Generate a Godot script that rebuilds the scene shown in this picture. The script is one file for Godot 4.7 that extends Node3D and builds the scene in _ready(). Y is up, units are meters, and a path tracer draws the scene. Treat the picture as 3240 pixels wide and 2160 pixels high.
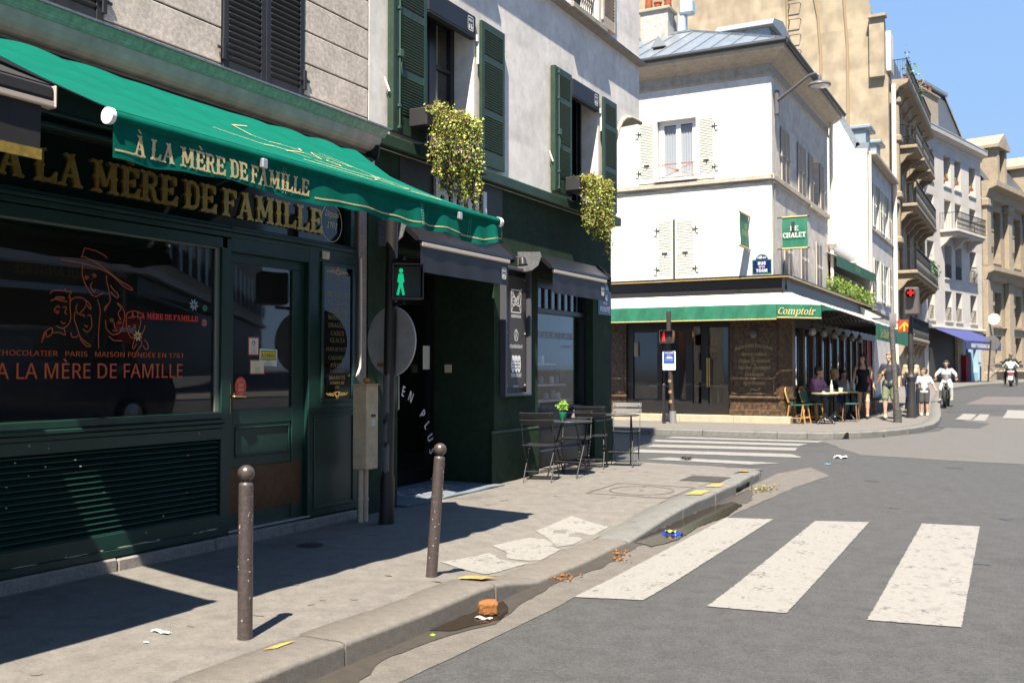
extends Node3D

# plan shapes: polygon points are (x, distance up the street), extruded upwards
const UP := Transform3D(Basis(Vector3(1, 0, 0), Vector3(0, 0, -1), Vector3(0, 1, 0)), Vector3.ZERO)
const CAM := Vector3(0.0, 1.42, 0.0)
var mats := {}
var texs := {}
var used := {}
var rng := RandomNumberGenerator.new()
var fonts := {}

class MB:
	var v := PackedVector3Array()
	var n := PackedVector3Array()
	var c := PackedColorArray()
	var col := Color.WHITE
	func vert(p: Vector3, nn: Vector3) -> void:
		v.append(p)
		n.append(nn)
		c.append(col)
	func ntri(a: Vector3, b: Vector3, d: Vector3, na: Vector3, nb: Vector3, nd: Vector3) -> void:
		vert(a, na)
		vert(d, nd)
		vert(b, nb)
	func tri(a: Vector3, b: Vector3, d: Vector3) -> void:
		var nn := (b - a).cross(d - a).normalized()
		ntri(a, b, d, nn, nn, nn)
	func quad(a: Vector3, b: Vector3, d: Vector3, e: Vector3) -> void:
		tri(a, b, d)
		tri(a, d, e)
	func box(ce: Vector3, sz: Vector3, ba := Basis.IDENTITY, bev := 0.0) -> void:
		var h := sz * 0.5
		var b: float = min(bev, min(h.x, min(h.y, h.z)) * 0.9)
		for ax in 3:
			var a1 := (ax + 1) % 3
			var a2 := (ax + 2) % 3
			for sg in [-1.0, 1.0]:
				var q := []
				for k in [[-1, -1], [1, -1], [1, 1], [-1, 1]]:
					var p := Vector3.ZERO
					p[ax] = sg * h[ax]
					p[a1] = k[0] * (h[a1] - b)
					p[a2] = k[1] * (h[a2] - b)
					q.append(ce + ba * p)
				if sg > 0:
					quad(q[0], q[1], q[2], q[3])
				else:
					quad(q[3], q[2], q[1], q[0])
			if b > 0.0:
				for s1 in [-1.0, 1.0]:
					for s2 in [-1.0, 1.0]:
						var q := []
						for k in [[-1, 0], [1, 0], [1, 1], [-1, 1]]:
							var p := Vector3.ZERO
							p[ax] = k[0] * (h[ax] - b)
							p[a1] = s1 * (h[a1] - (b if k[1] == 1 else 0.0))
							p[a2] = s2 * (h[a2] - (0.0 if k[1] == 1 else b))
							q.append(ce + ba * p)
						if s1 * s2 > 0:
							quad(q[0], q[1], q[2], q[3])
						else:
							quad(q[3], q[2], q[1], q[0])
		if b > 0.0:
			for sx in [-1.0, 1.0]:
				for sy in [-1.0, 1.0]:
					for s3 in [-1.0, 1.0]:
						var p0 := ce + ba * Vector3(sx * h.x, sy * (h.y - b), s3 * (h.z - b))
						var p1 := ce + ba * Vector3(sx * (h.x - b), sy * h.y, s3 * (h.z - b))
						var p2 := ce + ba * Vector3(sx * (h.x - b), sy * (h.y - b), s3 * h.z)
						if sx * sy * s3 > 0:
							tri(p0, p1, p2)
						else:
							tri(p0, p2, p1)
	# box given by its limits; s is the distance along the street (z = -s)
	func fb(xa: float, xb: float, ya: float, yb: float, sa: float, sb: float, bev := 0.0) -> void:
		box(Vector3((xa + xb) * 0.5, (ya + yb) * 0.5, -(sa + sb) * 0.5), Vector3(absf(xb - xa), absf(yb - ya), absf(sb - sa)), Basis.IDENTITY, bev)
	func bar(a: Vector3, b: Vector3, w: float, h: float, up := Vector3.UP, bev := 0.0) -> void:
		var d := (b - a).normalized()
		if absf(d.dot(up)) > 0.99:
			up = Vector3.RIGHT
		var x := d.cross(up).normalized()
		var y := x.cross(d).normalized()
		box((a + b) * 0.5, Vector3(w, h, a.distance_to(b)), Basis(x, y, -d), bev)
	func tube(pts: Array, r, sides := 8, caps := true) -> void:
		var rings := []
		var nrm := []
		var m := pts.size()
		var up := Vector3.ZERO
		for i in m:
			var d: Vector3 = (pts[min(i + 1, m - 1)] - pts[max(i - 1, 0)]).normalized()
			if i == 0:
				up = d.cross(Vector3.RIGHT if absf(d.x) < 0.9 else Vector3.UP).normalized()
			else:
				up = (up - d * up.dot(d)).normalized()
			var si := d.cross(up)
			var rr: float = r[i] if r is Array else r
			var ring := []
			var nr := []
			for k in sides:
				var a := TAU * k / sides
				var q := up * cos(a) + si * sin(a)
				nr.append(q)
				ring.append(pts[i] + q * rr)
			rings.append(ring)
			nrm.append(nr)
		for i in m - 1:
			for k in sides:
				var k2 := (k + 1) % sides
				ntri(rings[i][k], rings[i][k2], rings[i + 1][k2], nrm[i][k], nrm[i][k2], nrm[i + 1][k2])
				ntri(rings[i][k], rings[i + 1][k2], rings[i + 1][k], nrm[i][k], nrm[i + 1][k2], nrm[i + 1][k])
		if caps:
			for k in range(1, sides - 1):
				tri(rings[0][0], rings[0][k + 1], rings[0][k])
				tri(rings[m - 1][0], rings[m - 1][k], rings[m - 1][k + 1])
	# profile of Vector2(radius, height), turned about the y axis of xf
	func lathe(pr: Array, xf: Transform3D, seg := 20, smooth := true) -> void:
		var nn := []
		for i in pr.size():
			var d: Vector2 = (pr[min(i + 1, pr.size() - 1)] - pr[max(i - 1, 0)]).normalized()
			nn.append(Vector2(d.y, -d.x))
		for i in pr.size() - 1:
			var fl: Vector2 = (pr[i + 1] - pr[i]).normalized()
			fl = Vector2(fl.y, -fl.x)
			var n0: Vector2 = nn[i] if smooth and nn[i].dot(fl) > 0.7 else fl
			var n1: Vector2 = nn[i + 1] if smooth and nn[i + 1].dot(fl) > 0.7 else fl
			for k in seg:
				var a0 := TAU * k / seg
				var a1 := TAU * (k + 1) / seg
				var d0 := Vector3(cos(a0), 0, -sin(a0))
				var d1 := Vector3(cos(a1), 0, -sin(a1))
				var p00: Vector3 = xf * (d0 * pr[i].x + Vector3.UP * pr[i].y)
				var p10: Vector3 = xf * (d1 * pr[i].x + Vector3.UP * pr[i].y)
				var p01: Vector3 = xf * (d0 * pr[i + 1].x + Vector3.UP * pr[i + 1].y)
				var p11: Vector3 = xf * (d1 * pr[i + 1].x + Vector3.UP * pr[i + 1].y)
				var b := xf.basis
				var m00 := (b * (d0 * n0.x + Vector3.UP * n0.y)).normalized()
				var m10 := (b * (d1 * n0.x + Vector3.UP * n0.y)).normalized()
				var m01 := (b * (d0 * n1.x + Vector3.UP * n1.y)).normalized()
				var m11 := (b * (d1 * n1.x + Vector3.UP * n1.y)).normalized()
				if pr[i].x > 1e-5:
					ntri(p00, p10, p11, m00, m10, m11)
				if pr[i + 1].x > 1e-5:
					ntri(p00, p11, p01, m00, m11, m01)
	func ball(ce: Vector3, r: Vector3, seg := 12, ba := Basis.IDENTITY) -> void:
		var pr := []
		var k: int = max(4, seg / 2)
		for i in k + 1:
			var a := -PI / 2 + PI * i / k
			pr.append(Vector2(max(0.0, cos(a)), sin(a)))
		lathe(pr, Transform3D(ba * Basis.from_scale(r), ce), seg)
	# polygon in the xy plane of xf, from depth za to zb along its z axis
	func prism(poly: PackedVector2Array, za: float, zb: float, xf: Transform3D) -> void:
		var p := poly
		if Geometry2D.is_polygon_clockwise(p):
			p.reverse()
		var t := Geometry2D.triangulate_polygon(p)
		for i in range(0, t.size(), 3):
			var q := [p[t[i]], p[t[i + 1]], p[t[i + 2]]]
			if (q[1] - q[0]).cross(q[2] - q[0]) < 0:
				q.reverse()
			tri(xf * Vector3(q[0].x, q[0].y, zb), xf * Vector3(q[1].x, q[1].y, zb), xf * Vector3(q[2].x, q[2].y, zb))
			if zb != za:
				tri(xf * Vector3(q[2].x, q[2].y, za), xf * Vector3(q[1].x, q[1].y, za), xf * Vector3(q[0].x, q[0].y, za))
		if zb != za:
			for i in p.size():
				var a := p[i]
				var b := p[(i + 1) % p.size()]
				quad(xf * Vector3(a.x, a.y, za), xf * Vector3(b.x, b.y, za), xf * Vector3(b.x, b.y, zb), xf * Vector3(a.x, a.y, zb))
	# profile in the (x, y) plane swept along z from s = sa to sb, ends closed
	func sweep(pr: PackedVector2Array, sa: float, sb: float) -> void:
		prism(pr, -sb, -sa, Transform3D.IDENTITY)
	func sheet(nu: int, nv: int, f: Callable, thick := 0.0) -> void:
		var g := []
		for i in nu + 1:
			for j in nv + 1:
				g.append(f.call(float(i) / nu, float(j) / nv))
		var nn := []
		var w := nv + 1
		for i in nu + 1:
			for j in nv + 1:
				var du: Vector3 = g[min(i + 1, nu) * w + j] - g[max(i - 1, 0) * w + j]
				var dv: Vector3 = g[i * w + min(j + 1, nv)] - g[i * w + max(j - 1, 0)]
				nn.append(du.cross(dv).normalized())
		for i in nu:
			for j in nv:
				var a := i * w + j
				var b := a + w
				ntri(g[a], g[b], g[b + 1], nn[a], nn[b], nn[b + 1])
				ntri(g[a], g[b + 1], g[a + 1], nn[a], nn[b + 1], nn[a + 1])
				if thick > 0.0:
					var q0: Vector3 = g[a] - nn[a] * thick
					var q1: Vector3 = g[b] - nn[b] * thick
					var q2: Vector3 = g[b + 1] - nn[b + 1] * thick
					var q3: Vector3 = g[a + 1] - nn[a + 1] * thick
					ntri(q0, q2, q1, -nn[a], -nn[b + 1], -nn[b])
					ntri(q0, q3, q2, -nn[a], -nn[a + 1], -nn[b + 1])
		if thick > 0.0:
			for i in nu:
				for j in [0, nv]:
					var a: int = i * w + j
					var b: int = a + w
					var q := [g[a], g[b], g[b] - nn[b] * thick, g[a] - nn[a] * thick]
					if j == 0:
						q.reverse()
					quad(q[0], q[1], q[2], q[3])
			for j in nv:
				for i in [0, nu]:
					var a: int = i * w + j
					var q := [g[a], g[a + 1], g[a + 1] - nn[a + 1] * thick, g[a] - nn[a] * thick]
					if i == nu:
						q.reverse()
					quad(q[0], q[1], q[2], q[3])
	func mesh(m: Material) -> ArrayMesh:
		var a := []
		a.resize(Mesh.ARRAY_MAX)
		a[Mesh.ARRAY_VERTEX] = v
		a[Mesh.ARRAY_NORMAL] = n
		if m is BaseMaterial3D and m.vertex_color_use_as_albedo:
			a[Mesh.ARRAY_COLOR] = c
		var am := ArrayMesh.new()
		am.add_surface_from_arrays(Mesh.PRIMITIVE_TRIANGLES, a)
		am.surface_set_material(0, m)
		return am

# ---------- textures and materials ----------
func noise_image(size: int, freq: float, sd: int, oct := 4, type := FastNoiseLite.TYPE_SIMPLEX_SMOOTH) -> Image:
	var f := FastNoiseLite.new()
	f.noise_type = type
	f.seed = sd
	f.frequency = freq
	f.fractal_octaves = oct
	return f.get_seamless_image(size, size)

# grey picture from two noises and speckles: lo..hi brightness, spots of light and dark grit
func tex(key: String) -> ImageTexture:
	if texs.has(key):
		return texs[key]
	var spec: Dictionary = {
		"asphalt": [512, 0.06, 3, 0.70, 0.22, 0.50, 0.10, 0.05], "pavement": [512, 0.05, 3, 0.78, 0.14, 0.20, 0.04, 0.03],
		"plaster": [512, 0.012, 5, 0.93, 0.06, 0.03, 0.0, 0.0], "rough": [512, 0.05, 4, 0.80, 0.2, 0.14, 0.02, 0.03],
		"granite": [512, 0.05, 3, 0.72, 0.16, 0.40, 0.06, 0.06], "stain": [512, 0.008, 5, 0.86, 0.26, 0.03, 0.0, 0.0],
		"fine": [512, 0.03, 4, 0.90, 0.10, 0.04, 0.0, 0.0], "cloth": [256, 0.02, 2, 0.9, 0.1, 0.12, 0.0, 0.0],
		"paint": [512, 0.02, 5, 0.86, 0.18, 0.08, 0.0, 0.0], "worn": [512, 0.02, 5, 0.80, 0.26, 0.14, 0.02, 0.03], "roadpaint": [512, 0.05, 4, 0.93, 0.12, 0.10, 0.0, 0.02],
	}
	var s: Array = spec[key]
	var k: int = s[0]
	var a := noise_image(k, s[1], key.hash() % 9999, s[2]).get_data()
	var b := noise_image(k, s[1] * 0.17, key.hash() % 777, 3).get_data()
	var r := RandomNumberGenerator.new()
	r.seed = 7 + key.length()
	var d := PackedByteArray()
	d.resize(k * k)
	for i in k * k:
		var x: float = s[3] + s[4] * (a[i] / 255.0 - 0.2) + 0.12 * (b[i] / 255.0 - 0.5) + s[5] * (r.randf() - 0.5)
		if s[6] > 0.0:
			var q := r.randf()
			if q < s[6]:
				x += 0.35 * r.randf()
			elif q < s[6] + s[7]:
				x -= 0.3 * r.randf()
		if key == "roadpaint":
			x = lerpf(x, 0.62, smoothstep(0.55, 0.85, 0.55 * a[i] / 255.0 + 0.45 * b[i] / 255.0 + 0.10 * (r.randf() - 0.5)))
		d[i] = int(clampf(x, 0.0, 1.0) * 255.0)
	var im := Image.create_from_data(k, k, false, Image.FORMAT_L8, d)
	if key == "stain":
		im.adjust_bcs(1.0, 1.3, 1.0)
	texs[key] = ImageTexture.create_from_image(im)
	return texs[key]

# streaks that run down (or along): noise squeezed along one axis
func streak(key: String, lo: float, hi: float, squeeze := 10) -> ImageTexture:
	if texs.has(key):
		return texs[key]
	var im := noise_image(512, 0.03, key.hash() % 5000, 4)
	im.resize(512, 512 / squeeze, Image.INTERPOLATE_BILINEAR)
	im.resize(512, 512, Image.INTERPOLATE_CUBIC)
	var d := im.get_data()
	var f := noise_image(512, 0.09, 11, 2).get_data()
	for i in d.size():
		d[i] = int(clampf(lerpf(lo, hi, smoothstep(0.25, 0.75, d[i] / 255.0)) + 0.06 * (f[i] / 255.0 - 0.5), 0, 1) * 255)
	texs[key] = ImageTexture.create_from_image(Image.create_from_data(512, 512, false, Image.FORMAT_L8, d))
	return texs[key]

# material by name; col is the real-world (linear) base colour
func M(key: String, col := Color.WHITE, rough := 0.8, o := {}) -> StandardMaterial3D:
	if mats.has(key):
		return mats[key]
	var m := StandardMaterial3D.new()
	m.resource_name = key
	m.albedo_color = col.linear_to_srgb()
	m.albedo_color.a = col.a
	m.roughness = rough
	m.metallic = o.get("metal", 0.0)
	m.metallic_specular = o.get("spec", 0.5)
	if o.has("vc"):
		m.vertex_color_use_as_albedo = true
	if o.has("tex"):
		m.albedo_texture = streak(o.tex, o.get("lo", 0.6), o.get("hi", 1.0), o.get("sq", 10)) if o.has("lo") else tex(o.tex)
		m.uv1_triplanar = true
		m.uv1_world_triplanar = o.get("world", true)
		m.uv1_scale = Vector3.ONE * o.get("ts", 1.0)
	if o.has("bump"):
		m.heightmap_enabled = true
		m.heightmap_texture = tex(o.bump)
		m.heightmap_scale = o.get("bs", 0.2)
		m.uv1_triplanar = true
		m.uv1_world_triplanar = o.get("world", true)
		m.uv1_scale = Vector3.ONE * o.get("ts", 1.0)
	if o.has("det"):
		m.detail_enabled = true
		m.detail_albedo = streak(o.det, o.dlo, o.dhi, o.get("dsq", 10)) if o.has("dlo") else tex(o.det)
		m.detail_blend_mode = BaseMaterial3D.BLEND_MODE_MUL
		m.detail_uv_layer = BaseMaterial3D.DETAIL_UV_2
		m.uv2_triplanar = true
		m.uv2_world_triplanar = true
		m.uv2_scale = Vector3.ONE * o.get("ds", 0.13)
	if o.has("rt"):
		m.roughness_texture = tex(o.rt)
	if o.has("emit"):
		m.emission_enabled = true
		m.emission = o.emit
		m.emission_energy_multiplier = o.get("e", 1.0)
	if o.has("coat"):
		m.clearcoat_enabled = true
		m.clearcoat = o.coat
		m.clearcoat_roughness = o.get("cr", 0.15)
	if o.has("back"):
		m.backlight_enabled = true
		m.backlight = o.back
	if o.has("rim"):
		m.rim_enabled = true
		m.rim = o.rim
	if col.a < 1.0:
		m.transparency = BaseMaterial3D.TRANSPARENCY_ALPHA
	mats[key] = m
	return m

func L(r: float, g: float, b: float, a := 1.0) -> Color:
	return Color(r, g, b, a)

# sRGB 0-255 as seen on a neutral lit surface, scaled to a linear base colour
func S(r: int, g: int, b: int, k := 1.0) -> Color:
	var c := Color8(r, g, b).srgb_to_linear()
	return Color(c.r * k, c.g * k, c.b * k)

# ---------- scene tree ----------
func numbered(nm: String) -> String:
	used[nm] = used.get(nm, -1) + 1
	return nm if used[nm] == 0 else "%s_%03d" % [nm, used[nm]]

func tag(o: Node, label: String, cat: String, group := "") -> void:
	o.set_meta("label", label)
	o.set_meta("category", cat)
	if group:
		o.set_meta("group", group)

func thing(nm: String, label: String, cat: String, at := Vector3.ZERO, group := "") -> Node3D:
	var o := Node3D.new()
	o.name = numbered(nm)
	add_child(o)
	o.position = at
	o.set_meta("base", at)
	tag(o, label, cat, group)
	return o

# a mesh in world coordinates under parent (a thing or a part of one)
func part(parent: Node, nm: String, mb: MB, m: Material, label := "") -> MeshInstance3D:
	var o := MeshInstance3D.new()
	o.mesh = mb.mesh(m)
	o.name = nm
	parent.add_child(o, true)
	if parent.has_meta("base"):
		o.position = -parent.get_meta("base")
	if label:
		o.set_meta("label", label)
	return o

func sub(parent: Node, nm: String, mesh: Mesh, xf := Transform3D.IDENTITY) -> MeshInstance3D:
	var o := MeshInstance3D.new()
	o.mesh = mesh
	o.name = nm
	parent.add_child(o, true)
	o.transform = xf
	if parent.has_meta("base"):
		o.position -= parent.get_meta("base")
	return o

# a thing that is one mesh
func solo(nm: String, mb: MB, m: Material, label: String, cat: String, group := "", at := Vector3.INF) -> MeshInstance3D:
	var o := MeshInstance3D.new()
	if at.is_finite():
		for i in mb.v.size():
			mb.v[i] -= at
		o.position = at
	o.mesh = mb.mesh(m)
	o.name = numbered(nm)
	add_child(o)
	tag(o, label, cat, group)
	return o

func struct(nm: String, mb: MB, m: Material) -> MeshInstance3D:
	var o := MeshInstance3D.new()
	o.mesh = mb.mesh(m)
	o.name = numbered(nm)
	add_child(o)
	o.set_meta("kind", "structure")
	return o

func copy(o: Node3D, nm: String, label: String, group := "", at := Vector3.INF, turn := 0.0) -> Node3D:
	var r: Node3D = o.duplicate()
	r.name = numbered(nm)
	add_child(r)
	r.set_meta("label", label)
	if group:
		r.set_meta("group", group)
	if at.is_finite():
		r.position = at
		r.rotation.y = turn
	return r

# ---------- lettering ----------
func font(serif: bool, bold: bool) -> SystemFont:
	var k := "%s%s" % [serif, bold]
	if not fonts.has(k):
		var f := SystemFont.new()
		f.font_names = PackedStringArray(["Droid Serif" if serif else "Droid Sans"])
		f.font_weight = 700 if bold else 400
		fonts[k] = f
	return fonts[k]

var caps := {}

# foot and height of a capital letter in the font's own units
func cap_of(serif: bool, bold: bool) -> Vector2:
	var k := "%s%s" % [serif, bold]
	if not caps.has(k):
		var tm := TextMesh.new()
		tm.font = font(serif, bold)
		tm.font_size = 48
		tm.pixel_size = 1.0
		tm.depth = 0.0
		tm.text = "H"
		var lo := INF
		var hi := -INF
		for p in tm.surface_get_arrays(0)[Mesh.ARRAY_VERTEX]:
			lo = min(lo, p.y)
			hi = max(hi, p.y)
		caps[k] = Vector2(lo, hi - lo)
	return caps[k]

# letters of cap height h (or fitted to width w), x to the right and z out of the surface of xf; align -1 left, 0 middle, 1 right
func text(mb: MB, t: String, h: float, xf: Transform3D, o := {}) -> void:
	var tm := TextMesh.new()
	tm.font = font(o.get("serif", false), o.get("bold", false))
	tm.font_size = 48
	tm.pixel_size = 1.0
	tm.depth = 0.0
	tm.curve_step = o.get("step", 1.2)
	tm.text = t
	tm.horizontal_alignment = HORIZONTAL_ALIGNMENT_CENTER
	if tm.get_surface_count() == 0:
		return
	var a := tm.surface_get_arrays(0)
	var vs: PackedVector3Array = a[Mesh.ARRAY_VERTEX]
	if vs.size() == 0:
		return
	var idx: PackedInt32Array = a[Mesh.ARRAY_INDEX]
	var x0 := INF
	var x1 := -INF
	var y0 := INF
	for p in vs:
		x0 = min(x0, p.x)
		x1 = max(x1, p.x)
		y0 = min(y0, p.y)
	var cap := cap_of(o.get("serif", false), o.get("bold", false))
	var base: float = cap.x
	var sy: float = h / cap.y
	var sx: float = o.w / (x1 - x0) if o.has("w") else sy * o.get("k", 1.0)
	var al: float = o.get("align", 0)
	var ox: float = (x0 + x1) * 0.5 if al == 0 else (x0 if al < 0 else x1)
	var dep: float = o.get("d", 0.002)
	var sh: float = o.get("shear", 0.0)
	var arc: float = o.get("arc", 0.0)
	var q := PackedVector3Array()
	for p in vs:
		var y: float = (p.y - base) * sy if not o.has("drop") else (p.y - y0) * sy
		var x: float = (p.x - ox) * sx + y * sh
		if arc != 0.0:
			y -= arc * x * x
		q.append(Vector3(x, y, dep))
	for i in range(0, idx.size(), 3):
		var p0 := q[idx[i]]
		var p1 := q[idx[i + 1]]
		var p2 := q[idx[i + 2]]
		if (p1 - p0).cross(p2 - p0).z < 0.0:
			var sw := p1
			p1 = p2
			p2 = sw
		mb.tri(xf * p0, xf * p1, xf * p2)

# a drawn line: flat ribbon through the points, in the plane of xf
func line(mb: MB, pts: Array, w: float, xf: Transform3D, d := 0.002) -> void:
	var c := PackedVector2Array()
	for i in pts.size():
		var p0: Vector2 = pts[max(i - 1, 0)]
		var p1: Vector2 = pts[i]
		if i + 1 < pts.size():
			var p2: Vector2 = pts[i + 1]
			var p3: Vector2 = pts[min(i + 2, pts.size() - 1)]
			for k in 4:
				c.append(p1.cubic_interpolate(p2, p0, p3, k / 4.0))
		else:
			c.append(p1)
	var prev := []
	for i in c.size():
		var t := (c[min(i + 1, c.size() - 1)] - c[max(i - 1, 0)]).normalized()
		var nn := Vector2(-t.y, t.x) * w * 0.5
		var cur := [xf * Vector3(c[i].x + nn.x, c[i].y + nn.y, d), xf * Vector3(c[i].x - nn.x, c[i].y - nn.y, d)]
		if i > 0:
			mb.quad(prev[1], cur[1], cur[0], prev[0])
		prev = cur

# frame of a wall that faces the street (+x): x along the street, y up, z out of the wall
func FX(x: float, y: float, s: float) -> Transform3D:
	return Transform3D(Basis(Vector3(0, 0, -1), Vector3(0, 1, 0), Vector3(1, 0, 0)), Vector3(x, y, -s))

# frame of a wall that faces the camera (+z)
func FZ(x: float, y: float, s: float) -> Transform3D:
	return Transform3D(Basis.IDENTITY, Vector3(x, y, -s))

func pv(a: Array) -> PackedVector2Array:
	var p := PackedVector2Array()
	for i in range(0, a.size(), 2):
		p.append(Vector2(a[i], a[i + 1]))
	return p

func oval(cx: float, cy: float, rx: float, ry: float, k := 24) -> PackedVector2Array:
	var p := PackedVector2Array()
	for i in k:
		p.append(Vector2(cx + rx * cos(TAU * i / k), cy + ry * sin(TAU * i / k)))
	return p

func knots(xs: Array, ys: Array, x: float) -> float:
	if x <= xs[0]:
		return ys[0]
	for i in xs.size() - 1:
		if x <= xs[i + 1]:
			return lerpf(ys[i], ys[i + 1], (x - xs[i]) / (xs[i + 1] - xs[i]))
	return ys[-1]

# height of the pavement level above the near pavement, s metres up the street
func gh(s: float) -> float:
	return knots([0, 7, 10.5, 14.5, 28, 36, 47, 60, 90], [0.0, 0.0, 0.05, 0.12, 0.12, 0.18, 0.66, 0.74, 0.9], s)

# height of the pavement near the lowered kerb at the crossing
func kerb_drop(s: float) -> float:
	return knots([5.95, 6.5, 8.3, 9.9, 12.9, 14.3, 18, 20.3], [0.0, 0.10, 0.10, 0.0, 0.0, 0.11, 0.11, 0.11], s)

func pave(x: float, s: float) -> float:
	return gh(s) - kerb_drop(s) * smoothstep(-4.5 if s < 12 else -8.0, -3.6 if s < 12 else -5.0, x)

func road_y(x: float, s: float) -> float:
	return gh(s) - 0.13 + 0.13 * clampf(x - 2.0, 0.0, 5.0)

# a flat shape on the ground, cut into cells so that it follows the ground
func ground(mb: MB, poly: PackedVector2Array, hf: Callable, off: float, cell := 0.5) -> void:
	var lo := poly[0]
	var hi := poly[0]
	for p in poly:
		lo = lo.min(p)
		hi = hi.max(p)
	var i0 := floori(lo.x / cell)
	var j0 := floori(lo.y / cell)
	for i in range(i0, ceili(hi.x / cell)):
		for j in range(j0, ceili(hi.y / cell)):
			var r := pv([i * cell, j * cell, (i + 1) * cell, j * cell, (i + 1) * cell, (j + 1) * cell, i * cell, (j + 1) * cell])
			for q in Geometry2D.intersect_polygons(poly, r):
				if Geometry2D.is_polygon_clockwise(q):
					q.reverse()
				var t := Geometry2D.triangulate_polygon(q)
				for k in range(0, t.size(), 3):
					var w := []
					for e in 3:
						var p: Vector2 = q[t[k + e]]
						w.append(Vector3(p.x, hf.call(p.x, p.y) + off, -p.y))
					if (w[1] - w[0]).cross(w[2] - w[0]).y < 0:
						w.reverse()
					mb.tri(w[0], w[1], w[2])

# the outline with a worn, uneven edge
func worn(poly: PackedVector2Array, amp: float, step := 0.05) -> PackedVector2Array:
	var out := PackedVector2Array()
	for i in poly.size():
		var a := poly[i]
		var b := poly[(i + 1) % poly.size()]
		var k: int = max(1, int(a.distance_to(b) / step))
		for j in k:
			out.append(a.lerp(b, float(j) / k) + Vector2(rng.randf_range(-amp, amp), rng.randf_range(-amp, amp)))
	return out

func _ready() -> void:
	rng.seed = 42
	var cam := Camera3D.new()
	cam.name = "camera"
	cam.position = CAM
	cam.rotation_degrees = Vector3(1.653, 27.951, 0.0)
	cam.fov = 37.84
	cam.near = 0.05
	cam.far = 900.0
	add_child(cam)
	var at := CameraAttributesPhysical.new()
	at.frustum_focal_length = 35.0
	at.frustum_focus_distance = 8.5
	at.exposure_aperture = 4.0
	at.exposure_multiplier = 1.0
	cam.attributes = at
	cam.fov = 37.84
	var env := Environment.new()
	env.background_mode = Environment.BG_SKY
	var sk := ProceduralSkyMaterial.new()
	sk.sky_top_color = Color(0.437, 0.584, 0.790)
	sk.sky_horizon_color = Color(0.570, 0.690, 0.815)
	sk.sky_curve = 0.25
	sk.ground_bottom_color = Color(0.30, 0.29, 0.27)
	sk.ground_horizon_color = Color(0.55, 0.55, 0.54)
	sk.sun_angle_max = 12.0
	env.sky = Sky.new()
	env.sky.sky_material = sk
	env.background_energy_multiplier = 0.54
	env.tonemap_mode = Environment.TONE_MAPPER_LINEAR
	env.tonemap_exposure = 3.0
	env.sdfgi_enabled = true
	env.ssao_enabled = true
	env.ssil_enabled = true
	var we := WorldEnvironment.new()
	we.name = "world_environment"
	we.environment = env
	add_child(we)
	var sun := DirectionalLight3D.new()
	sun.name = "sun"
	sun.light_energy = 1.6
	sun.light_color = Color(1.0, 0.955, 0.88)
	sun.light_angular_distance = 0.53
	sun.shadow_enabled = true
	add_child(sun)
	sun.look_at_from_position(Vector3(1.8, 10.0, 5.7), Vector3.ZERO)
	materials()
	streets()
	kerbs()
	chocolate_shop()
	shop_lettering()
	shop_awnings()
	corner_building()
	corner_details()
	cafe_building()
	cafe_front()
	cafe_terrace()
	far_buildings()
	opposite_side()
	furniture()
	signals()
	litter()
	people()
	riders()

func materials() -> void:
	M("asphalt", L(0.088, 0.088, 0.090), 0.82, {"tex": "asphalt", "ts": 0.9, "det": "stain", "ds": 0.21, "bump": "asphalt", "bs": 0.25})
	M("asphalt_pale", L(0.165, 0.158, 0.150), 0.85, {"tex": "asphalt", "ts": 1.9, "det": "stain", "ds": 0.21})
	M("asphalt_patch", L(0.085, 0.086, 0.092), 0.8, {"tex": "asphalt", "ts": 2.1, "det": "stain", "ds": 0.3})
	M("asphalt_red", L(0.17, 0.15, 0.148), 0.85, {"tex": "asphalt", "ts": 2.1, "det": "stain", "ds": 0.3})
	M("gutter", L(0.150, 0.136, 0.120), 0.85, {"tex": "rough", "ts": 1.4, "det": "stain", "ds": 0.8})
	M("pavement", L(0.205, 0.190, 0.174), 0.88, {"tex": "pavement", "ts": 1.1, "det": "stain", "ds": 0.33, "bump": "pavement", "bs": 0.12})
	M("granite", L(0.255, 0.232, 0.205), 0.8, {"tex": "granite", "ts": 2.2, "det": "stain", "ds": 0.7, "bump": "granite", "bs": 0.5})
	M("granite_grey", L(0.26, 0.258, 0.245), 0.8, {"tex": "granite", "ts": 2.2, "det": "stain", "ds": 0.9, "bump": "granite", "bs": 0.5})
	M("road_paint", L(0.235, 0.227, 0.212), 0.75, {"tex": "roadpaint", "ts": 0.7, "det": "stain", "ds": 1.3})
	M("yellow_paint", L(0.50, 0.31, 0.08), 0.7, {"tex": "worn", "ts": 1.6})
	M("wet", L(0.022, 0.016, 0.011), 0.12, {"spec": 0.3})
	M("damp", L(0.070, 0.060, 0.050), 0.5, {"tex": "rough", "ts": 2.0})
	M("iron", L(0.05, 0.048, 0.046), 0.6, {"tex": "rough", "ts": 4.0})
	M("seam", L(0.09, 0.08, 0.072), 0.9)

# one line of points (x, s) as a long strip of the given width on the ground
func strip(mb: MB, pts: Array, w: float, hf: Callable, off: float) -> void:
	for i in pts.size() - 1:
		var a: Vector2 = pts[i]
		var b: Vector2 = pts[i + 1]
		var t := (b - a).normalized()
		var q := Vector2(-t.y, t.x) * w * 0.5
		var r := []
		for p in [a + q, a - q, b - q, b + q]:
			r.append(Vector3(p.x, hf.call(p.x, p.y) + off, -p.y))
		if (r[1] - r[0]).cross(r[2] - r[0]).y < 0:
			r.reverse()
		mb.quad(r[0], r[1], r[2], r[3])

var far_kerb: Array = []

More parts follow.
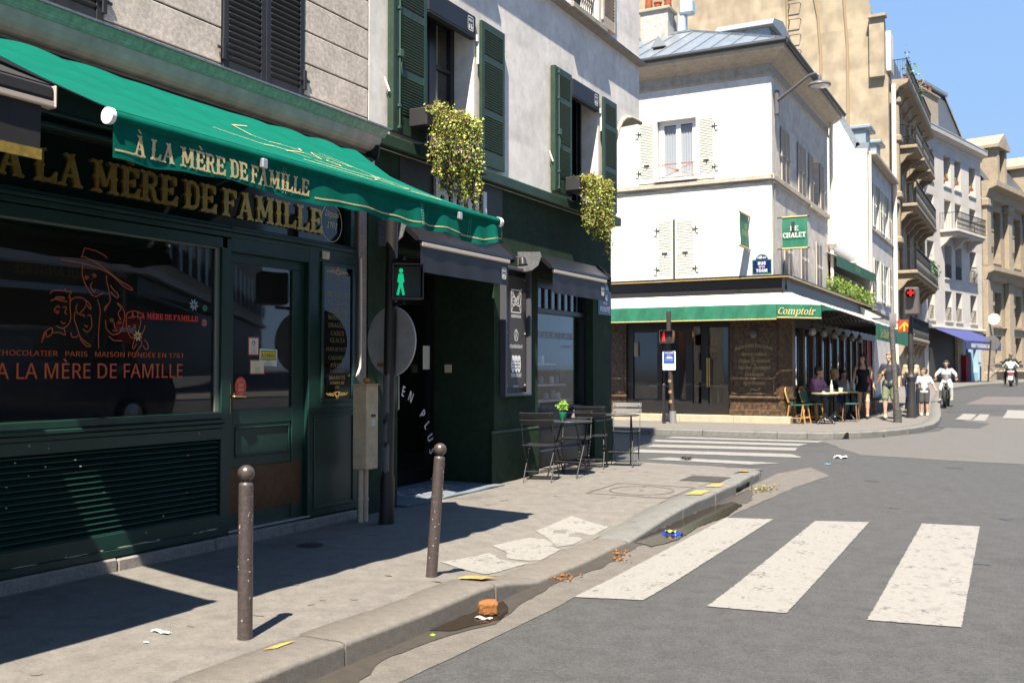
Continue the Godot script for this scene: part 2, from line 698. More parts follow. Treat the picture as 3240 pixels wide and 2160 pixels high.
func streets() -> void:
	var mb := MB.new()
	var ss := [-70.0, -20.0, 0.0, 3.0, 7.0, 10.5, 14.5, 20.0, 28.0, 36.0, 47.0, 60.0, 90.0, 140.0, 400.0]
	var xs := [-160.0, -40.0, -8.0, -3.0, 0.0, 2.0, 7.0, 30.0, 200.0]
	for i in ss.size() - 1:
		for j in xs.size() - 1:
			var q := []
			for e in [[j, i], [j + 1, i], [j + 1, i + 1], [j, i + 1]]:
				q.append(Vector3(xs[e[0]], road_y(xs[e[0]], ss[e[1]]), -ss[e[1]]))
			mb.quad(q[0], q[1], q[2], q[3])
	struct("road", mb, mats.asphalt)
	# paler and darker areas of the carriageway
	mb = MB.new()
	ground(mb, worn(pv([-4.0, 20.9, -2.7, 17.6, -1.0, 17.1, 2.0, 16.9, 2.0, 33.4, -1.7, 33.4, -2.1, 27.2, -2.1, 25.2, -3.2, 21.9]), 0.03, 0.4), road_y, 0.004, 2.0)
	struct("pale_road_surface", mb, mats.asphalt_pale)
	mb = MB.new()
	ground(mb, pv([-2.35, 27.0, -1.35, 27.0, -1.2, 29.4, -1.9, 30.4, -2.4, 30.2]), road_y, 0.008, 2.0)
	ground(mb, pv([-2.75, 35.5, -1.2, 36.6, 1.6, 36.6, 1.6, 44.5, -2.4, 44.5, -2.9, 40.0]), road_y, 0.006, 2.0)
	struct("road_patch", mb, mats.asphalt_patch)
	mb = MB.new()
	ground(mb, pv([-2.4, 39.2, 0.7, 39.2, 0.7, 43.4, -1.9, 43.4]), road_y, 0.010, 2.0)
	struct("road_patch", mb, mats.asphalt_red)
	# gutter of the near kerb
	mb = MB.new()
	ground(mb, worn(pv([-3.24, -6.0, -2.86, -6.0, -2.82, 6.2, -2.84, 10.5, -2.72, 12.6, -2.55, 14.0, -3.0, 15.0, -3.24, 14.0]), 0.012, 0.2), road_y, 0.004, 1.0)
	struct("gutter", mb, mats.gutter)
	mb = MB.new()
	ground(mb, worn(pv([-3.23, 1.5, -3.12, 1.6, -2.98, 4.0, -3.12, 4.4, -3.06, 5.0, -2.96, 5.35, -3.05, 5.9, -3.13, 6.6, -3.05, 7.2, -3.11, 8.2, -3.0, 8.5, -3.23, 8.6]), 0.012, 0.08), road_y, 0.008, 0.5)
	ground(mb, worn(pv([-3.23, 10.4, -3.0, 10.6, -2.9, 11.2, -3.05, 11.9, -3.2, 12.3]), 0.02, 0.08), road_y, 0.008, 0.5)
	struct("damp_gutter", mb, mats.damp)
	mb = MB.new()
	ground(mb, worn(pv([-3.22, 8.35, -2.98, 8.2, -2.90, 8.6, -2.93, 9.4, -2.86, 10.1, -2.92, 10.9, -3.08, 11.1, -3.21, 10.6]), 0.014, 0.07), road_y, 0.012, 0.5)
	ground(mb, worn(pv([-3.23, 5.0, -3.11, 5.05, -2.97, 5.45, -3.06, 5.75, -3.2, 5.9]), 0.014, 0.06), road_y, 0.012, 0.5)
	struct("gutter_water", mb, mats.wet)
	# pavements
	mb = MB.new()
	var px := [-40.0, -6.9, -5.9, -5.2, -4.6, -4.3, -4.0, -3.8, -3.65, -3.52]
	var s0 := -40.0
	while s0 < 14.29:
		var s1: float = s0 + (20.0 if s0 < -1.0 else (0.5 if s0 < 14.0 else 0.3))
		for j in px.size() - 1:
			mb.quad(Vector3(px[j], pave(px[j], s0), -s0), Vector3(px[j + 1], pave(px[j + 1], s0), -s0), Vector3(px[j + 1], pave(px[j + 1], s1), -s1), Vector3(px[j], pave(px[j], s1), -s1))
		s0 = s1
	struct("pavement", mb, mats.pavement)
	far_kerb = []
	for i in 12:
		far_kerb.append(Vector2(-34.0 + i * 2.5, 21.1))
	for p in [[-4.9, 21.12], [-4.3, 21.2], [-3.8, 21.45], [-3.35, 22.0], [-2.95, 22.8], [-2.62, 23.8], [-2.4, 25.0], [-2.3, 26.4], [-2.36, 28.4], [-2.48, 30.4], [-2.7, 33.2], [-2.97, 36.1], [-3.2, 39.2], [-3.42, 43.2], [-3.4, 48.0], [-3.1, 53.0], [-2.5, 57.5], [-1.3, 62.3], [0.2, 68.0], [1.4, 72.6], [3.9, 82.3], [8.8, 101.6]]:
		far_kerb.append(Vector2(p[0], p[1]))
	var poly := PackedVector2Array()
	for p in far_kerb:
		poly.append(p + Vector2(-0.28 if p.y > 23 else -0.12, 0.28 if p.y < 23 else 0.0))
	poly.append(Vector2(-34, 110))
	mb = MB.new()
	ground(mb, poly, func(_x, s): return gh(s), 0.0, 4.0)
	struct("pavement", mb, mats.pavement)
	# painted stripes: near crossing, pavement panels, side street crossing, far crossing
	var zebra := Node3D.new()
	zebra.name = "crossing"
	add_child(zebra)
	zebra.set_meta("kind", "structure")
	for q in [[-2.83, 6.24, -2.38, 6.37, -2.40, 10.15, -2.85, 10.02], [-1.95, 6.40, -1.45, 6.46, -1.51, 10.37, -2.00, 10.22], [-0.97, 6.52, -0.44, 6.60, -0.53, 10.56, -1.04, 10.51], [0.0, 6.6, 0.5, 6.66, 0.45, 10.6, -0.05, 10.56], [1.0, 6.7, 1.5, 6.76, 1.45, 10.7, 0.95, 10.66]]:
		mb = MB.new()
		ground(mb, worn(pv(q), 0.004, 0.02), road_y, 0.006, 0.5)
		part(zebra, "stripe", mb, mats.road_paint)
	for q in [[-4.07, 6.50, -3.65, 6.44, -3.57, 7.02, -3.70, 7.0, -3.82, 6.98, -3.9, 7.06, -3.97, 7.07, -4.0, 6.85, -4.02, 6.7], [-4.06, 7.29, -3.86, 7.2, -3.80, 7.06, -3.62, 7.1, -3.54, 7.15, -3.58, 7.62, -3.70, 7.7, -3.75, 7.83, -3.86, 7.9, -3.98, 7.82, -4.0, 7.7], [-4.05, 8.09, -3.92, 8.0, -3.82, 7.9, -3.66, 7.72, -3.58, 7.9, -3.62, 8.16, -3.68, 8.22, -3.60, 8.4, -3.59, 8.71, -4.06, 8.89]]:
		mb = MB.new()
		ground(mb, worn(pv(q), 0.007, 0.04), pave, 0.005, 0.15)
		part(zebra, "pavement_marking", mb, mats.road_paint)
	var side := Node3D.new()
	side.name = "crossing_001"
	add_child(side)
	side.set_meta("kind", "structure")
	for q in [[-5.6, 15.15, -3.9, 15.05, -3.55, 15.5, -5.4, 15.62], [-6.3, 16.35, -3.45, 16.6, -3.75, 17.25, -6.4, 16.95], [-6.5, 17.6, -3.85, 18.0, -3.95, 18.65, -6.6, 18.25], [-6.9, 18.9, -4.05, 19.15, -4.0, 19.75, -7.0, 19.5], [-7.0, 20.1, -3.9, 20.25, -3.85, 20.7, -7.0, 20.6], [-7.6, 15.9, -6.6, 15.9, -6.6, 16.3, -7.6, 16.3]]:
		mb = MB.new()
		ground(mb, worn(pv(q), 0.012, 0.12), road_y, 0.006, 1.0)
		part(side, "stripe", mb, mats.road_paint)
	var far := Node3D.new()
	far.name = "crossing_002"
	add_child(far)
	far.set_meta("kind", "structure")
	for q in [[-2.15, 30.9, -1.75, 30.7, -1.75, 34.2, -2.15, 34.4], [-1.68, 30.6, -1.36, 30.4, -1.4, 34.2, -1.68, 34.3], [-0.98, 32.1, -0.3, 32.0, -0.3, 36.8, -0.98, 36.9], [0.2, 32.4, 0.75, 32.4, 0.75, 37.0, 0.2, 37.0], [0.1, 39.4, 0.9, 39.4, 0.9, 43.0, 0.1, 43.0]]:
		mb = MB.new()
		ground(mb, worn(pv(q), 0.012, 0.2), road_y, 0.014, 1.0)
		part(far, "stripe", mb, mats.road_paint)
	# covers in the pavement
	var cov := Node3D.new()
	cov.name = "pavement_cover"
	add_child(cov)
	cov.set_meta("kind", "structure")
	mb = MB.new()
	var r := []
	for i in 33:
		r.append(Vector2(-4.02 + 0.36 * cos(TAU * i / 32), 10.72 + 0.36 * sin(TAU * i / 32)))
	strip(mb, r, 0.022, pave, 0.004)
	strip(mb, [Vector2(-4.5, 10.25), Vector2(-3.55, 10.25), Vector2(-3.55, 11.2), Vector2(-4.5, 11.2), Vector2(-4.5, 10.25)], 0.026, pave, 0.004)
	ground(mb, oval(-4.02, 10.72, 0.03, 0.03, 8), pave, 0.004)
	part(cov, "cover_joint", mb, mats.seam)
	mb = MB.new()
	ground(mb, pv([-3.92, 11.75, -3.42, 11.75, -3.42, 12.3, -3.92, 12.3]), pave, 0.004)
	ground(mb, oval(-5.25, 6.4, 0.11, 0.11, 16), pave, 0.004)
	part(cov, "iron_lid", mb, mats.iron)
	mb = MB.new()
	for i in 7:
		for j in 7:
			ground(mb, oval(-3.86 + i * 0.065, 11.82 + j * 0.068, 0.022, 0.022, 6), pave, 0.008)
	part(cov, "lid_relief", mb, mats.seam)
	mb = MB.new()
	for k in 60:
		var c := Vector2(rng.randf_range(-5.5, -3.4), rng.randf_range(1.5, 14.0))
		ground(mb, worn(oval(c.x, c.y, rng.randf_range(0.012, 0.05), rng.randf_range(0.01, 0.03), 9), 0.006, 0.02), pave, 0.0035)
	struct("pavement_stain", mb, M("stain_dark", L(0.125, 0.11, 0.098), 0.8))
	mb = MB.new()
	for k in 16:
		var c := Vector2(rng.randf_range(-2.4, 3.0), rng.randf_range(3.4, 16.0))
		ground(mb, worn(oval(c.x, c.y, rng.randf_range(0.03, 0.12), rng.randf_range(0.03, 0.12), 12), 0.012, 0.03), road_y, 0.004)
	struct("road_stain", mb, M("oil_stain", L(0.052, 0.052, 0.054), 0.6))

# one kerb stone: worn granite block from a to b along the line, inner side to the left of travel
func kerb_stone(parent: Node, a: Vector2, b: Vector2, w: float, ya: float, yb: float, bottom: float, m: Material) -> void:
	var t := (b - a).normalized()
	var q := Vector2(-t.y, t.x) * w
	var g := t * 0.007
	var mb := MB.new()
	a += g
	b -= g
	var rr := 0.028
	# section: from the outer foot up over the rounded arris to the inner edge
	var rows := []
	var n := 8
	for i in n + 1:
		var f := float(i) / n
		var p := a.lerp(b, f)
		var y := lerpf(ya, yb, f) + 0.0025 * sin(f * 9.0 + a.y * 3.0)
		var wob := 0.006 * sin(f * 7.0 + a.y * 5.0) + rng.randf_range(-0.002, 0.002)
		var o := Vector2(q.x, q.y) / w * wob
		var sec := []
		for k in [[0.0, -1.0], [0.0, -rr * 1.05], [rr * 0.12, -rr * 0.6], [rr * 0.45, -rr * 0.18], [rr * 1.1, 0.0], [w, 0.001], [w, -1.0]]:
			var pp: Vector2 = p + o + q * (k[0] / w)
			var yy: float = bottom if k[1] == -1.0 else y + k[1]
			sec.append(Vector3(pp.x, max(yy, bottom), -pp.y))
		rows.append(sec)
	mb.sheet(n, 6, func(u, v): return rows[int(round(u * n))][int(round(v * 6))])
	for e in [0, n]:
		var sec: Array = rows[e]
		for k in range(1, 5):
			if e == 0:
				mb.tri(sec[6], sec[k + 1], sec[k])
			else:
				mb.tri(sec[6], sec[k], sec[k + 1])
		if e == 0:
			mb.tri(sec[6], sec[1], sec[0])
		else:
			mb.tri(sec[6], sec[0], sec[1])
	part(parent, "kerb_stone", mb, m)

func kerbs() -> void:
	var k := Node3D.new()
	k.name = "kerb"
	add_child(k)
	k.set_meta("kind", "structure")
	var cuts := [-6.0, -4.6, -3.2, -1.8, -0.4, 1.0, 2.6, 4.22, 5.83, 6.5, 8.25, 9.75, 10.9, 11.75, 12.55, 13.3]
	for i in cuts.size() - 1:
		var a: float = cuts[i]
		var b: float = cuts[i + 1]
		var ins := 0.10 * smoothstep(12.0, 13.4, b)
		var ina := 0.10 * smoothstep(12.0, 13.4, a)
		if i == 13:
			# the stone over the drain inlet is raised on a dark mouth
			kerb_stone(k, Vector2(-3.22 - ina, a), Vector2(-3.22 - ins, b), 0.32, gh(a), gh(b), gh(a) - 0.055, mats.granite_grey)
			continue
		kerb_stone(k, Vector2(-3.22 - ina, a), Vector2(-3.22 - ins, b), 0.32, gh(a) - kerb_drop(a), gh(b) - kerb_drop(b), road_y(0, a) - 0.1, mats.granite if a < 6.0 or i == 9 else mats.granite_grey)
	var mb := MB.new()
	mb.fb(-3.62, -3.36, -0.2, gh(12.1) - 0.056, 11.72, 12.6)
	part(k, "drain_mouth", mb, M("void", L(0.008, 0.008, 0.008), 0.9))
	mb = MB.new()
	mb.box(Vector3(-3.27, gh(12.1) - 0.085, -12.1), Vector3(0.02, 0.075, 0.62), Basis(Vector3.BACK, -0.12), 0.004)
	part(k, "drain_plate", mb, mats.iron)
	var arc := [Vector2(-3.32, 13.3), Vector2(-3.42, 13.75), Vector2(-3.66, 14.1), Vector2(-4.1, 14.35), Vector2(-5.0, 14.45), Vector2(-6.2, 14.5), Vector2(-7.4, 14.5), Vector2(-9.0, 14.5), Vector2(-11.0, 14.5)]
	for i in arc.size() - 1:
		var ya: float = gh(arc[i].y) - max(kerb_drop(arc[i].y), 0.0)
		var yb: float = gh(arc[i + 1].y) - kerb_drop(arc[i + 1].y)
		kerb_stone(k, arc[i], arc[i + 1], 0.3, ya, yb, road_y(0, 14) - 0.1, mats.granite_grey)
	for p in [[-3.5, 3.9, -3.45, 4.1], [-3.52, 5.85, -3.36, 6.15], [-3.47, 10.6, -3.3, 11.0], [-3.46, 11.3, -3.3, 11.65], [-3.55, 13.0, -3.42, 13.25]]:
		mb = MB.new()
		ground(mb, worn(pv([p[0], p[1], p[2], p[1] + 0.05, p[2] - 0.01, p[3], p[0] + 0.01, p[3] - 0.03]), 0.008, 0.04), func(_x, s): return gh(s) - kerb_drop(s), 0.007, 0.2)
		part(k, "yellow_mark", mb, mats.yellow_paint)
	var k2 := Node3D.new()
	k2.name = "kerb_001"
	add_child(k2)
	k2.set_meta("kind", "structure")
	for i in far_kerb.size() - 1:
		var a: Vector2 = far_kerb[i]
		var b: Vector2 = far_kerb[i + 1]
		var n: int = max(1, int(a.distance_to(b) / 1.1)) if a.y < 60 else 1
		for j in n:
			var p := a.lerp(b, float(j) / n)
			var q := a.lerp(b, float(j + 1) / n)
			kerb_stone(k2, p, q, 0.3, gh(p.y) + 0.003, gh(q.y) + 0.003, road_y(0, p.y) - 0.1, mats.granite_grey)
	for p in [[-3.5, 21.6, -3.75, 21.35], [-2.9, 22.5, -3.1, 22.2]]:
		mb = MB.new()
		ground(mb, pv([p[0], p[1], p[2], p[3], p[2] + 0.12, p[3] + 0.22, p[0] + 0.12 - 0.2, p[1] + 0.2]), func(_x, s): return gh(s), 0.012, 1.0)
		part(k2, "yellow_mark", mb, mats.yellow_paint)

# ---------------- chocolate shop at the left ----------------
const W := -5.81

func shutter_leaf(b: Node, m: Material, x: float, y0: float, y1: float, s0: float, s1: float, n: int, rails: Array, label := "") -> void:
	# frame of stiles and rails as one part, each louvre a piece of its own
	var mb := MB.new()
	var t := 0.038
	var w := 0.062
	mb.fb(x, x + t, y0, y1, s0, s0 + w, 0.004)
	mb.fb(x, x + t, y0, y1, s1 - w, s1, 0.004)
	var zones := []
	var prev := y0
	for r in rails:
		mb.fb(x + 0.002, x + t - 0.002, r[0], r[1], s0 + w, s1 - w)
		zones.append([prev, r[0]])
		prev = r[1]
	var fr := part(b, "shutter", mb, m, label)
	var sm := MB.new()
	sm.box(Vector3.ZERO, Vector3(0.012, 0.058, s1 - s0 - 2 * w), Basis(Vector3(0, 0, 1), -0.75), 0.003)
	var me := sm.mesh(m)
	var total := 0.0
	for z in zones:
		total += max(0.0, z[1] - z[0])
	for z in zones:
		if z[1] - z[0] < 0.06:
			continue
		var k: int = max(1, int(round(n * (z[1] - z[0]) / total)))
		for i in k:
			sub(fr, "slat", me, Transform3D(Basis.IDENTITY, Vector3(x + t * 0.5, lerpf(z[0], z[1], (i + 0.5) / k), -(s0 + s1) * 0.5)))

func panel_mould(mb: MB, x: float, y0: float, y1: float, s0: float, s1: float, w := 0.03, p := 0.014) -> void:
	mb.fb(x, x + p, y0, y0 + w, s0, s1, 0.006)
	mb.fb(x, x + p, y1 - w, y1, s0, s1, 0.006)
	mb.fb(x, x + p, y0 + w, y1 - w, s0, s0 + w, 0.006)
	mb.fb(x, x + p, y0 + w, y1 - w, s1 - w, s1, 0.006)

var shop: Node3D

func chocolate_shop() -> void:
	var green := M("shop_green", L(0.006, 0.036, 0.028), 0.42, {"tex": "paint", "ts": 0.9})
	var stucco := M("pink_stucco", L(0.74, 0.64, 0.55), 0.9, {"tex": "rough", "ts": 0.7, "det": "stain", "ds": 0.5, "bump": "rough", "bs": 0.35})
	var joint := M("stucco_joint", L(0.15, 0.12, 0.10), 0.95)
	var charcoal := M("charcoal_shutter", L(0.022, 0.021, 0.025), 0.6, {"tex": "worn", "ts": 1.5})
	shop = thing("shop_building", "dark green chocolate shop front under a cream stucco wall with charcoal shutters", "building", Vector3(W, 0, -4.0))
	var b := shop
	# upper wall: backing and one slab per rendered course
	var mb := MB.new()
	mb.fb(-9.0, W - 0.012, 3.2, 12.0, -6.0, 7.93)
	mb.fb(-9.0, W - 0.05, -0.3, 3.3, -6.0, -3.0)
	mb.fb(W - 0.16, W - 0.012, 0.05, 3.4, 7.79, 7.93)
	part(b, "wall", mb, joint)
	var gaps := [[-1.0, -0.1], [0.75, 1.6], [3.86, 4.80], [5.94, 6.97]]
	for i in 28:
		var y0 := 3.60 + i * 0.292
		var c := 0
		var st := -6.0
		for g in gaps + [[7.925, 8.0]]:
			mb = MB.new()
			mb.fb(W - 0.2, W + rng.randf_range(-0.002, 0.002), y0 + 0.007, y0 + 0.285, st, g[0], 0.006)
			part(b, "stucco_course", mb, stucco)
			st = g[1]
			c += 1
	mb = MB.new()
	mb.fb(W - 0.16, W - 0.006, 0.05, 3.58, 7.80, 7.925, 0.004)
	part(b, "side_strip", mb, M("side_strip", L(0.36, 0.29, 0.25), 0.9, {"tex": "rough", "ts": 1.0}))
	# shutters
	var rails := [[3.70, 3.93], [5.42, 5.52], [7.3, 7.4], [7.9, 8.0]]
	for g in [[5.955, 6.455], [6.458, 6.958], [3.87, 4.33], [4.333, 4.79]]:
		mb = MB.new()
		mb.fb(W - 0.15, W - 0.10, 3.65, 8.0, g[0], g[1])
		part(b, "shutter_recess", mb, joint)
		shutter_leaf(b, charcoal, W - 0.03, 3.70, 8.0, g[0], g[1], 74, rails)
		for y in [4.02, 5.47, 7.35]:
			mb = MB.new()
			var sx: float = g[0] if g[0] in [5.955, 3.87] else g[1]
			mb.fb(W + 0.006, W + 0.022, y - 0.09, y + 0.09, sx - 0.02, sx + 0.02, 0.004)
			mb.fb(W + 0.006, W + 0.016, y - 0.012, y + 0.012, sx - 0.07, sx + 0.07, 0.003)
			part(b, "hinge", mb, charcoal)
	# cornice: taupe cove, pale green lip, zinc on top
	var cove := MB.new()
	var pr := PackedVector2Array()
	for p in [[-5.9, 3.462], [-5.60, 3.462], [-5.59, 3.475], [-5.565, 3.478], [-5.535, 3.487], [-5.505, 3.505], [-5.48, 3.535], [-5.463, 3.575], [-5.455, 3.612], [-5.9, 3.612]]:
		pr.append(Vector2(p[0], p[1]))
	cove.sweep(pr, -6.0, 7.66)
	part(b, "cornice_cove", cove, M("cove", L(0.56, 0.49, 0.43), 0.75, {"tex": "paint", "ts": 0.6}))
	mb = MB.new()
	mb.sweep(pv([-5.9, 3.612, -5.447, 3.612, -5.44, 3.622, -5.435, 3.626, -5.43, 3.64, -5.425, 3.645, -5.415, 3.66, -5.40, 3.672, -5.40, 3.690, -5.9, 3.70]), -6.0, 7.70)
	part(b, "cornice_lip", mb, M("cornice_lip", L(0.44, 0.58, 0.46), 0.7, {"tex": "stain", "ts": 0.9, "det": "worn", "ds": 1.7}))
	mb = MB.new()
	mb.sweep(pv([-5.83, 3.702, -5.83, 3.712, -5.385, 3.700, -5.385, 3.684, -5.392, 3.684, -5.392, 3.692]), -6.0, 7.72)
	part(b, "flashing", mb, M("zinc", L(0.30, 0.33, 0.35), 0.4, {"metal": 0.5, "tex": "rough", "ts": 1.1}))
	# awning housing under the cornice
	mb = MB.new()
	mb.sweep(pv([-5.9, 3.461, -5.60, 3.461, -5.56, 3.43, -5.50, 3.40, -5.56, 3.32, -5.62, 3.30, -5.9, 3.30]), -6.0, 7.60)
	part(b, "awning_housing", mb, M("housing", L(0.006, 0.016, 0.013), 0.45))
	mb = MB.new()
	mb.sweep(pv([-5.9, 3.30, -5.46, 3.40, -5.44, 3.53, -5.9, 3.533]), 7.602, 7.62)
	part(b, "housing_end", mb, M("housing", L(0.006, 0.016, 0.013), 0.45))
	mb = MB.new()
	mb.fb(-5.72, -5.62, 3.36, 3.57, 7.66, 7.78, 0.004)
	part(b, "gutter_end", mb, M("cream_paint", L(0.62, 0.60, 0.54), 0.5))
	# carcass
	mb = MB.new()
	mb.fb(W - 0.3, W - 0.10, 2.40, 3.32, -6.0, 7.76)
	mb.fb(W - 0.07, W, 2.405, 2.49, -6.0, 6.03, 0.004)
	mb.fb(W - 0.07, W, 0.02, 2.49, 5.972, 6.075, 0.004)
	mb.fb(W - 0.07, W - 0.004, 2.39, 2.60, 6.075, 7.10, 0.004)
	mb.fb(W - 0.07, W, 0.10, 2.58, 7.05, 7.78, 0.006)
	mb.fb(W - 0.3, W - 0.071, 0.05, 2.6, 7.05, 7.78)
	mb.fb(W - 0.07, W + 0.004, 2.50, 2.545, -6.0, 7.70, 0.008)
	mb.fb(W - 0.07, W + 0.02, 2.545, 2.575, -6.0, 7.70, 0.008)
	mb.fb(W - 0.09, W - 0.01, 2.575, 2.605, -6.0, 7.70, 0.008)
	mb.fb(W - 0.09, W + 0.0, 3.04, 3.075, -6.0, 7.70, 0.008)
	mb.fb(W - 0.09, W + 0.03, 3.12, 3.15, -6.0, 7.72, 0.008)
	mb.fb(W - 0.11, W + 0.015, 3.15, 3.30, -6.0, 7.74)
	mb.fb(W - 0.09, W, 2.605, 3.04, 7.66, 7.72, 0.006)
	part(b, "shop_front", mb, green)
	# lower panels: rail under the window, plinth board, each louvre
	mb = MB.new()
	mb.fb(W - 0.07, W + 0.004, 1.03, 1.085, -6.0, 5.97, 0.006)
	mb.fb(W - 0.07, W + 0.035, 0.995, 1.028, -6.0, 5.99, 0.008)
	mb.fb(W - 0.07, W + 0.012, 0.955, 0.993, -6.0, 5.985, 0.006)
	mb.fb(W - 0.07, W + 0.002, 0.868, 0.953, -6.0, 5.972, 0.003)
	mb.fb(W - 0.07, W + 0.002, 0.155, 0.262, -6.0, 5.972, 0.003)
	mb.fb(W - 0.06, W + 0.012, 0.10, 0.153, -6.0, 6.05, 0.004)
	mb.fb(W - 0.3, W - 0.075, 0.1, 1.03, -6.0, 5.97)
	part(b, "lower_panel", mb, green)
	var vent := MB.new()
	vent.fb(W - 0.074, W - 0.066, 0.25, 0.88, -6.0, 5.96)
	var vp := part(b, "louvre_panel", vent, M("louvre_back", L(0.004, 0.009, 0.008), 0.8))
	var sm := MB.new()
	sm.box(Vector3.ZERO, Vector3(0.052, 0.010, 11.95), Basis(Vector3(0, 0, 1), -0.62), 0.003)
	var me := sm.mesh(green)
	for i in 15:
		sub(vp, "slat", me, Transform3D(Basis.IDENTITY, Vector3(W - 0.036, 0.278 + i * 0.0415, 0.02)))
	# chipped paint along the bottom board
	mb = MB.new()
	for k in 40:
		var s := rng.randf_range(3.6, 5.95)
		var y := 0.262 - 0.105 + rng.randf_range(-0.004, 0.004) if k % 2 == 0 else rng.randf_range(0.16, 0.95)
		var w := rng.randf_range(0.01, 0.09) if k % 2 == 0 else rng.randf_range(0.003, 0.012)
		mb.prism(worn(oval(0, 0, w, rng.randf_range(0.0025, 0.006), 12), 0.0015, 0.01), 0.0, 0.0008, FX(W + 0.0128 if y < 0.153 else W + 0.0026, y, s))
	part(b, "bare_patches", mb, M("bare_wood", L(0.42, 0.37, 0.31), 0.9))
	# plinth
	mb = MB.new()
	for k in 12:
		var s0 := -3.6 + k * 0.95
		mb.fb(W - 0.2, W + 0.03 + rng.randf_range(-0.004, 0.004), -0.25, 0.088 + rng.randf_range(-0.006, 0.006), s0, min(s0 + 0.946, 7.76), 0.012)
	part(b, "plinth", mb, M("plinth", L(0.30, 0.28, 0.26), 0.9, {"tex": "rough", "ts": 1.3, "det": "stain", "ds": 0.9, "bump": "rough", "bs": 0.6}))
	# display window
	mb = MB.new()
	mb.fb(W - 0.055, W - 0.049, 1.08, 2.41, -1.0, 5.975)
	var win := part(b, "window", mb, M("shop_glass", L(0.01, 0.012, 0.011, 0.03), 0.015))
	mb = MB.new()
	mb.fb(W - 0.048, W - 0.026, 1.085, 2.405, 5.925, 5.972, 0.003)
	mb.fb(W - 0.048, W - 0.026, 2.395, 2.408, -1.0, 5.925, 0.003)
	part(win, "frame", mb, M("window_trim", L(0.16, 0.19, 0.18), 0.35, {"metal": 0.3}))
	mb = MB.new()
	mb.fb(-7.2, -7.15, 0.9, 2.6, -1.0, 7.0)
	mb.fb(-7.15, W - 0.08, 0.95, 1.0, -1.0, 7.0)
	mb.fb(-7.15, W - 0.1, 2.45, 2.5, -1.0, 7.0)
	mb.fb(-7.15, W - 0.1, 0.9, 2.5, 5.99, 6.03)
	mb.fb(-7.15, W - 0.1, 0.0, 2.5, 7.03, 7.06)
	mb.fb(-7.15, W - 0.1, 0.9, 2.5, -1.05, -1.0)
	mb.fb(-7.2, W - 0.1, 0.0, 0.05, 6.0, 7.0)
	part(b, "interior", mb, M("shop_dark", L(0.012, 0.011, 0.010), 0.9))
	# door
	mb = MB.new()
	var dx := W - 0.05
	mb.fb(dx - 0.04, dx, 2.31, 2.39, 6.075, 7.05, 0.003)
	mb.fb(dx - 0.04, dx, 0.12, 2.31, 6.075, 6.155, 0.004)
	mb.fb(dx - 0.04, dx, 0.12, 2.31, 6.885, 7.05, 0.004)
	mb.fb(dx - 0.04, dx, 0.97, 1.095, 6.155, 6.885, 0.004)
	mb.fb(dx - 0.035, dx - 0.012, 0.12, 0.97, 6.155, 6.885)
	panel_mould(mb, dx - 0.012, 0.70, 0.95, 6.19, 6.86, 0.02, 0.012)
	var door := part(b, "door", mb, green)
	mb = MB.new()
	mb.fb(dx - 0.025, dx - 0.019, 1.09, 2.315, 6.15, 6.89)
	part(door, "pane", mb, M("door_glass", L(0.05, 0.05, 0.05, 0.12), 0.02))
	mb = MB.new()
	mb.fb(dx + 0.0005, dx + 0.003, 0.245, 0.618, 6.09, 7.0)
	part(door, "kick_plate", mb, M("bronze", L(0.10, 0.055, 0.028), 0.42, {"metal": 0.6, "tex": "paint", "ts": 1.2}))
	mb = MB.new()
	mb.fb(dx + 0.0005, dx + 0.008, 1.066, 1.31, 6.10, 6.122, 0.003)
	mb.tube([Vector3(dx + 0.008, 1.205, -6.112), Vector3(dx + 0.05, 1.206, -6.113), Vector3(dx + 0.056, 1.206, -6.125), Vector3(dx + 0.055, 1.204, -6.18), Vector3(dx + 0.05, 1.200, -6.25)], [0.009, 0.009, 0.009, 0.008, 0.006], 10)
	part(door, "handle", mb, M("brass", L(0.62, 0.42, 0.15), 0.3, {"metal": 0.9}))
	mb = MB.new()
	mb.fb(W - 0.06, W + 0.005, 0.105, 0.119, 6.06, 7.08, 0.003)
	part(door, "threshold", mb, M("aluminium", L(0.5, 0.5, 0.5), 0.35, {"metal": 0.8}))
	# pilaster panel with the list of sweets
	mb = MB.new()
	panel_mould(mb, W, 0.16, 1.02, 7.12, 7.72, 0.03, 0.012)
	mb.fb(W, W + 0.018, 1.04, 1.07, 7.06, 7.77, 0.006)
	panel_mould(mb, W, 1.12, 2.42, 7.21, 7.70, 0.035, 0.022)
	part(b, "pilaster_moulding", mb, green)
	mb = MB.new()
	mb.fb(W + 0.0005, W + 0.004, 1.15, 2.39, 7.24, 7.67)
	var board := part(b, "menu_board", mb, M("black_glass", L(0.003, 0.003, 0.004), 0.06))
	var gold := M("dull_gold", L(0.30, 0.20, 0.07), 0.5, {"metal": 0.2})
	mb = MB.new()
	var rows := [["SPÉCIALITÉS", 2.26, 0.052, 0.33], ["DE", 2.195, 0.032, 0.05], ["CHOCOLATS", 2.10, 0.055, 0.33], ["CALISSONS", 2.03, 0.045, 0.29], ["BONBONS", 1.955, 0.05, 0.27], ["NOUGATS", 1.89, 0.05, 0.28], ["DRAGÉES", 1.82, 0.05, 0.27], ["CAKES", 1.745, 0.05, 0.19], ["GLACES", 1.68, 0.05, 0.22], ["PÂTES DE FRUITS", 1.60, 0.04, 0.33], ["CARAMELS", 1.52, 0.042, 0.26], ["PÂTES", 1.45, 0.042, 0.20], ["D’AMANDES", 1.40, 0.034, 0.21], ["MAISON", 1.335, 0.042, 0.24], ["FONDÉE EN", 1.29, 0.032, 0.21], ["1761", 1.245, 0.036, 0.06]]
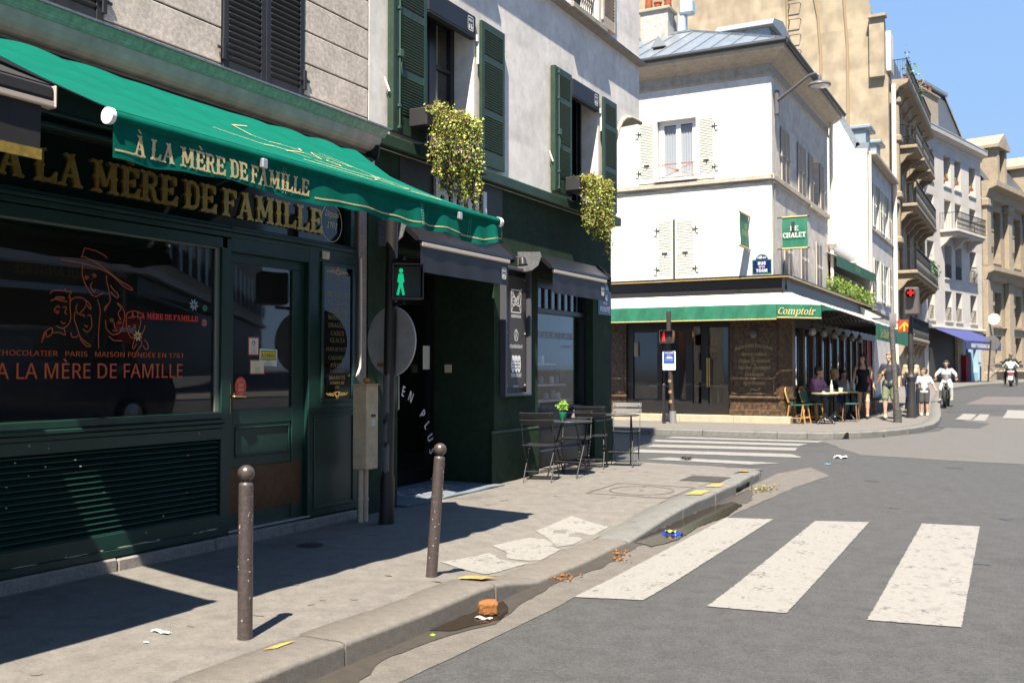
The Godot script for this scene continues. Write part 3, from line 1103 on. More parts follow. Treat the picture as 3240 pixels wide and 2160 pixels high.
	for r in rows:
		text(mb, r[0], r[2] * 0.8, FX(W + 0.004, r[1], 7.455), {"serif": true, "w": r[3], "d": 0.0008})
	part(board, "board_lettering", mb, gold)
	mb = MB.new()
	for e in [[2.335, 1.0], [1.20, -1.0]]:
		var y: float = e[0]
		var f: float = e[1]
		for k in [-1.0, 1.0]:
			line(mb, [Vector2(0, 0.03 * f), Vector2(0.03 * k, 0.0), Vector2(0.06 * k, 0.018 * f), Vector2(0.09 * k, -0.006 * f), Vector2(0.13 * k, 0.008 * f), Vector2(0.16 * k, -0.012 * f)], 0.009, FX(W + 0.004, y, 7.455), 0.0008)
			line(mb, [Vector2(0.02 * k, -0.02 * f), Vector2(0.06 * k, -0.006 * f), Vector2(0.10 * k, 0.016 * f), Vector2(0.12 * k, -0.014 * f)], 0.007, FX(W + 0.004, y, 7.455), 0.0012)
		line(mb, [Vector2(-0.03, 0.0), Vector2(0, 0.05 * f), Vector2(0.03, 0.0), Vector2(0, -0.02 * f), Vector2(-0.03, 0.0)], 0.008, FX(W + 0.004, y, 7.455), 0.0016)
	part(board, "scroll_ornament", mb, M("board_gold", L(0.50, 0.34, 0.10), 0.5))
	mb = MB.new()
	mb.fb(W + 0.0005, W + 0.026, 2.44, 2.515, 7.215, 7.315, 0.008)
	mb.fb(W + 0.026, W + 0.032, 2.452, 2.503, 7.245, 7.30, 0.003)
	part(b, "switch", mb, M("cream_plastic", L(0.60, 0.54, 0.40), 0.4))
	# round seal, notices on the door glass
	mb = MB.new()
	var sc := PackedVector2Array()
	for i in 72:
		var rr := 0.0 if false else (1.0 if i % 2 == 0 else 0.95)
		sc.append(Vector2(0.068 * rr * cos(TAU * i / 72), 0.082 * rr * sin(TAU * i / 72)))
	mb.prism(sc, 0.0, 0.001, FX(dx - 0.018, 1.285, 6.26))
	var seal := part(b, "seal", mb, M("seal_red", L(0.62, 0.075, 0.045), 0.6))
	mb = MB.new()
	text(mb, "265", 0.028, FX(dx - 0.017, 1.283, 6.262), {"serif": true, "d": 0.0008})
	text(mb, "ans", 0.028, FX(dx - 0.017, 1.248, 6.262), {"serif": true, "d": 0.0008})
	text(mb, "Depuis 1761", 0.012, FX(dx - 0.017, 1.335, 6.262), {"serif": true, "d": 0.0008, "arc": 8.0})
	text(mb, "à Paris", 0.010, FX(dx - 0.017, 1.222, 6.262), {"serif": true, "d": 0.0008, "arc": -8.0})
	part(seal, "seal_lettering", mb, M("seal_cream", L(0.8, 0.66, 0.55), 0.6))
	var white := M("paper", L(0.72, 0.70, 0.66), 0.8)
	for q in [[6.345, 6.475, 1.545, 1.70, 0], [6.365, 6.545, 1.385, 1.51, 1], [6.48, 6.70, 1.455, 1.602, 2]]:
		mb = MB.new()
		mb.box(Vector3(dx - 0.017 + q[4] * 0.0012, (q[2] + q[3]) * 0.5, -(q[0] + q[1]) * 0.5), Vector3(0.0006, q[3] - q[2], q[1] - q[0]), Basis(Vector3.RIGHT, -0.03 if q[4] == 2 else 0.0))
		var n := part(b, "notice", mb, white if q[4] != 1 else M("paper_cream", L(0.72, 0.68, 0.5), 0.8))
		mb = MB.new()
		var x: float = dx - 0.0164 + q[4] * 0.0012
		var cs: float = (q[0] + q[1]) * 0.5
		if q[4] == 2:
			mb.fb(x, x + 0.0004, 1.52, 1.575, 6.495, 6.69)
			part(n, "yellow_band", mb, M("yellow_print", L(0.72, 0.56, 0.04), 0.7))
			mb = MB.new()
			mb.fb(x, x + 0.0004, 1.576, 1.588, 6.495, 6.69)
			mb.fb(x, x + 0.0004, 1.507, 1.519, 6.49, 6.69)
			part(n, "green_band", mb, M("green_print", L(0.03, 0.28, 0.10), 0.7))
			mb = MB.new()
			var back := Transform3D(Basis(Vector3(0, 0, 1), Vector3(0, 1, 0), Vector3(-1, 0, 0)), Vector3(x + 0.0008, 1.53, -6.59))
			text(mb, "SOBECA", 0.032, back, {"bold": true, "w": 0.18, "d": 0.0})
			text(mb, "AGENCE", 0.012, back.translated(Vector3(0, -0.035, 0)), {"d": 0.0})
			for k in 3:
				text(mb, "travaux voie publique", 0.008, back.translated(Vector3(0, -0.05 - k * 0.012, 0)), {"d": 0.0})
			part(n, "notice_print", mb, M("print_black", L(0.03, 0.03, 0.03), 0.7))
		else:
			var red := M("print_red", L(0.40, 0.09, 0.05), 0.7)
			panel_mould(mb, x, q[2], q[3], q[0], q[1], 0.010, 0.0004)
			part(n, "notice_border", mb, red)
			mb = MB.new()
			if q[4] == 0:
				line(mb, [Vector2(0.02, 0.0), Vector2(0.0, 0.025), Vector2(-0.02, 0.0), Vector2(0.0, -0.02), Vector2(0.015, 0.005), Vector2(-0.01, 0.01)], 0.006, FX(x, 1.645, cs), 0.0006)
			for k in 4:
				text(mb, ["Ouvert du lundi", "au samedi", "de 10h à 19h", "Maison fondée"][k], 0.007, FX(x, q[2] + 0.055 - k * 0.012, cs), {"d": 0.0006})
			part(n, "notice_print", mb, M("print_black", L(0.03, 0.03, 0.03), 0.7))

# ---- the shop's fat face with split serifs and spurs, cap height 1 ----
func glyph(ch: String) -> Array:
	var st := func(x: float, w: float) -> PackedVector2Array:
		var p := PackedVector2Array()
		for q in [[0, 0.035], [0.13, -0.005], [0.165, 0.03], [0.15, 0.085], [w, 0.12], [w, 0.44], [w + 0.035, 0.48], [w + 0.035, 0.52], [w, 0.56], [w, 0.88], [0.15, 0.915], [0.165, 0.97], [0.13, 1.005], [0, 0.965]]:
			p.append(Vector2(x + q[0], q[1]))
		for q in [[0.13, 1.005], [0.165, 0.97], [0.15, 0.915], [w, 0.88], [w, 0.56], [w + 0.035, 0.52], [w + 0.035, 0.48], [w, 0.44], [w, 0.12], [0.15, 0.085], [0.165, 0.03], [0.13, -0.005]]:
			p.append(Vector2(x - q[0], q[1]))
		return p
	var top := pv([0.0, 0.86, 0.26, 0.86, 0.31, 0.73, 0.36, 0.66, 0.41, 0.70, 0.42, 0.84, 0.40, 0.95, 0.33, 0.975, 0.0, 0.965])
	var mid := pv([0.0, 0.46, 0.18, 0.46, 0.23, 0.38, 0.29, 0.37, 0.31, 0.44, 0.31, 0.58, 0.28, 0.63, 0.22, 0.61, 0.18, 0.555, 0.0, 0.555])
	var bot := pv([0.0, 0.035, 0.34, 0.03, 0.40, -0.01, 0.45, 0.02, 0.44, 0.20, 0.47, 0.32, 0.42, 0.37, 0.36, 0.33, 0.30, 0.20, 0.22, 0.14, 0.0, 0.14])
	var sw := func(pts: Array, w: float) -> Array:
		var l := PackedVector2Array()
		for i in range(0, pts.size(), 2):
			l.append(Vector2(pts[i], pts[i + 1]))
		return Geometry2D.offset_polyline(l, w, Geometry2D.JOIN_ROUND, Geometry2D.END_BUTT)
	var add := []
	var wd := 0.45
	match ch:
		"I":
			add = [st.call(0.0, 0.085)]
			wd = 0.34
		"L":
			add = [st.call(0.0, 0.085), bot]
			wd = 0.62
		"E", "È":
			add = [st.call(0.0, 0.085), top, mid, bot]
			wd = 0.60
			if ch == "È":
				add.append(pv([0.02, 1.24, 0.14, 1.26, 0.27, 1.07, 0.20, 1.05]))
		"F":
			add = [st.call(0.0, 0.085), top, mid]
			wd = 0.58
		"D":
			add = [st.call(0.0, 0.085)] + sw.call([0.07, 0.92, 0.22, 0.92, 0.33, 0.80, 0.355, 0.5, 0.33, 0.2, 0.22, 0.08, 0.07, 0.08], 0.065) + [pv([0.41, 0.52, 0.46, 0.5, 0.41, 0.47])]
			wd = 0.60
		"R":
			add = [st.call(0.0, 0.085)] + sw.call([0.07, 0.92, 0.24, 0.92, 0.33, 0.83, 0.33, 0.62, 0.24, 0.52, 0.07, 0.51], 0.06)
			add += sw.call([0.17, 0.49, 0.27, 0.38, 0.31, 0.14, 0.40, 0.04], 0.062)
			add.append(pv([0.36, 0.06, 0.47, 0.10, 0.49, 0.03, 0.42, -0.01, 0.34, -0.005]))
			wd = 0.63
		"A", "À":
			add = sw.call([0.03, 0.93, -0.20, 0.06], 0.05) + sw.call([0.0, 0.96, 0.22, 0.05], 0.088)
			add += [pv([-0.15, 0.29, 0.17, 0.29, 0.17, 0.37, -0.13, 0.37]), pv([-0.34, 0.0, -0.21, 0.03, -0.10, 0.0, -0.08, 0.06, -0.17, 0.12, -0.24, 0.12, -0.34, 0.07]), pv([0.08, 0.0, 0.22, 0.03, 0.34, -0.005, 0.37, 0.06, 0.29, 0.12, 0.17, 0.12, 0.08, 0.06]), pv([-0.13, 1.0, -0.02, 0.96, 0.10, 1.005, 0.14, 0.96, 0.08, 0.87, -0.08, 0.87, -0.16, 0.95])]
			if ch == "À":
				add.append(pv([-0.16, 1.24, -0.04, 1.26, 0.10, 1.08, 0.03, 1.06]))
			wd = 0.66
		"M":
			add = [st.call(0.0, 0.05), st.call(0.50, 0.085)] + sw.call([0.02, 0.94, 0.25, 0.22], 0.075) + sw.call([0.47, 0.94, 0.26, 0.22], 0.04)
			wd = 0.86
	# cut the pieces so that none overlaps another
	var out := []
	for p in add:
		var rest := [p]
		for o in out:
			var nx := []
			for q in rest:
				for z in Geometry2D.clip_polygons(q, o):
					if not Geometry2D.is_polygon_clockwise(z):
						nx.append(z)
			rest = nx
		out += rest
	return [out, wd]

# list of [letter, polygons, left edge] for a line of the shop's face, total width fitted to w
func spell(t: String, w: float, gap := 0.28) -> Array:
	var x := 0.0
	var r := []
	for ch in t:
		if ch == " ":
			x += gap
			continue
		var g := glyph(ch)
		var lead := 0.34 if ch in ["A", "À"] else 0.17
		r.append([ch, g[0], x + lead])
		x += g[1]+0.02
		if ch in ["A", "À"]:
			x += 0.06
	var k := w / x
	for e in r:
		e[2] *= k
		e.append(k)
	return r

func shop_lettering() -> void:
	# dark glass fascia with carved gilt letters
	var mb := MB.new()
	mb.fb(W - 0.095, W - 0.085, 2.60, 3.05, -1.0, 7.66)
	var fascia := part(shop, "fascia", mb, M("fascia_glass", L(0.004, 0.008, 0.007), 0.05))
	var gilt := M("gilt", L(0.60, 0.38, 0.10), 0.35, {"metal": 0.75, "tex": "worn", "ts": 3.0})
	for e in spell("À LA MÈRE DE FAMILLE", 3.27, 0.2):
		mb = MB.new()
		for p in e[1]:
			var q := PackedVector2Array()
			for v in p:
				q.append(Vector2(v.x * e[3], v.y * 0.232))
			mb.prism(q, 0.0, 0.022, FX(W - 0.085, 2.680, 4.04 + e[2]))
		part(fascia, "letter", mb, gilt)
	mb = MB.new()
	var pts := []
	for p in oval(0, 0, 0.155, 0.178, 40):
		pts.append(p)
	pts.append(pts[0])
	line(mb, pts, 0.008, FX(W - 0.085, 2.808, 7.47), 0.002)
	text(mb, "Depuis", 0.058, FX(W - 0.085, 2.865, 7.47), {"serif": true, "shear": 0.3, "w": 0.20})
	text(mb, "1761", 0.062, FX(W - 0.085, 2.755, 7.47), {"serif": true, "shear": 0.3, "w": 0.15})
	part(fascia, "oval_emblem", mb, M("emblem_cream", L(0.72, 0.66, 0.40), 0.6))
	# lettering and line drawing on the display window
	var ox := W - 0.0485
	var orange := M("orange_vinyl", L(0.50, 0.095, 0.018), 0.6)
	var win := shop.get_node("window")
	mb = MB.new()
	text(mb, "A LA MÈRE DE FAMILLE", 0.103, FX(ox, 1.364, 4.825), {"w": 1.56, "d": 0.001})
	text(mb, "CHOCOLATIER   PARIS   MAISON FONDÉE EN 1761", 0.035, FX(ox, 1.515, 4.825), {"w": 1.56, "d": 0.001})
	part(win, "window_lettering", mb, orange)
	mb = MB.new()
	for d in [[585, 275, 660, 280, 720, 300, 745, 320], [560, 345, 590, 342, 680, 375, 770, 430, 850, 480, 920, 515, 932, 538, 870, 515, 790, 450, 700, 410, 560, 390, 420, 390], [572, 400, 570, 460, 585, 520, 610, 570, 640, 610, 670, 620, 700, 600, 720, 585], [585, 275, 570, 330, 565, 350], [600, 478, 590, 490, 603, 500, 612, 486, 600, 478], [655, 455, 645, 465, 658, 476, 668, 464, 655, 455], [640, 520, 630, 550, 650, 585, 665, 570], [740, 450, 745, 500, 760, 560, 770, 640, 745, 690, 735, 720], [770, 520, 800, 560, 825, 580, 828, 610, 800, 600, 775, 570], [680, 640, 700, 720, 695, 800, 690, 900, 692, 1005], [355, 635, 380, 610, 440, 605, 455, 590, 460, 610, 500, 605, 480, 640, 495, 660], [360, 685, 400, 665, 450, 660, 440, 650, 395, 655, 400, 672, 470, 680], [385, 760, 390, 735, 410, 715, 420, 730], [440, 720, 465, 720, 455, 760, 470, 765], [400, 750, 395, 762, 408, 768, 414, 754, 400, 750], [490, 640, 490, 720, 495, 790, 480, 840, 440, 870, 400, 855], [430, 820, 445, 835, 460, 830], [375, 905, 420, 900, 460, 915, 450, 870], [305, 975, 320, 910, 350, 880, 372, 875, 370, 910, 340, 935, 330, 900, 315, 950], [490, 690, 500, 660, 540, 640, 590, 650, 600, 690, 570, 740, 545, 760, 530, 720, 540, 690], [525, 745, 520, 800, 540, 860, 560, 920, 600, 960, 635, 985, 610, 992, 570, 950, 560, 920], [600, 655, 625, 680, 635, 720, 605, 690], [560, 770, 580, 760, 590, 780], [610, 770, 630, 760, 640, 800, 640, 850, 610, 885, 580, 865], [590, 835, 605, 850, 615, 838], [498, 895, 505, 925, 540, 925, 552, 890], [730, 720, 735, 690, 760, 665], [740, 790, 745, 850, 780, 890, 810, 895, 850, 870, 870, 800, 880, 740, 860, 680, 820, 650, 850, 690, 830, 730, 850, 780], [770, 790, 785, 800, 795, 785, 780, 775, 770, 790], [830, 800, 845, 810, 855, 795], [800, 800, 805, 840, 815, 850], [790, 862, 810, 868, 830, 860], [765, 910, 800, 940, 860, 940], [890, 750, 900, 720, 950, 700, 1005, 715], [890, 740, 890, 800, 905, 870, 930, 915, 960, 900], [900, 760, 950, 745, 985, 745, 1000, 790, 985, 850], [905, 820, 915, 830, 920, 815], [940, 825, 955, 835, 960, 815, 945, 812], [920, 870, 940, 880], [1035, 810, 1020, 860, 1000, 910, 1010, 960, 980, 1010, 950, 1070], [960, 905, 940, 980, 950, 1000, 970, 960], [1030, 925, 1050, 950, 1060, 990, 1040, 1005, 1020, 975]]:
		var p := []
		for i in range(0, d.size(), 2):
			# the drawing was measured on the glass: metres along the window and up
			p.append(Vector2((d[i] - 700.0) / 700.0, (d[i + 1] - 1000.0) / 700.0))
		var w := []
		for v in p:
			w.append(Vector2(v.x * 0.83 + 0.02 * v.x * v.x, -v.y * (0.66 - 0.045 * v.x)))
		line(mb, w, 0.0065, FX(ox, 1.578, 4.835), 0.001)
	part(win, "line_drawing", mb, M("orange_line", L(0.42, 0.10, 0.03), 0.6))
	mb = MB.new()
	for e in spell("À LA MÈRE DE FAMILLE", 0.66):
		for p in e[1]:
			var q := PackedVector2Array()
			for v in p:
				q.append(Vector2(v.x * e[3], v.y * 0.045))
			mb.prism(q, 0.0, 0.001, FX(ox, 1.80, 5.10 + e[2]))
	part(win, "red_lettering", mb, M("red_vinyl", L(0.62, 0.035, 0.025), 0.6))
	for f in [[1.932, 5.715, 0.048, L(0.30, 0.42, 0.52)], [1.912, 5.833, 0.03, L(0.05, 0.32, 0.17)], [1.796, 5.827, 0.035, L(0.60, 0.20, 0.20)], [1.672, 5.168, 0.042, L(0.66, 0.52, 0.26)]]:
		mb = MB.new()
		for k in 8:
			var a := TAU * k / 8 + 0.39
			var r: float = f[2]
			mb.prism(pv([0.12 * r, 0.0, 0.5 * r, 0.26 * r, 1.05 * r, 0.16 * r, 0.62 * r, -0.06 * r]), 0.0, 0.001, FX(ox, f[0], f[1]) * Transform3D(Basis(Vector3(0, 0, 1), a), Vector3.ZERO))
		part(win, "star_sticker", mb, M("star%s" % f[0], f[3], 0.6))

func fabric_wave(s: float, y: float) -> float:
	# folds of the hanging valance, deeper towards its foot and its far end
	var f := clampf((2.66 - y) / 0.2, 0.0, 1.0)
	var e := smoothstep(4.9, 7.0, s)
	return f * (0.010 * sin(s * 6.3 + 1.0) + 0.006 * sin(s * 17.0) + e * (0.030 * sin(s * 11.0) + 0.016 * sin(s * 23.0 + 1.7)))

func shop_awnings() -> void:
	var cloth := M("green_canvas", L(0.001, 0.118, 0.084), 0.9, {"tex": "cloth", "ts": 2.5, "spec": 0.2, "back": Color(0.0, 0.14, 0.10)})
	var yel := M("canvas_print", L(0.60, 0.48, 0.24), 0.8, {"tex": "cloth", "ts": 3.0, "back": Color(0.3, 0.22, 0.1)})
	var metal := M("awning_metal", L(0.55, 0.55, 0.56), 0.35, {"metal": 0.7})
	var a := thing("shop_awning", "long green canvas awning with cream lettering and a wavy valance", "awning", Vector3(-5.3, 2.4, -5.2))
	# canvas from the roller to the front bar
	var fab := func(u: float, v: float) -> Vector3:
		var s := lerpf(3.30, 7.20, u)
		var rip := (0.012 + 0.012 * sin(s * 2.1)) * absf(sin(s * 6.7 + 0.4)) * (1.0 - v)
		var sag := 0.045 * sin(PI * v) * (0.7 + 0.3 * sin(s * 3.1))
		var tuck := 0.10 * smoothstep(6.7, 7.2, s) * sin(PI * v)
		return Vector3(lerpf(-5.40, -3.93, v), lerpf(3.37, 2.675, v) + rip - sag - tuck, -s)
	var mb := MB.new()
	mb.sheet(110, 16, fab, 0.002)
	part(a, "canopy", mb, cloth)
	mb = MB.new()
	mb.tube([Vector3(-3.95, 2.645, -3.31), Vector3(-3.95, 2.645, -7.18)], 0.036, 16)
	part(a, "front_bar", mb, cloth)
	for e in [[3.285, 3.31], [7.18, 7.225]]:
		mb = MB.new()
		mb.tube([Vector3(-3.95, 2.645, -e[0]), Vector3(-3.95, 2.645, -e[1])], 0.041, 16)
		part(a, "end_cap", mb, M("white_cap", L(0.75, 0.75, 0.75), 0.4))
	for s in [4.32, 6.5]:
		mb = MB.new()
		mb.fb(-3.93, -3.90, 2.575, 2.63, s, s + 0.045, 0.006)
		part(a, "clip", mb, metal)
	mb = MB.new()
	for s in [3.55, 6.95]:
		mb = MB.new()
		mb.bar(Vector3(-5.45, 3.32, -s), Vector3(-4.7, 2.95, -(s + (0.35 if s < 5 else -0.35))), 0.035, 0.05)
		mb.bar(Vector3(-4.7, 2.95, -(s + (0.35 if s < 5 else -0.35))), Vector3(-3.98, 2.645, -s), 0.03, 0.045)
		part(a, "folding_arm", mb, metal)
	var val := func(u: float, v: float) -> Vector3:
		var s := lerpf(3.31, 7.22, u) + v * (0.07 * smoothstep(6.6, 7.22, lerpf(3.31, 7.22, u)))
		var foot := 2.452 + 0.012 * sin(s * 5.0) + 0.004 * sin(s * 19.0) + 0.045 * smoothstep(6.9, 7.25, s) - 0.035 * smoothstep(6.2, 6.7, s) * (1.0 - smoothstep(6.8, 7.2, s))
		var y := lerpf(2.645, foot, v)
		return Vector3(-3.935 + fabric_wave(s, y), y, -s)
	mb = MB.new()
	mb.sheet(170, 10, val, 0.0015)
	var vp := part(a, "valance", mb, cloth)
	# hem line and lettering printed on the valance, following its folds
	mb = MB.new()
	var seg := func(u0: float, u1: float) -> void:
		mb = MB.new()
		var n := 60
		for i in n:
			var p0: Vector3 = val.call(lerpf(u0, u1, float(i) / n), 0.80)
			var p1: Vector3 = val.call(lerpf(u0, u1, float(i + 1) / n), 0.80)
			var o := Vector3(0.004, 0, 0)
			mb.quad(p0 + o - Vector3(0, 0.0045, 0), p1 + o - Vector3(0, 0.0045, 0), p1 + o + Vector3(0, 0.0045, 0), p0 + o + Vector3(0, 0.0045, 0))
		part(vp, "hem_line", mb, yel)
	seg.call(0.002, 0.05)
	seg.call(0.385, 0.998)
	for e in spell("À LA MÈRE DE FAMILLE", 1.34, 0.24):
		mb = MB.new()
		for p in e[1]:
			var q := PackedVector2Array()
			for v in p:
				q.append(Vector2(v.x * e[3], v.y * 0.104))
			mb.prism(q, 0.0, 0.0, FX(0.0, 2.480, 3.43 + e[2]))
		for i in mb.v.size():
			mb.v[i].x = -3.930 + fabric_wave(-mb.v[i].z, mb.v[i].y)
		part(vp, "letter", mb, yel)
	mb = MB.new()
	for s in [4.53, 6.0, 6.72]:
		for d in [0.0, 0.022]:
			for k in 8:
				var p: Vector3 = val.call((s + d - 3.31) / 3.91, 0.15 + k * 0.1)
				mb.fb(p.x + 0.003, p.x + 0.004, p.y - 0.006, p.y + 0.004, -p.z, -p.z + 0.002)
	part(vp, "stitching", mb, M("thread", L(0.35, 0.6, 0.5), 0.8))
	# pale line drawing on the canopy
	mb = MB.new()
	var dr := func(pts: Array) -> void:
		var prev := []
		for k in pts.size() - 1:
			for j in 4:
				var q: Vector2 = pts[k].lerp(pts[k + 1], j / 4.0)
				var p: Vector3 = fab.call((q.x - 3.30) / 3.90, q.y) + Vector3(0.006, 0.008, 0)
				var q2: Vector2 = pts[k].lerp(pts[k + 1], (j + 1) / 4.0)
				var p2: Vector3 = fab.call((q2.x - 3.30) / 3.90, q2.y) + Vector3(0.006, 0.008, 0)
				var o := (p2 - p).cross(Vector3(0.4, 0.9, 0)).normalized() * 0.007
				mb.quad(p + o, p - o, p2 - o, p2 + o)
	for d in [[4.62, 0.55, 4.75, 0.62, 4.87, 0.68, 5.0, 0.66, 5.1, 0.68, 5.2, 0.76], [5.32, 0.30, 5.2, 0.33, 5.08, 0.36, 5.05, 0.5, 5.12, 0.56, 5.25, 0.56, 5.38, 0.6, 5.46, 0.54], [5.06, 0.7, 5.2, 0.66, 5.34, 0.64, 5.42, 0.70, 5.5, 0.6, 5.56, 0.56, 5.66, 0.62], [4.95, 0.86, 5.06, 0.88, 5.2, 0.9, 5.36, 0.93, 5.5, 0.95], [5.2, 0.78, 5.3, 0.82, 5.45, 0.83, 5.6, 0.84, 5.76, 0.84, 5.9, 0.80], [5.48, 0.70, 5.52, 0.76, 5.58, 0.72, 5.52, 0.68, 5.48, 0.70], [5.7, 0.58, 5.76, 0.66, 5.84, 0.66, 5.86, 0.58], [5.75, 0.5, 5.9, 0.58, 5.98, 0.7, 5.9, 0.78, 5.8, 0.80], [5.6, 0.92, 5.7, 0.88, 5.82, 0.9, 5.95, 0.92, 6.1, 0.88, 6.15, 0.78, 6.05, 0.72, 5.95, 0.76, 6.0, 0.84], [6.2, 0.8, 6.34, 0.86, 6.42, 0.94, 6.3, 0.96, 6.1, 0.95, 5.95, 0.96]]:
		var pts := []
		for i in range(0, d.size(), 2):
			pts.append(Vector2(d[i], d[i + 1]))
		dr.call(pts)
	part(a, "line_drawing", mb, yel)
	# black awning at the frame edge
	var blk := M("black_canvas", L(0.016, 0.016, 0.018), 0.85, {"tex": "cloth", "ts": 3.0})
	var k := thing("shop_awning", "black canvas awning with a gold hem at the left edge", "awning", Vector3(-5.3, 2.4, -2.0))
	var bx := -4.02
	mb = MB.new()
	mb.sheet(30, 6, func(u, v): return Vector3(lerpf(-5.38, bx, v), lerpf(3.34, 2.735, v) - 0.02 * sin(PI * v), -lerpf(-3.0, 3.03, u)), 0.002)
	part(k, "canopy", mb, blk)
	mb = MB.new()
	mb.fb(bx - 0.05, bx + 0.012, 2.665, 2.73, -3.0, 3.04, 0.010)
	part(k, "front_bar", mb, blk)
	mb = MB.new()
	mb.fb(bx - 0.048, bx + 0.010, 2.632, 2.664, -3.0, 3.05, 0.006)
	mb.fb(bx - 0.052, bx + 0.015, 2.63, 2.735, 3.041, 3.056, 0.006)
	part(k, "aluminium_rail", mb, M("rail_beige", L(0.52, 0.44, 0.36), 0.4, {"metal": 0.3}))
	mb = MB.new()
	mb.sheet(40, 4, func(u, v): return Vector3(bx - 0.012 + 0.006 * sin(u * 30.0) * v, lerpf(2.632, 2.40, v), -lerpf(-3.0, 2.99, u)), 0.0015)
	part(k, "valance", mb, blk)
	mb = MB.new()
	mb.sheet(40, 2, func(u, v): return Vector3(bx - 0.006 + 0.006 * sin(u * 30.0), lerpf(2.432, 2.382, v), -lerpf(-3.0, 2.995, u)), 0.002)
	part(k, "gold_hem", mb, M("gold_hem", L(0.50, 0.34, 0.07), 0.4, {"metal": 0.5, "tex": "worn", "ts": 2.0}))

# ---------------- grey stuccoed corner building with a dark green ground floor ----------------
var corner: Node3D

# wall slab facing +x with openings [s0, s1, y0, y1]; thickness t behind x
func wall_with_holes(mb: MB, x: float, t: float, y0: float, y1: float, s0: float, s1: float, holes: Array) -> void:
	var ss := [s0, s1]
	for h in holes:
		for e in [h[0], h[1]]:
			if e > s0 and e < s1 and not ss.has(e):
				ss.append(e)
	ss.sort()
	for i in ss.size() - 1:
		var m: float = (ss[i] + ss[i + 1]) * 0.5
		var cuts := []
		for h in holes:
			if h[0] < m and m < h[1]:
				cuts.append([h[2], h[3]])
		cuts.sort()
		var y := y0
		for c in cuts:
			if c[0] > y:
				mb.fb(x - t, x, y, c[0], ss[i], ss[i + 1])
			y = max(y, c[1])
		if y < y1:
			mb.fb(x - t, x, y, y1, ss[i], ss[i + 1])

func bio_logo(mb: MB, xf: Transform3D, h: float) -> void:
	# rounded square outline with two bands of letters
	var w := h * 0.78
	var p := []
	for c in [[1, 1, 0], [-1, 1, 90], [-1, -1, 180], [1, -1, 270]]:
		for k in 4:
			var a := deg_to_rad(c[2] + k * 30.0)
			p.append(Vector2(c[0] * (w * 0.5 - 0.02) + 0.02 * cos(a), c[1] * (h * 0.5 - 0.02) + 0.02 * sin(a)))
	p.append(p[0])
	line(mb, p, h * 0.06, xf, 0.0)
	text(mb, "BIO", h * 0.2, xf.translated_local(Vector3(0, h * 0.14, 0)), {"bold": true, "d": 0.0, "w": w * 0.7})
	for k in [-1.0, 1.0]:
		mb.prism(pv([k * w * 0.08, -h * 0.4, k * w * 0.36, -h * 0.4, k * w * 0.36, -h * 0.22, k * w * 0.2, -h * 0.08, k * w * 0.3, 0.02 * h, k * w * 0.1, -0.02 * h]), 0.0, 0.0, xf)

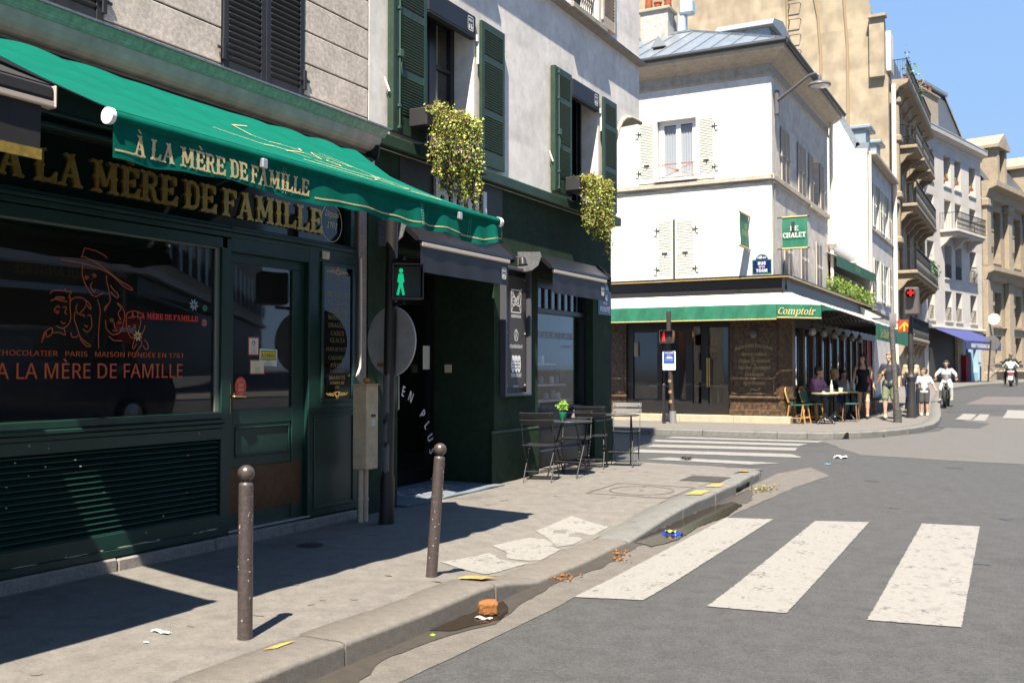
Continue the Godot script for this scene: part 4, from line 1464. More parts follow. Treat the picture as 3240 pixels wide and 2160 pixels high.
func corner_building() -> void:
	var stucco := M("grey_stucco", L(0.82, 0.785, 0.745), 0.92, {"tex": "plaster", "ts": 0.8, "det": "runs", "dlo": 0.955, "dhi": 1.0, "dsq": 9, "ds": 0.22})
	var green := M("dark_green_wall", L(0.024, 0.045, 0.027), 0.8, {"tex": "paint", "ts": 0.8, "spec": 0.3})
	var leaf := M("shutter_green", L(0.022, 0.052, 0.032), 0.5, {"tex": "paint", "ts": 1.2})
	var navy := M("navy_frame", L(0.010, 0.011, 0.016), 0.35)
	corner = thing("corner_building", "grey stucco corner house with dark green ground floor and green louvred shutters", "building", Vector3(W, 0, -11.0))
	var b := corner
	var mb := MB.new()
	wall_with_holes(mb, W, 0.35, 3.64, 5.0, 7.94, 14.35, [[8.97, 10.0, 3.7, 5.55], [12.75, 13.70, 3.7, 5.55]])
	wall_with_holes(mb, W, 0.35, 5.0, 10.5, 7.94, 14.35, [[8.97, 10.0, 3.7, 5.55], [12.75, 13.70, 3.7, 5.55], [12.76, 13.72, 6.58, 8.6], [9.0, 9.95, 6.58, 8.6]])
	mb.prism(pv([14.35, 5.0, 14.43, 5.09, 14.52, 5.24, 14.64, 5.36, 14.80, 5.45, 15.0, 5.50, 15.45, 5.52, 15.45, 10.5, 14.35, 10.5]), -0.35, 0.0, FX(W, 0, 0))
	mb.fb(-9.0, W - 0.35, 3.64, 10.5, 7.95, 8.0)
	mb.fb(-9.0, W - 0.35, 5.55, 10.5, 15.1, 15.45)
	mb.fb(-12.0, -11.9, 0.0, 10.5, 7.95, 15.4)
	mb.fb(-12.0, W - 0.3, 10.4, 10.6, 7.95, 15.4)
	# cut-off corner of the lower floors
	mb.prism(pv([W, 14.345, -7.0, 15.5, -7.2, 15.3, W - 0.3, 14.0]), 3.64, 5.5, UP)
	part(b, "wall", mb, stucco)
	var dark := M("room_dark", L(0.02, 0.019, 0.018), 0.9)
	mb = MB.new()
	for s in [8.8, 12.6]:
		mb.fb(-8.0, -7.95, 3.5, 6.0, s, s + 1.5)
		mb.fb(-7.95, W - 0.34, 3.5, 3.69, s, s + 1.5)
		mb.fb(-7.95, W - 0.34, 5.56, 5.62, s, s + 1.5)
		mb.fb(-7.95, W - 0.352, 3.69, 5.56, s, s + 0.03)
		mb.fb(-7.95, W - 0.352, 3.69, 5.56, s + 1.47, s + 1.5)
		mb.fb(W - 0.34, W - 0.30, 6.5, 8.7, s, s + 1.3)
	mb.fb(-9.0, W - 0.2, 3.40, 3.60, 8.0, 14.3)
	part(b, "interior", mb, dark)
	# corbel under the oversailing corner
	var stone := M("corbel_stone", L(0.50, 0.45, 0.38), 0.85, {"tex": "granite", "ts": 1.5})
	mb = MB.new()
	var arc := [[14.38, 4.98], [14.42, 5.085], [14.51, 5.24], [14.63, 5.365], [14.79, 5.455], [15.0, 5.51], [15.2, 5.525], [15.47, 5.53]]
	var pts := []
	for a in arc:
		pts.append(Vector3(W + 0.015, a[1] - 0.02, -a[0]))
	mb.tube(pts, [0.012, 0.022, 0.03, 0.034, 0.036, 0.036, 0.036, 0.036], 10)
	mb.sheet(14, 8, func(u, v):
		var i: float = u * 7.0
		var a0: Array = arc[min(int(i), 6)]
		var a1: Array = arc[min(int(i) + 1, 7)]
		var s := lerpf(a0[0], a1[0], i - floorf(i) if u < 1.0 else 1.0)
		var y := lerpf(a0[1], a1[1], i - floorf(i) if u < 1.0 else 1.0)
		return Vector3(lerpf(W, -7.0, v), lerpf(y - 0.03, 5.5, v * 0.3) - 0.06 * absf(sin(u * 12.0)) * sin(PI * v), -lerpf(s, 15.45, v)))
	for k in 4:
		mb.ball(Vector3(W - 0.12 - 0.1 * k, 5.40 - 0.03 * (k % 2), -(14.75 + 0.14 * k)), Vector3(0.06, 0.05, 0.07), 8)
	part(b, "corbel", mb, stone)
	# ledge at the second floor, window sill on it
	mb = MB.new()
	mb.sweep(pv([W, 6.44, W + 0.10, 6.46, W + 0.11, 6.50, W, 6.53]), 7.95, 15.50)
	mb.fb(W, W + 0.15, 6.47, 6.56, 12.50, 13.75, 0.012)
	mb.fb(W, W + 0.15, 6.47, 6.56, 8.7, 10.2, 0.012)
	part(b, "ledge", mb, M("ledge_stone", L(0.42, 0.375, 0.33), 0.9, {"tex": "rough", "ts": 1.0, "det": "stain", "ds": 0.9}))
	var cream := M("cream_shutter", L(0.50, 0.42, 0.34), 0.6, {"tex": "paint", "ts": 1.2})
	shutter_leaf(b, cream, W + 0.03, 6.62, 8.6, 13.76, 14.26, 32, [[6.62, 6.78], [7.6, 7.7], [8.5, 8.6]], "cream louvred shutter of the upper window")
	mb = MB.new()
	mb.tube([Vector3(W + 0.06, 6.70, -13.74), Vector3(W + 0.06, 6.86, -13.735)], 0.02, 8)
	part(b, "shutter_stop", mb, M("pale_metal", L(0.6, 0.6, 0.58), 0.5))
	mb = MB.new()
	for i in 10:
		var s := 12.80 + i * 0.068
		mb.tube([Vector3(W + 0.02, 6.62, -s), Vector3(W + 0.02, 7.5, -s)], 0.006, 6)
		mb.tube([Vector3(W + 0.02, 6.7, -s), Vector3(W + 0.03, 6.8, -s - 0.03), Vector3(W + 0.02, 6.9, -s)], 0.006, 6)
	mb.bar(Vector3(W + 0.02, 6.64, -12.78), Vector3(W + 0.02, 6.64, -13.45), 0.02, 0.02)
	mb.bar(Vector3(W + 0.02, 7.5, -12.78), Vector3(W + 0.02, 7.5, -13.45), 0.03, 0.03)
	part(b, "window_rail", mb, navy)
	# ground floor
	mb = MB.new()
	wall_with_holes(mb, W, 0.30, -0.2, 3.64, 7.94, 14.20, [[8.45, 10.49, -0.5, 2.68], [11.67, 13.50, 0.12, 2.62]])
	mb.prism(pv([W, 14.20, -7.0, 15.36, -7.2, 15.2, W - 0.3, 13.9]), -0.2, 3.64, UP)
	mb.fb(-6.75, W - 0.29, -0.2, 2.70, 10.48, 10.56)
	mb.fb(W, W + 0.022, -0.2, 0.655, 10.41, 11.665, 0.006)
	mb.fb(W, W + 0.022, -0.2, 0.655, 13.505, 14.21, 0.006)
	part(b, "ground_floor", mb, green)
	for e in [[10.405, 11.668], [13.502, 14.215]]:
		mb = MB.new()
		mb.fb(W, W + 0.026, 0.656, 0.69, e[0], e[1], 0.008)
		part(b, "base_ledge", mb, M("ledge_green", L(0.035, 0.06, 0.04), 0.5, {"tex": "paint", "ts": 0.9}))
	mb = MB.new()
	mb.fb(W, W + 0.11, 3.645, 3.775, 7.90, 14.36, 0.012)
	part(b, "green_band", mb, leaf)
	for s in [8.68, 12.62]:
		mb = MB.new()
		mb.fb(W, W + 0.22, 3.66, 3.782, s, s + 1.25, 0.014)
		part(b, "sill", mb, leaf)
	mb = MB.new()
	mb.fb(W, W + 0.012, 3.0, 3.63, 8.47, 10.68, 0.004)
	part(b, "sign_panel", mb, M("panel_grey", L(0.040, 0.044, 0.038), 0.6, {"tex": "paint", "ts": 0.9}))
	# shutters of the first floor
	var rl := [[3.83, 4.01], [4.42, 4.50], [5.06, 5.14], [5.44, 5.53]]
	for g in [[8.27, 8.845, W + 0.055], [10.05, 10.62, W + 0.04], [12.06, 12.56, W + 0.055], [13.75, 14.27, W + 0.04]]:
		var r := []
		for e in rl:
			r.append(e)
		shutter_leaf(b, leaf, g[2], 3.83, 5.53, g[0], g[1], 42, r)
		var lead: bool = g[0] in [8.27, 12.06]
		mb = MB.new()
		if lead:
			var s: float = g[0] + 0.045
			mb.fb(g[2] - 0.03, g[2] + 0.042, 3.83, 5.53, g[0] - 0.055, g[0] - 0.003, 0.004)
			part(b, "shutter_edge", mb, leaf)
			mb = MB.new()
			mb.tube([Vector3(g[2] + 0.055, 3.86, -s), Vector3(g[2] + 0.055, 5.5, -s)], 0.009, 8)
			for y in [3.88, 4.1, 4.62, 5.1, 5.45]:
				mb.fb(g[2] + 0.038, g[2] + 0.066, y - 0.015, y + 0.015, s - 0.018, s + 0.018, 0.004)
			mb.fb(g[2] + 0.05, g[2] + 0.075, 4.60, 4.68, s - 0.02, s + 0.05, 0.006)
			mb.tube([Vector3(g[2] + 0.06, 4.60, -s - 0.03), Vector3(g[2] + 0.062, 4.52, -s - 0.02), Vector3(g[2] + 0.06, 4.44, -s - 0.03), Vector3(g[2] + 0.06, 4.42, -s - 0.05)], 0.006, 6)
			part(b, "shutter_bolt", mb, M("bolt_green", L(0.04, 0.08, 0.055), 0.45))
		else:
			mb.fb(g[2] - 0.01, g[2] + 0.012, 5.26, 5.34, g[0] - 0.06, g[0] - 0.02, 0.004)
			mb.fb(g[2] - 0.02, g[2] + 0.01, 5.0, 5.28, g[0] - 0.03, g[0] - 0.012, 0.004)
			part(b, "shutter_hook", mb, M("pale_metal", L(0.6, 0.6, 0.58), 0.5))
	for s in [8.16, 11.96]:
		mb = MB.new()
		mb.bar(Vector3(W + 0.03, 4.36, -s), Vector3(W + 0.07, 4.22, -s - 0.03), 0.018, 0.018)
		part(b, "shutter_stop", mb, M("pale_metal", L(0.6, 0.6, 0.58), 0.5))
	# casements and dark blinds in both windows
	for g in [[8.97, 10.0, true], [12.75, 13.70, false]]:
		var xr := W - 0.27
		mb = MB.new()
		mb.fb(xr - 0.05, xr, 3.70, 5.55, g[0], g[0] + 0.05)
		mb.fb(xr - 0.05, xr, 3.70, 5.55, g[1] - 0.05, g[1])
		mb.fb(xr - 0.05, xr, 5.49, 5.55, g[0] + 0.05, g[1] - 0.05)
		mb.fb(xr - 0.05, xr, 3.70, 3.76, g[0] + 0.05, g[1] - 0.05)
		var wp := part(b, "window", mb, navy)
		if g[2]:
			mb = MB.new()
			var mid: float = (g[0] + g[1]) * 0.5
			mb.fb(xr - 0.045, xr + 0.015, 3.76, 5.49, mid - 0.055, mid + 0.055, 0.006)
			for k in [[g[0] + 0.05, mid - 0.055], [mid + 0.055, g[1] - 0.05]]:
				mb.fb(xr - 0.04, xr + 0.008, 3.76, 3.86, k[0], k[1])
				mb.fb(xr - 0.04, xr + 0.008, 5.42, 5.49, k[0], k[1])
				mb.fb(xr - 0.04, xr + 0.006, 3.86, 5.42, k[0], k[0] + 0.045)
				mb.fb(xr - 0.04, xr + 0.006, 3.86, 5.42, k[1] - 0.045, k[1])
				mb.fb(xr - 0.03, xr + 0.004, 4.88, 4.925, k[0] + 0.045, k[1] - 0.045)
			part(wp, "casement", mb, navy)
			for k in [[g[0] + 0.09, mid - 0.095], [mid + 0.095, g[1] - 0.09]]:
				for y in [[3.86, 4.88], [4.925, 5.42]]:
					mb = MB.new()
					mb.fb(xr - 0.025, xr - 0.020, y[0], y[1], k[0], k[1])
					part(wp, "pane", mb, M("window_glass", L(0.02, 0.02, 0.02, 0.03), 0.015))
			mb = MB.new()
			for k in 2:
				mb.sheet(24, 4, func(u, v): return Vector3(xr - 0.12 + 0.02 * sin(u * 40.0), lerpf(5.45, 3.8, v), -lerpf([g[0] + 0.05, mid + 0.05][k], [mid - 0.2, g[1] - 0.2][k], u)), 0.002)
			part(wp, "curtain", mb, M("net_curtain", L(0.30, 0.29, 0.27), 0.9))
		else:
			mb = MB.new()
			mb.fb(xr - 0.55, xr - 0.05, 3.76, 5.49, g[0] + 0.05, g[0] + 0.09)
			part(wp, "casement", mb, navy)
		mb = MB.new()
		mb.fb(W - 0.06, W + 0.03, 5.305, 5.555, g[0] + 0.005, g[1] - 0.005, 0.012)
		mb.fb(W - 0.05, W + 0.036, 5.285, 5.306, g[0] + 0.01, g[1] - 0.01, 0.006)
		var bl := part(wp, "blind_box", mb, M("blind_black", L(0.011, 0.011, 0.015), 0.5, {"tex": "cloth", "ts": 2.0}))
		mb = MB.new()
		bio_logo(mb, FX(W + 0.0315, 5.435, g[1] - 0.13), 0.155)
		part(wp, "emblem", mb, M("print_white", L(0.75, 0.75, 0.75), 0.6))

func leaves(mb: MB, n: int, where: Callable, size: float, cols: Array, hang := 0.6) -> void:
	for i in n:
		var p: Vector3 = where.call(i)
		var c: Color = cols[rng.randi() % cols.size()]
		mb.col = c * rng.randf_range(0.7, 1.2)
		var nn := Vector3(rng.randf_range(-0.2, 1.0), rng.randf_range(-0.3, 1.0), rng.randf_range(-0.5, 1.0)).normalized()
		var up := Vector3(rng.randf_range(-1, 1), rng.randf_range(-1.0, 1.0) - hang, rng.randf_range(-1, 1)).normalized()
		var x := up.cross(nn).normalized()
		up = nn.cross(x).normalized()
		var k := size * rng.randf_range(0.6, 1.25)
		# lobed leaf: three points and a notch, a little cupped
		var tip := p + up * k
		var l := p + up * k * 0.45 + x * k * 0.62 + nn * k * 0.12
		var r := p + up * k * 0.45 - x * k * 0.62 + nn * k * 0.12
		var c1 := p + up * k * 0.5 + x * k * 0.2
		var c2 := p + up * k * 0.5 - x * k * 0.2
		mb.tri(p, c2, r)
		mb.tri(p, l, c1)
		mb.tri(p, c1, tip)
		mb.tri(p, tip, c2)
	mb.col = Color.WHITE

func ivy(at: Vector3, half: float, drop: float, seed_: int, label: String, tail: float) -> void:
	rng.seed = seed_
	var t := thing("trailing_ivy", label, "plant", at, "ivy hanging from the window boxes")
	var mb := MB.new()
	mb.box(at + Vector3(-0.09, -0.03, 0.04), Vector3(0.22, 0.19, half * 1.8), Basis.IDENTITY, 0.01)
	part(t, "planter_box", mb, M("planter", L(0.022, 0.022, 0.025), 0.5))
	var st := MB.new()
	var spots := []
	for k in 78:
		var z := rng.randf_range(-half, half)
		var len := drop * (0.45 + 0.62 * sqrt(rng.randf())) * (1.0 - 0.22 * absf(z / half))
		if k < 4:
			len = drop * 1.12 + tail * rng.randf()
			z = -half * rng.randf_range(0.5, 0.9)
		var pts := []
		var p := at + Vector3(rng.randf_range(-0.06, 0.06), 0.06, z)
		pts.append(p)
		p += Vector3(0.08 + 0.05 * rng.randf(), 0.03, rng.randf_range(-0.06, 0.06))
		pts.append(p)
		var n := int(len / 0.075)
		for j in n:
			p += Vector3(rng.randf_range(-0.014, 0.010), -0.075, rng.randf_range(-0.024, 0.020))
			pts.append(p)
		st.tube(pts, 0.0026, 4, false)
		for q in pts:
			spots.append(q)
	part(t, "stems", st, M("ivy_stem", L(0.16, 0.10, 0.05), 0.9)).set_meta("kind", "stuff")
	mb = MB.new()
	leaves(mb, 4800, func(i):
		var q: Vector3 = spots[(i * 7919 + i / 3) % spots.size()]
		return q + Vector3(rng.randf_range(-0.03, 0.05), rng.randf_range(-0.04, 0.03), rng.randf_range(-0.04, 0.04)), 0.029, [L(0.27, 0.32, 0.03), L(0.36, 0.39, 0.05), L(0.18, 0.26, 0.025), L(0.42, 0.42, 0.09), L(0.24, 0.15, 0.05), L(0.12, 0.19, 0.02)])
	part(t, "foliage", mb, M("ivy_leaf", Color.WHITE, 0.55, {"vc": true, "back": Color(0.35, 0.4, 0.05)})).set_meta("kind", "stuff")

func cassette(s0: float, s1: float, y: float, label: String) -> void:
	var t := thing("cassette_awning", label, "awning", Vector3(W + 0.2, y, -(s0 + s1) * 0.5), "closed cassette awnings of the green shop front")
	var blk := M("cassette_black", L(0.012, 0.012, 0.014), 0.35, {"tex": "fine", "ts": 1.5})
	var mb := MB.new()
	mb.sweep(pv([W, y + 0.20, W + 0.28, y + 0.185, W + 0.47, y + 0.02, W + 0.475, y - 0.01, W + 0.44, y - 0.015, W + 0.25, y + 0.15, W, y + 0.16]), s0, s1)
	mb.fb(W, W + 0.10, y - 0.02, y + 0.16, s0, s1)
	part(t, "hood", mb, blk)
	mb = MB.new()
	mb.sweep(pv([W, y + 0.215, W + 0.31, y + 0.195, W + 0.33, y + 0.13, W + 0.29, y + 0.03, W + 0.20, y - 0.03, W, y - 0.05]), s0 - 0.018, s0 - 0.002)
	part(t, "end_plate", mb, M("end_plate_grey", L(0.15, 0.155, 0.165), 0.5, {"tex": "worn", "ts": 2.0}))
	mb = MB.new()
	mb.sweep(pv([W, y + 0.215, W + 0.30, y + 0.2, W + 0.49, y + 0.03, W + 0.49, y - 0.03, W + 0.40, y - 0.05, W, y - 0.02]), s1 + 0.002, s1 + 0.016)
	part(t, "end_plate", mb, blk)
	mb = MB.new()
	mb.tube([Vector3(W + 0.445, y + 0.0, -s0 - 0.05), Vector3(W + 0.445, y + 0.0, -s1 + 0.1)], 0.022, 10)
	part(t, "roller", mb, blk)
	mb = MB.new()
	mb.fb(W + 0.435, W + 0.475, y - 0.065, y - 0.015, s0 + 0.06, s1 - 0.1, 0.01)
	part(t, "front_rail", mb, M("rail_beige", L(0.52, 0.44, 0.36), 0.4, {"metal": 0.3}))
	mb = MB.new()
	mb.sheet(30, 3, func(u, v): return Vector3(W + 0.452 + 0.006 * sin(u * 25.0) * v, lerpf(y - 0.06, y - 0.315, v), -lerpf(s0 + 0.06, s1 - 0.12, u)), 0.002)
	var va := part(t, "valance", mb, M("blind_black", L(0.011, 0.011, 0.015), 0.5, {"tex": "cloth", "ts": 2.0}))
	mb = MB.new()
	bio_logo(mb, FX(W + 0.461, y - 0.185, s1 - 0.23), 0.12)
	part(va, "emblem", mb, M("print_white", L(0.75, 0.75, 0.75), 0.6))

func corner_details() -> void:
	ivy(Vector3(-5.50, 4.04, -8.93), 0.46, 1.0, 5, "long trailing ivy in a black box under the window nearest the chocolate shop", 0.25)
	ivy(Vector3(-5.50, 3.99, -12.72), 0.43, 0.86, 9, "shorter trailing ivy in a black box above the street sign", 0.1)
	rng.seed = 77
	cassette(8.12, 10.12, 2.70, "black cassette awning over the dark shop doorway")
	cassette(11.12, 13.0, 2.70, "black cassette awning over the shop display window")
	# raised sign letters half hidden by the ivy
	var mb := MB.new()
	var white := M("sign_white", L(0.62, 0.62, 0.63), 0.5)
	var sg := thing("sign_letters", "pale raised letters on the grey panel behind the hanging ivy", "sign", Vector3(W + 0.03, 3.0, -9.6))
	var x := 9.08
	for ch in [["b", 0.30], ["i", 0.16], ["o", 0.28], ["i", 0.16], ["l", 0.16]]:
		mb = MB.new()
		var k := 0.34 / 0.75
		for d in 6:
			text(mb, ch[0], 0.40, FX(W + 0.02 + d * 0.006, 3.10, x + ch[1] * 0.5), {"bold": true, "align": 0, "d": 0.0})
		part(sg, "letter", mb, white)
		x += ch[1] + 0.03
	# doorway: dark glazed door at the back of the recess
	var b := corner
	var navy: Material = mats.navy_frame
	mb = MB.new()
	mb.fb(-6.72, -6.66, 0.02, 2.66, 8.45, 8.60)
	mb.fb(-6.72, -6.66, 0.02, 2.66, 9.44, 9.60)
	mb.fb(-6.72, -6.66, 0.02, 2.66, 10.38, 10.49)
	mb.fb(-6.72, -6.66, 2.20, 2.30, 8.6, 10.38)
	mb.fb(-6.72, -6.66, 2.58, 2.66, 8.6, 10.38)
	mb.fb(-6.72, -6.66, 0.02, 0.22, 8.6, 10.38)
	mb.fb(-6.72, W - 0.31, 2.66, 2.69, 8.40, 10.5)
	mb.fb(-6.72, W - 0.302, -0.1, 2.68, 8.38, 8.445)
	var door := part(b, "door", mb, M("black_paint", L(0.006, 0.006, 0.007), 0.4))
	for g in [[8.6, 9.44], [9.6, 10.38]]:
		for y in [[0.22, 2.20], [2.30, 2.58]]:
			mb = MB.new()
			mb.fb(-6.695, -6.689, y[0], y[1], g[0], g[1])
			part(door, "pane", mb, M("door_glass_dark", L(0.01, 0.01, 0.01, 0.05), 0.02))
	mb = MB.new()
	mb.tube([Vector3(-6.64, 0.95, -9.62), Vector3(-6.60, 0.97, -9.62), Vector3(-6.60, 1.35, -9.62), Vector3(-6.64, 1.37, -9.62)], 0.012, 8)
	part(door, "handle", mb, M("aluminium", L(0.5, 0.5, 0.5), 0.35, {"metal": 0.8}))
	# vinyl words on a large circle across the door
	mb = MB.new()
	var words := "BIEN PLUS · BIO "
	for i in words.length():
		var a := deg_to_rad(92.0 - i * 10.4)
		var c := Vector2(9.49 + 0.88 * cos(a), 0.28 + 0.88 * sin(a))
		if c.x > 10.40 or c.y < 0.06 or c.y > 2.0:
			continue
		var xf := FX(-6.648, c.y, c.x) * Transform3D(Basis(Vector3(0, 0, 1), a - PI / 2), Vector3.ZERO)
		if words[i] != " ":
			text(mb, words[i], 0.125, xf, {"bold": true, "k": 0.82, "d": 0.0})
	part(door, "door_lettering", mb, M("vinyl_white", L(0.80, 0.80, 0.82), 0.6))
	mb = MB.new()
	mb.fb(-6.655, -6.653, 1.43, 1.72, 10.22, 10.37)
	var nt := part(door, "notice", mb, M("paper", L(0.72, 0.70, 0.66), 0.8))
	# shop interior with lit shelves behind
	mb = MB.new()
	mb.fb(-9.6, -9.5, 0.0, 2.7, 8.0, 13.6)
	mb.fb(-9.5, -6.73, 2.66, 2.7, 8.0, 14.0)
	mb.fb(-9.5, -6.73, -0.05, 0.02, 8.0, 13.6)
	mb.fb(-9.5, -6.73, 0.02, 2.66, 8.0, 8.05)
	mb.fb(-9.5, -6.4, 0.02, 2.66, 13.55, 13.6)
	part(b, "shop_room", mb, M("room_brown", L(0.035, 0.03, 0.026), 0.9))
	for y in [0.6, 1.05, 1.5, 1.95, 2.35]:
		mb = MB.new()
		mb.fb(-9.5, -9.25, y, y + 0.03, 8.1, 13.5)
		part(b, "shelf", mb, M("shelf", L(0.45, 0.42, 0.38), 0.6))
	var pk := [L(0.5, 0.1, 0.04), L(0.55, 0.4, 0.1), L(0.1, 0.2, 0.1), L(0.6, 0.58, 0.5), L(0.3, 0.12, 0.05)]
	for j in 5:
		mb = MB.new()
		for y in [0.63, 1.08, 1.53, 1.98]:
			for k in 16:
				if k % 5 == j:
					var s := 8.2 + k * 0.33 + rng.randf_range(0, 0.1)
					mb.fb(-9.48, -9.33, y, y + rng.randf_range(0.12, 0.30), s, s + rng.randf_range(0.1, 0.26), 0.01)
		part(b, "goods", mb, M("goods%d" % j, pk[j], 0.6)).set_meta("kind", "stuff")
	# socket and scuffs on the side of the recess
	mb = MB.new()
	mb.box(Vector3(-6.45, 1.44, -10.475), Vector3(0.10, 0.10, 0.012), Basis.IDENTITY, 0.004)
	part(b, "socket", mb, M("cream_plastic", L(0.60, 0.54, 0.40), 0.4))
	# display window
	var xr := W - 0.12
	mb = MB.new()
	mb.fb(xr - 0.08, xr, 2.53, 2.62, 11.67, 13.50)
	mb.fb(xr - 0.08, xr + 0.01, 2.19, 2.26, 11.67, 13.50, 0.006)
	mb.fb(xr - 0.08, xr, 0.72, 2.62, 13.42, 13.50)
	mb.fb(xr - 0.08, xr, 0.72, 2.62, 11.67, 11.72)
	mb.fb(xr - 0.08, xr + 0.01, 0.86, 0.925, 11.67, 13.50, 0.006)
	for i in 7:
		var s := 11.72 + (i + 1) * 1.70 / 8.0
		mb.fb(xr - 0.06, xr - 0.01, 2.26, 2.53, s - 0.018, s + 0.018)
	var w := part(b, "display_window", mb, navy)
	mb = MB.new()
	mb.fb(xr - 0.045, xr - 0.039, 0.925, 2.19, 11.72, 13.42)
	part(w, "pane", mb, M("display_glass", L(0.02, 0.02, 0.02, 0.03), 0.012))
	mb = MB.new()
	text(mb, "L’OFFICINE IMMOBILIÈRE", 0.085, FX(xr - 0.038, 1.86, 12.56), {"serif": true, "w": 1.15, "d": 0.001})
	text(mb, "ÎLE-DE-FRANCE", 0.032, FX(xr - 0.038, 1.74, 12.9), {"serif": true, "d": 0.001})
	part(w, "window_lettering", mb, M("thin_gold", L(0.20, 0.13, 0.05), 0.5))
	for i in 8:
		mb = MB.new()
		var s := 11.72 + i * 1.70 / 8.0
		mb.fb(xr - 0.037, xr - 0.033, 2.26, 2.53, s + 0.02, s + 1.70 / 8.0 - 0.02)
		part(w, "transom_pane", mb, mats.display_glass)
	mb = MB.new()
	mb.fb(W - 0.30, W - 0.10, 0.12, 0.86, 11.67, 13.50)
	mb.fb(W - 0.10, W - 0.05, 0.70, 0.74, 11.67, 13.50, 0.006)
	mb.fb(W - 0.10, W - 0.04, 0.14, 0.36, 11.67, 13.50, 0.02)
	mb.fb(W - 0.10, W - 0.07, 0.44, 0.64, 11.72, 13.45, 0.006)
	part(b, "window_base", mb, M("base_black", L(0.014, 0.014, 0.016), 0.35))
	mb = MB.new()
	mb.fb(W - 0.30, W + 0.03, -0.2, 0.13, 11.67, 13.50, 0.012)
	part(b, "step", mb, mats.granite)
	# shelves and jars in the display
	for q in [[1.0, -6.25], [1.22, -6.35], [1.52, -6.5]]:
		mb = MB.new()
		mb.fb(q[1] - 0.12, q[1] + 0.14, q[0] - 0.025, q[0], 11.75, 13.40)
		part(w, "display_shelf", mb, M("shelf_white", L(0.50, 0.50, 0.49), 0.5))
		for i in 9:
			if (i * 7 + int(q[0] * 100)) % 4 == 0:
				continue
			mb = MB.new()
			var s := 11.85 + i * 0.178 + rng.randf_range(-0.03, 0.03)
			var h := rng.randf_range(0.07, 0.12)
			mb.lathe([Vector2(0.0, 0.0), Vector2(0.035, 0.0), Vector2(0.036, h), Vector2(0.028, h + 0.006), Vector2(0.028, h + 0.02), Vector2(0.0, h + 0.02)], Transform3D(Basis.IDENTITY, Vector3(q[1] + 0.05, q[0], -s)), 12)
			part(w, "jar", mb, M(["jar_grey", "jar_white", "jar_blue"][i % 3], [L(0.25, 0.28, 0.30), L(0.6, 0.6, 0.58), L(0.16, 0.22, 0.30)][i % 3], 0.4))
	# framed board with three emblems
	var bd := thing("notice_board", "tall black wall board with three white emblems", "notice board", Vector3(W, 1.1, -11.0))
	mb = MB.new()
	mb.fb(W, W + 0.085, 1.10, 2.70, 10.63, 10.67, 0.006)
	mb.fb(W, W + 0.085, 1.10, 2.70, 11.29, 11.33, 0.006)
	mb.fb(W, W + 0.085, 2.66, 2.70, 10.67, 11.29, 0.006)
	mb.fb(W, W + 0.085, 1.10, 1.14, 10.67, 11.29, 0.006)
	part(bd, "frame", mb, M("frame_steel", L(0.10, 0.10, 0.12), 0.4, {"metal": 0.4}))
	mb = MB.new()
	mb.fb(W + 0.001, W + 0.012, 1.14, 2.66, 10.67, 11.29)
	part(bd, "back", mb, mats.black_paint)
	mb = MB.new()
	mb.fb(W + 0.03, W + 0.036, 1.20, 2.59, 10.72, 11.26, 0.002)
	var pl := part(bd, "plate", mb, M("plate_black", L(0.045, 0.040, 0.038), 0.5))
	for q in [[10.75, 2.56], [11.23, 2.56], [10.75, 1.23], [11.23, 1.23], [10.75, 1.88], [11.23, 1.88]]:
		mb = MB.new()
		mb.ball(Vector3(W + 0.038, q[1], -q[0]), Vector3(0.006, 0.012, 0.012), 8)
		part(pl, "screw", mb, M("aluminium", L(0.5, 0.5, 0.5), 0.35, {"metal": 0.8}))
	var pw := M("print_white", L(0.75, 0.75, 0.75), 0.6)
	var f := func(y: float) -> Transform3D: return FX(W + 0.0365, y, 10.99)
	mb = MB.new()
	line(mb, [Vector2(-0.13, -0.14), Vector2(-0.13, -0.139), Vector2(-0.13, 0.139), Vector2(-0.13, 0.14), Vector2(-0.129, 0.14), Vector2(0.129, 0.14), Vector2(0.13, 0.14), Vector2(0.13, -0.139), Vector2(0.13, -0.14), Vector2(0.129, -0.14), Vector2(-0.13, -0.14)], 0.012, f.call(2.28), 0.0)
	line(mb, [Vector2(-0.125, 0.12), Vector2(0, 0.0), Vector2(0.125, 0.12)], 0.010, f.call(2.28), 0.0004)
	line(mb, [Vector2(-0.10, 0.135), Vector2(0, 0.03), Vector2(0.10, 0.135)], 0.009, f.call(2.28), 0.0008)
	line(mb, [Vector2(-0.12, -0.13), Vector2(-0.05, -0.02), Vector2(0, -0.05), Vector2(0.05, -0.02), Vector2(0.12, -0.13)], 0.010, f.call(2.28), 0.0012)
	for k in [-1.0, 1.0]:
		var o := []
		for p in oval(k * 0.062, 0.0, 0.052, 0.058, 14):
			o.append(p)
		o.append(o[0])
		line(mb, o, 0.011, f.call(2.28), 0.0016)
		line(mb, [Vector2(k * 0.062 - 0.03 * k, 0.0), Vector2(k * 0.062 + 0.03 * k, 0.004)] if k < 0 else [Vector2(0.062, -0.04), Vector2(0.062, 0.04)], 0.010, f.call(2.28), 0.002)
	text(mb, "WILD&THE MOON", 0.038, f.call(2.075), {"bold": true, "w": 0.26, "d": 0.0})
	part(pl, "owl_emblem", mb, pw)
	mb = MB.new()
	for q in [[0, 0.07, -0.055, 0.01, -0.03, -0.065, 0.0, -0.075, 0.03, -0.065, 0.055, 0.01, 0, 0.07], [-0.055, 0.01, -0.02, 0.06, 0.0, 0.02, 0.03, -0.06], [0.055, 0.01, 0.02, 0.06, 0.0, 0.02, -0.03, -0.06]]:
		for i in range(0, q.size() - 2, 2):
			line(mb, [Vector2(q[i], q[i + 1]), Vector2(q[i + 2], q[i + 3])], 0.009, f.call(1.86), 0.0003 * i)
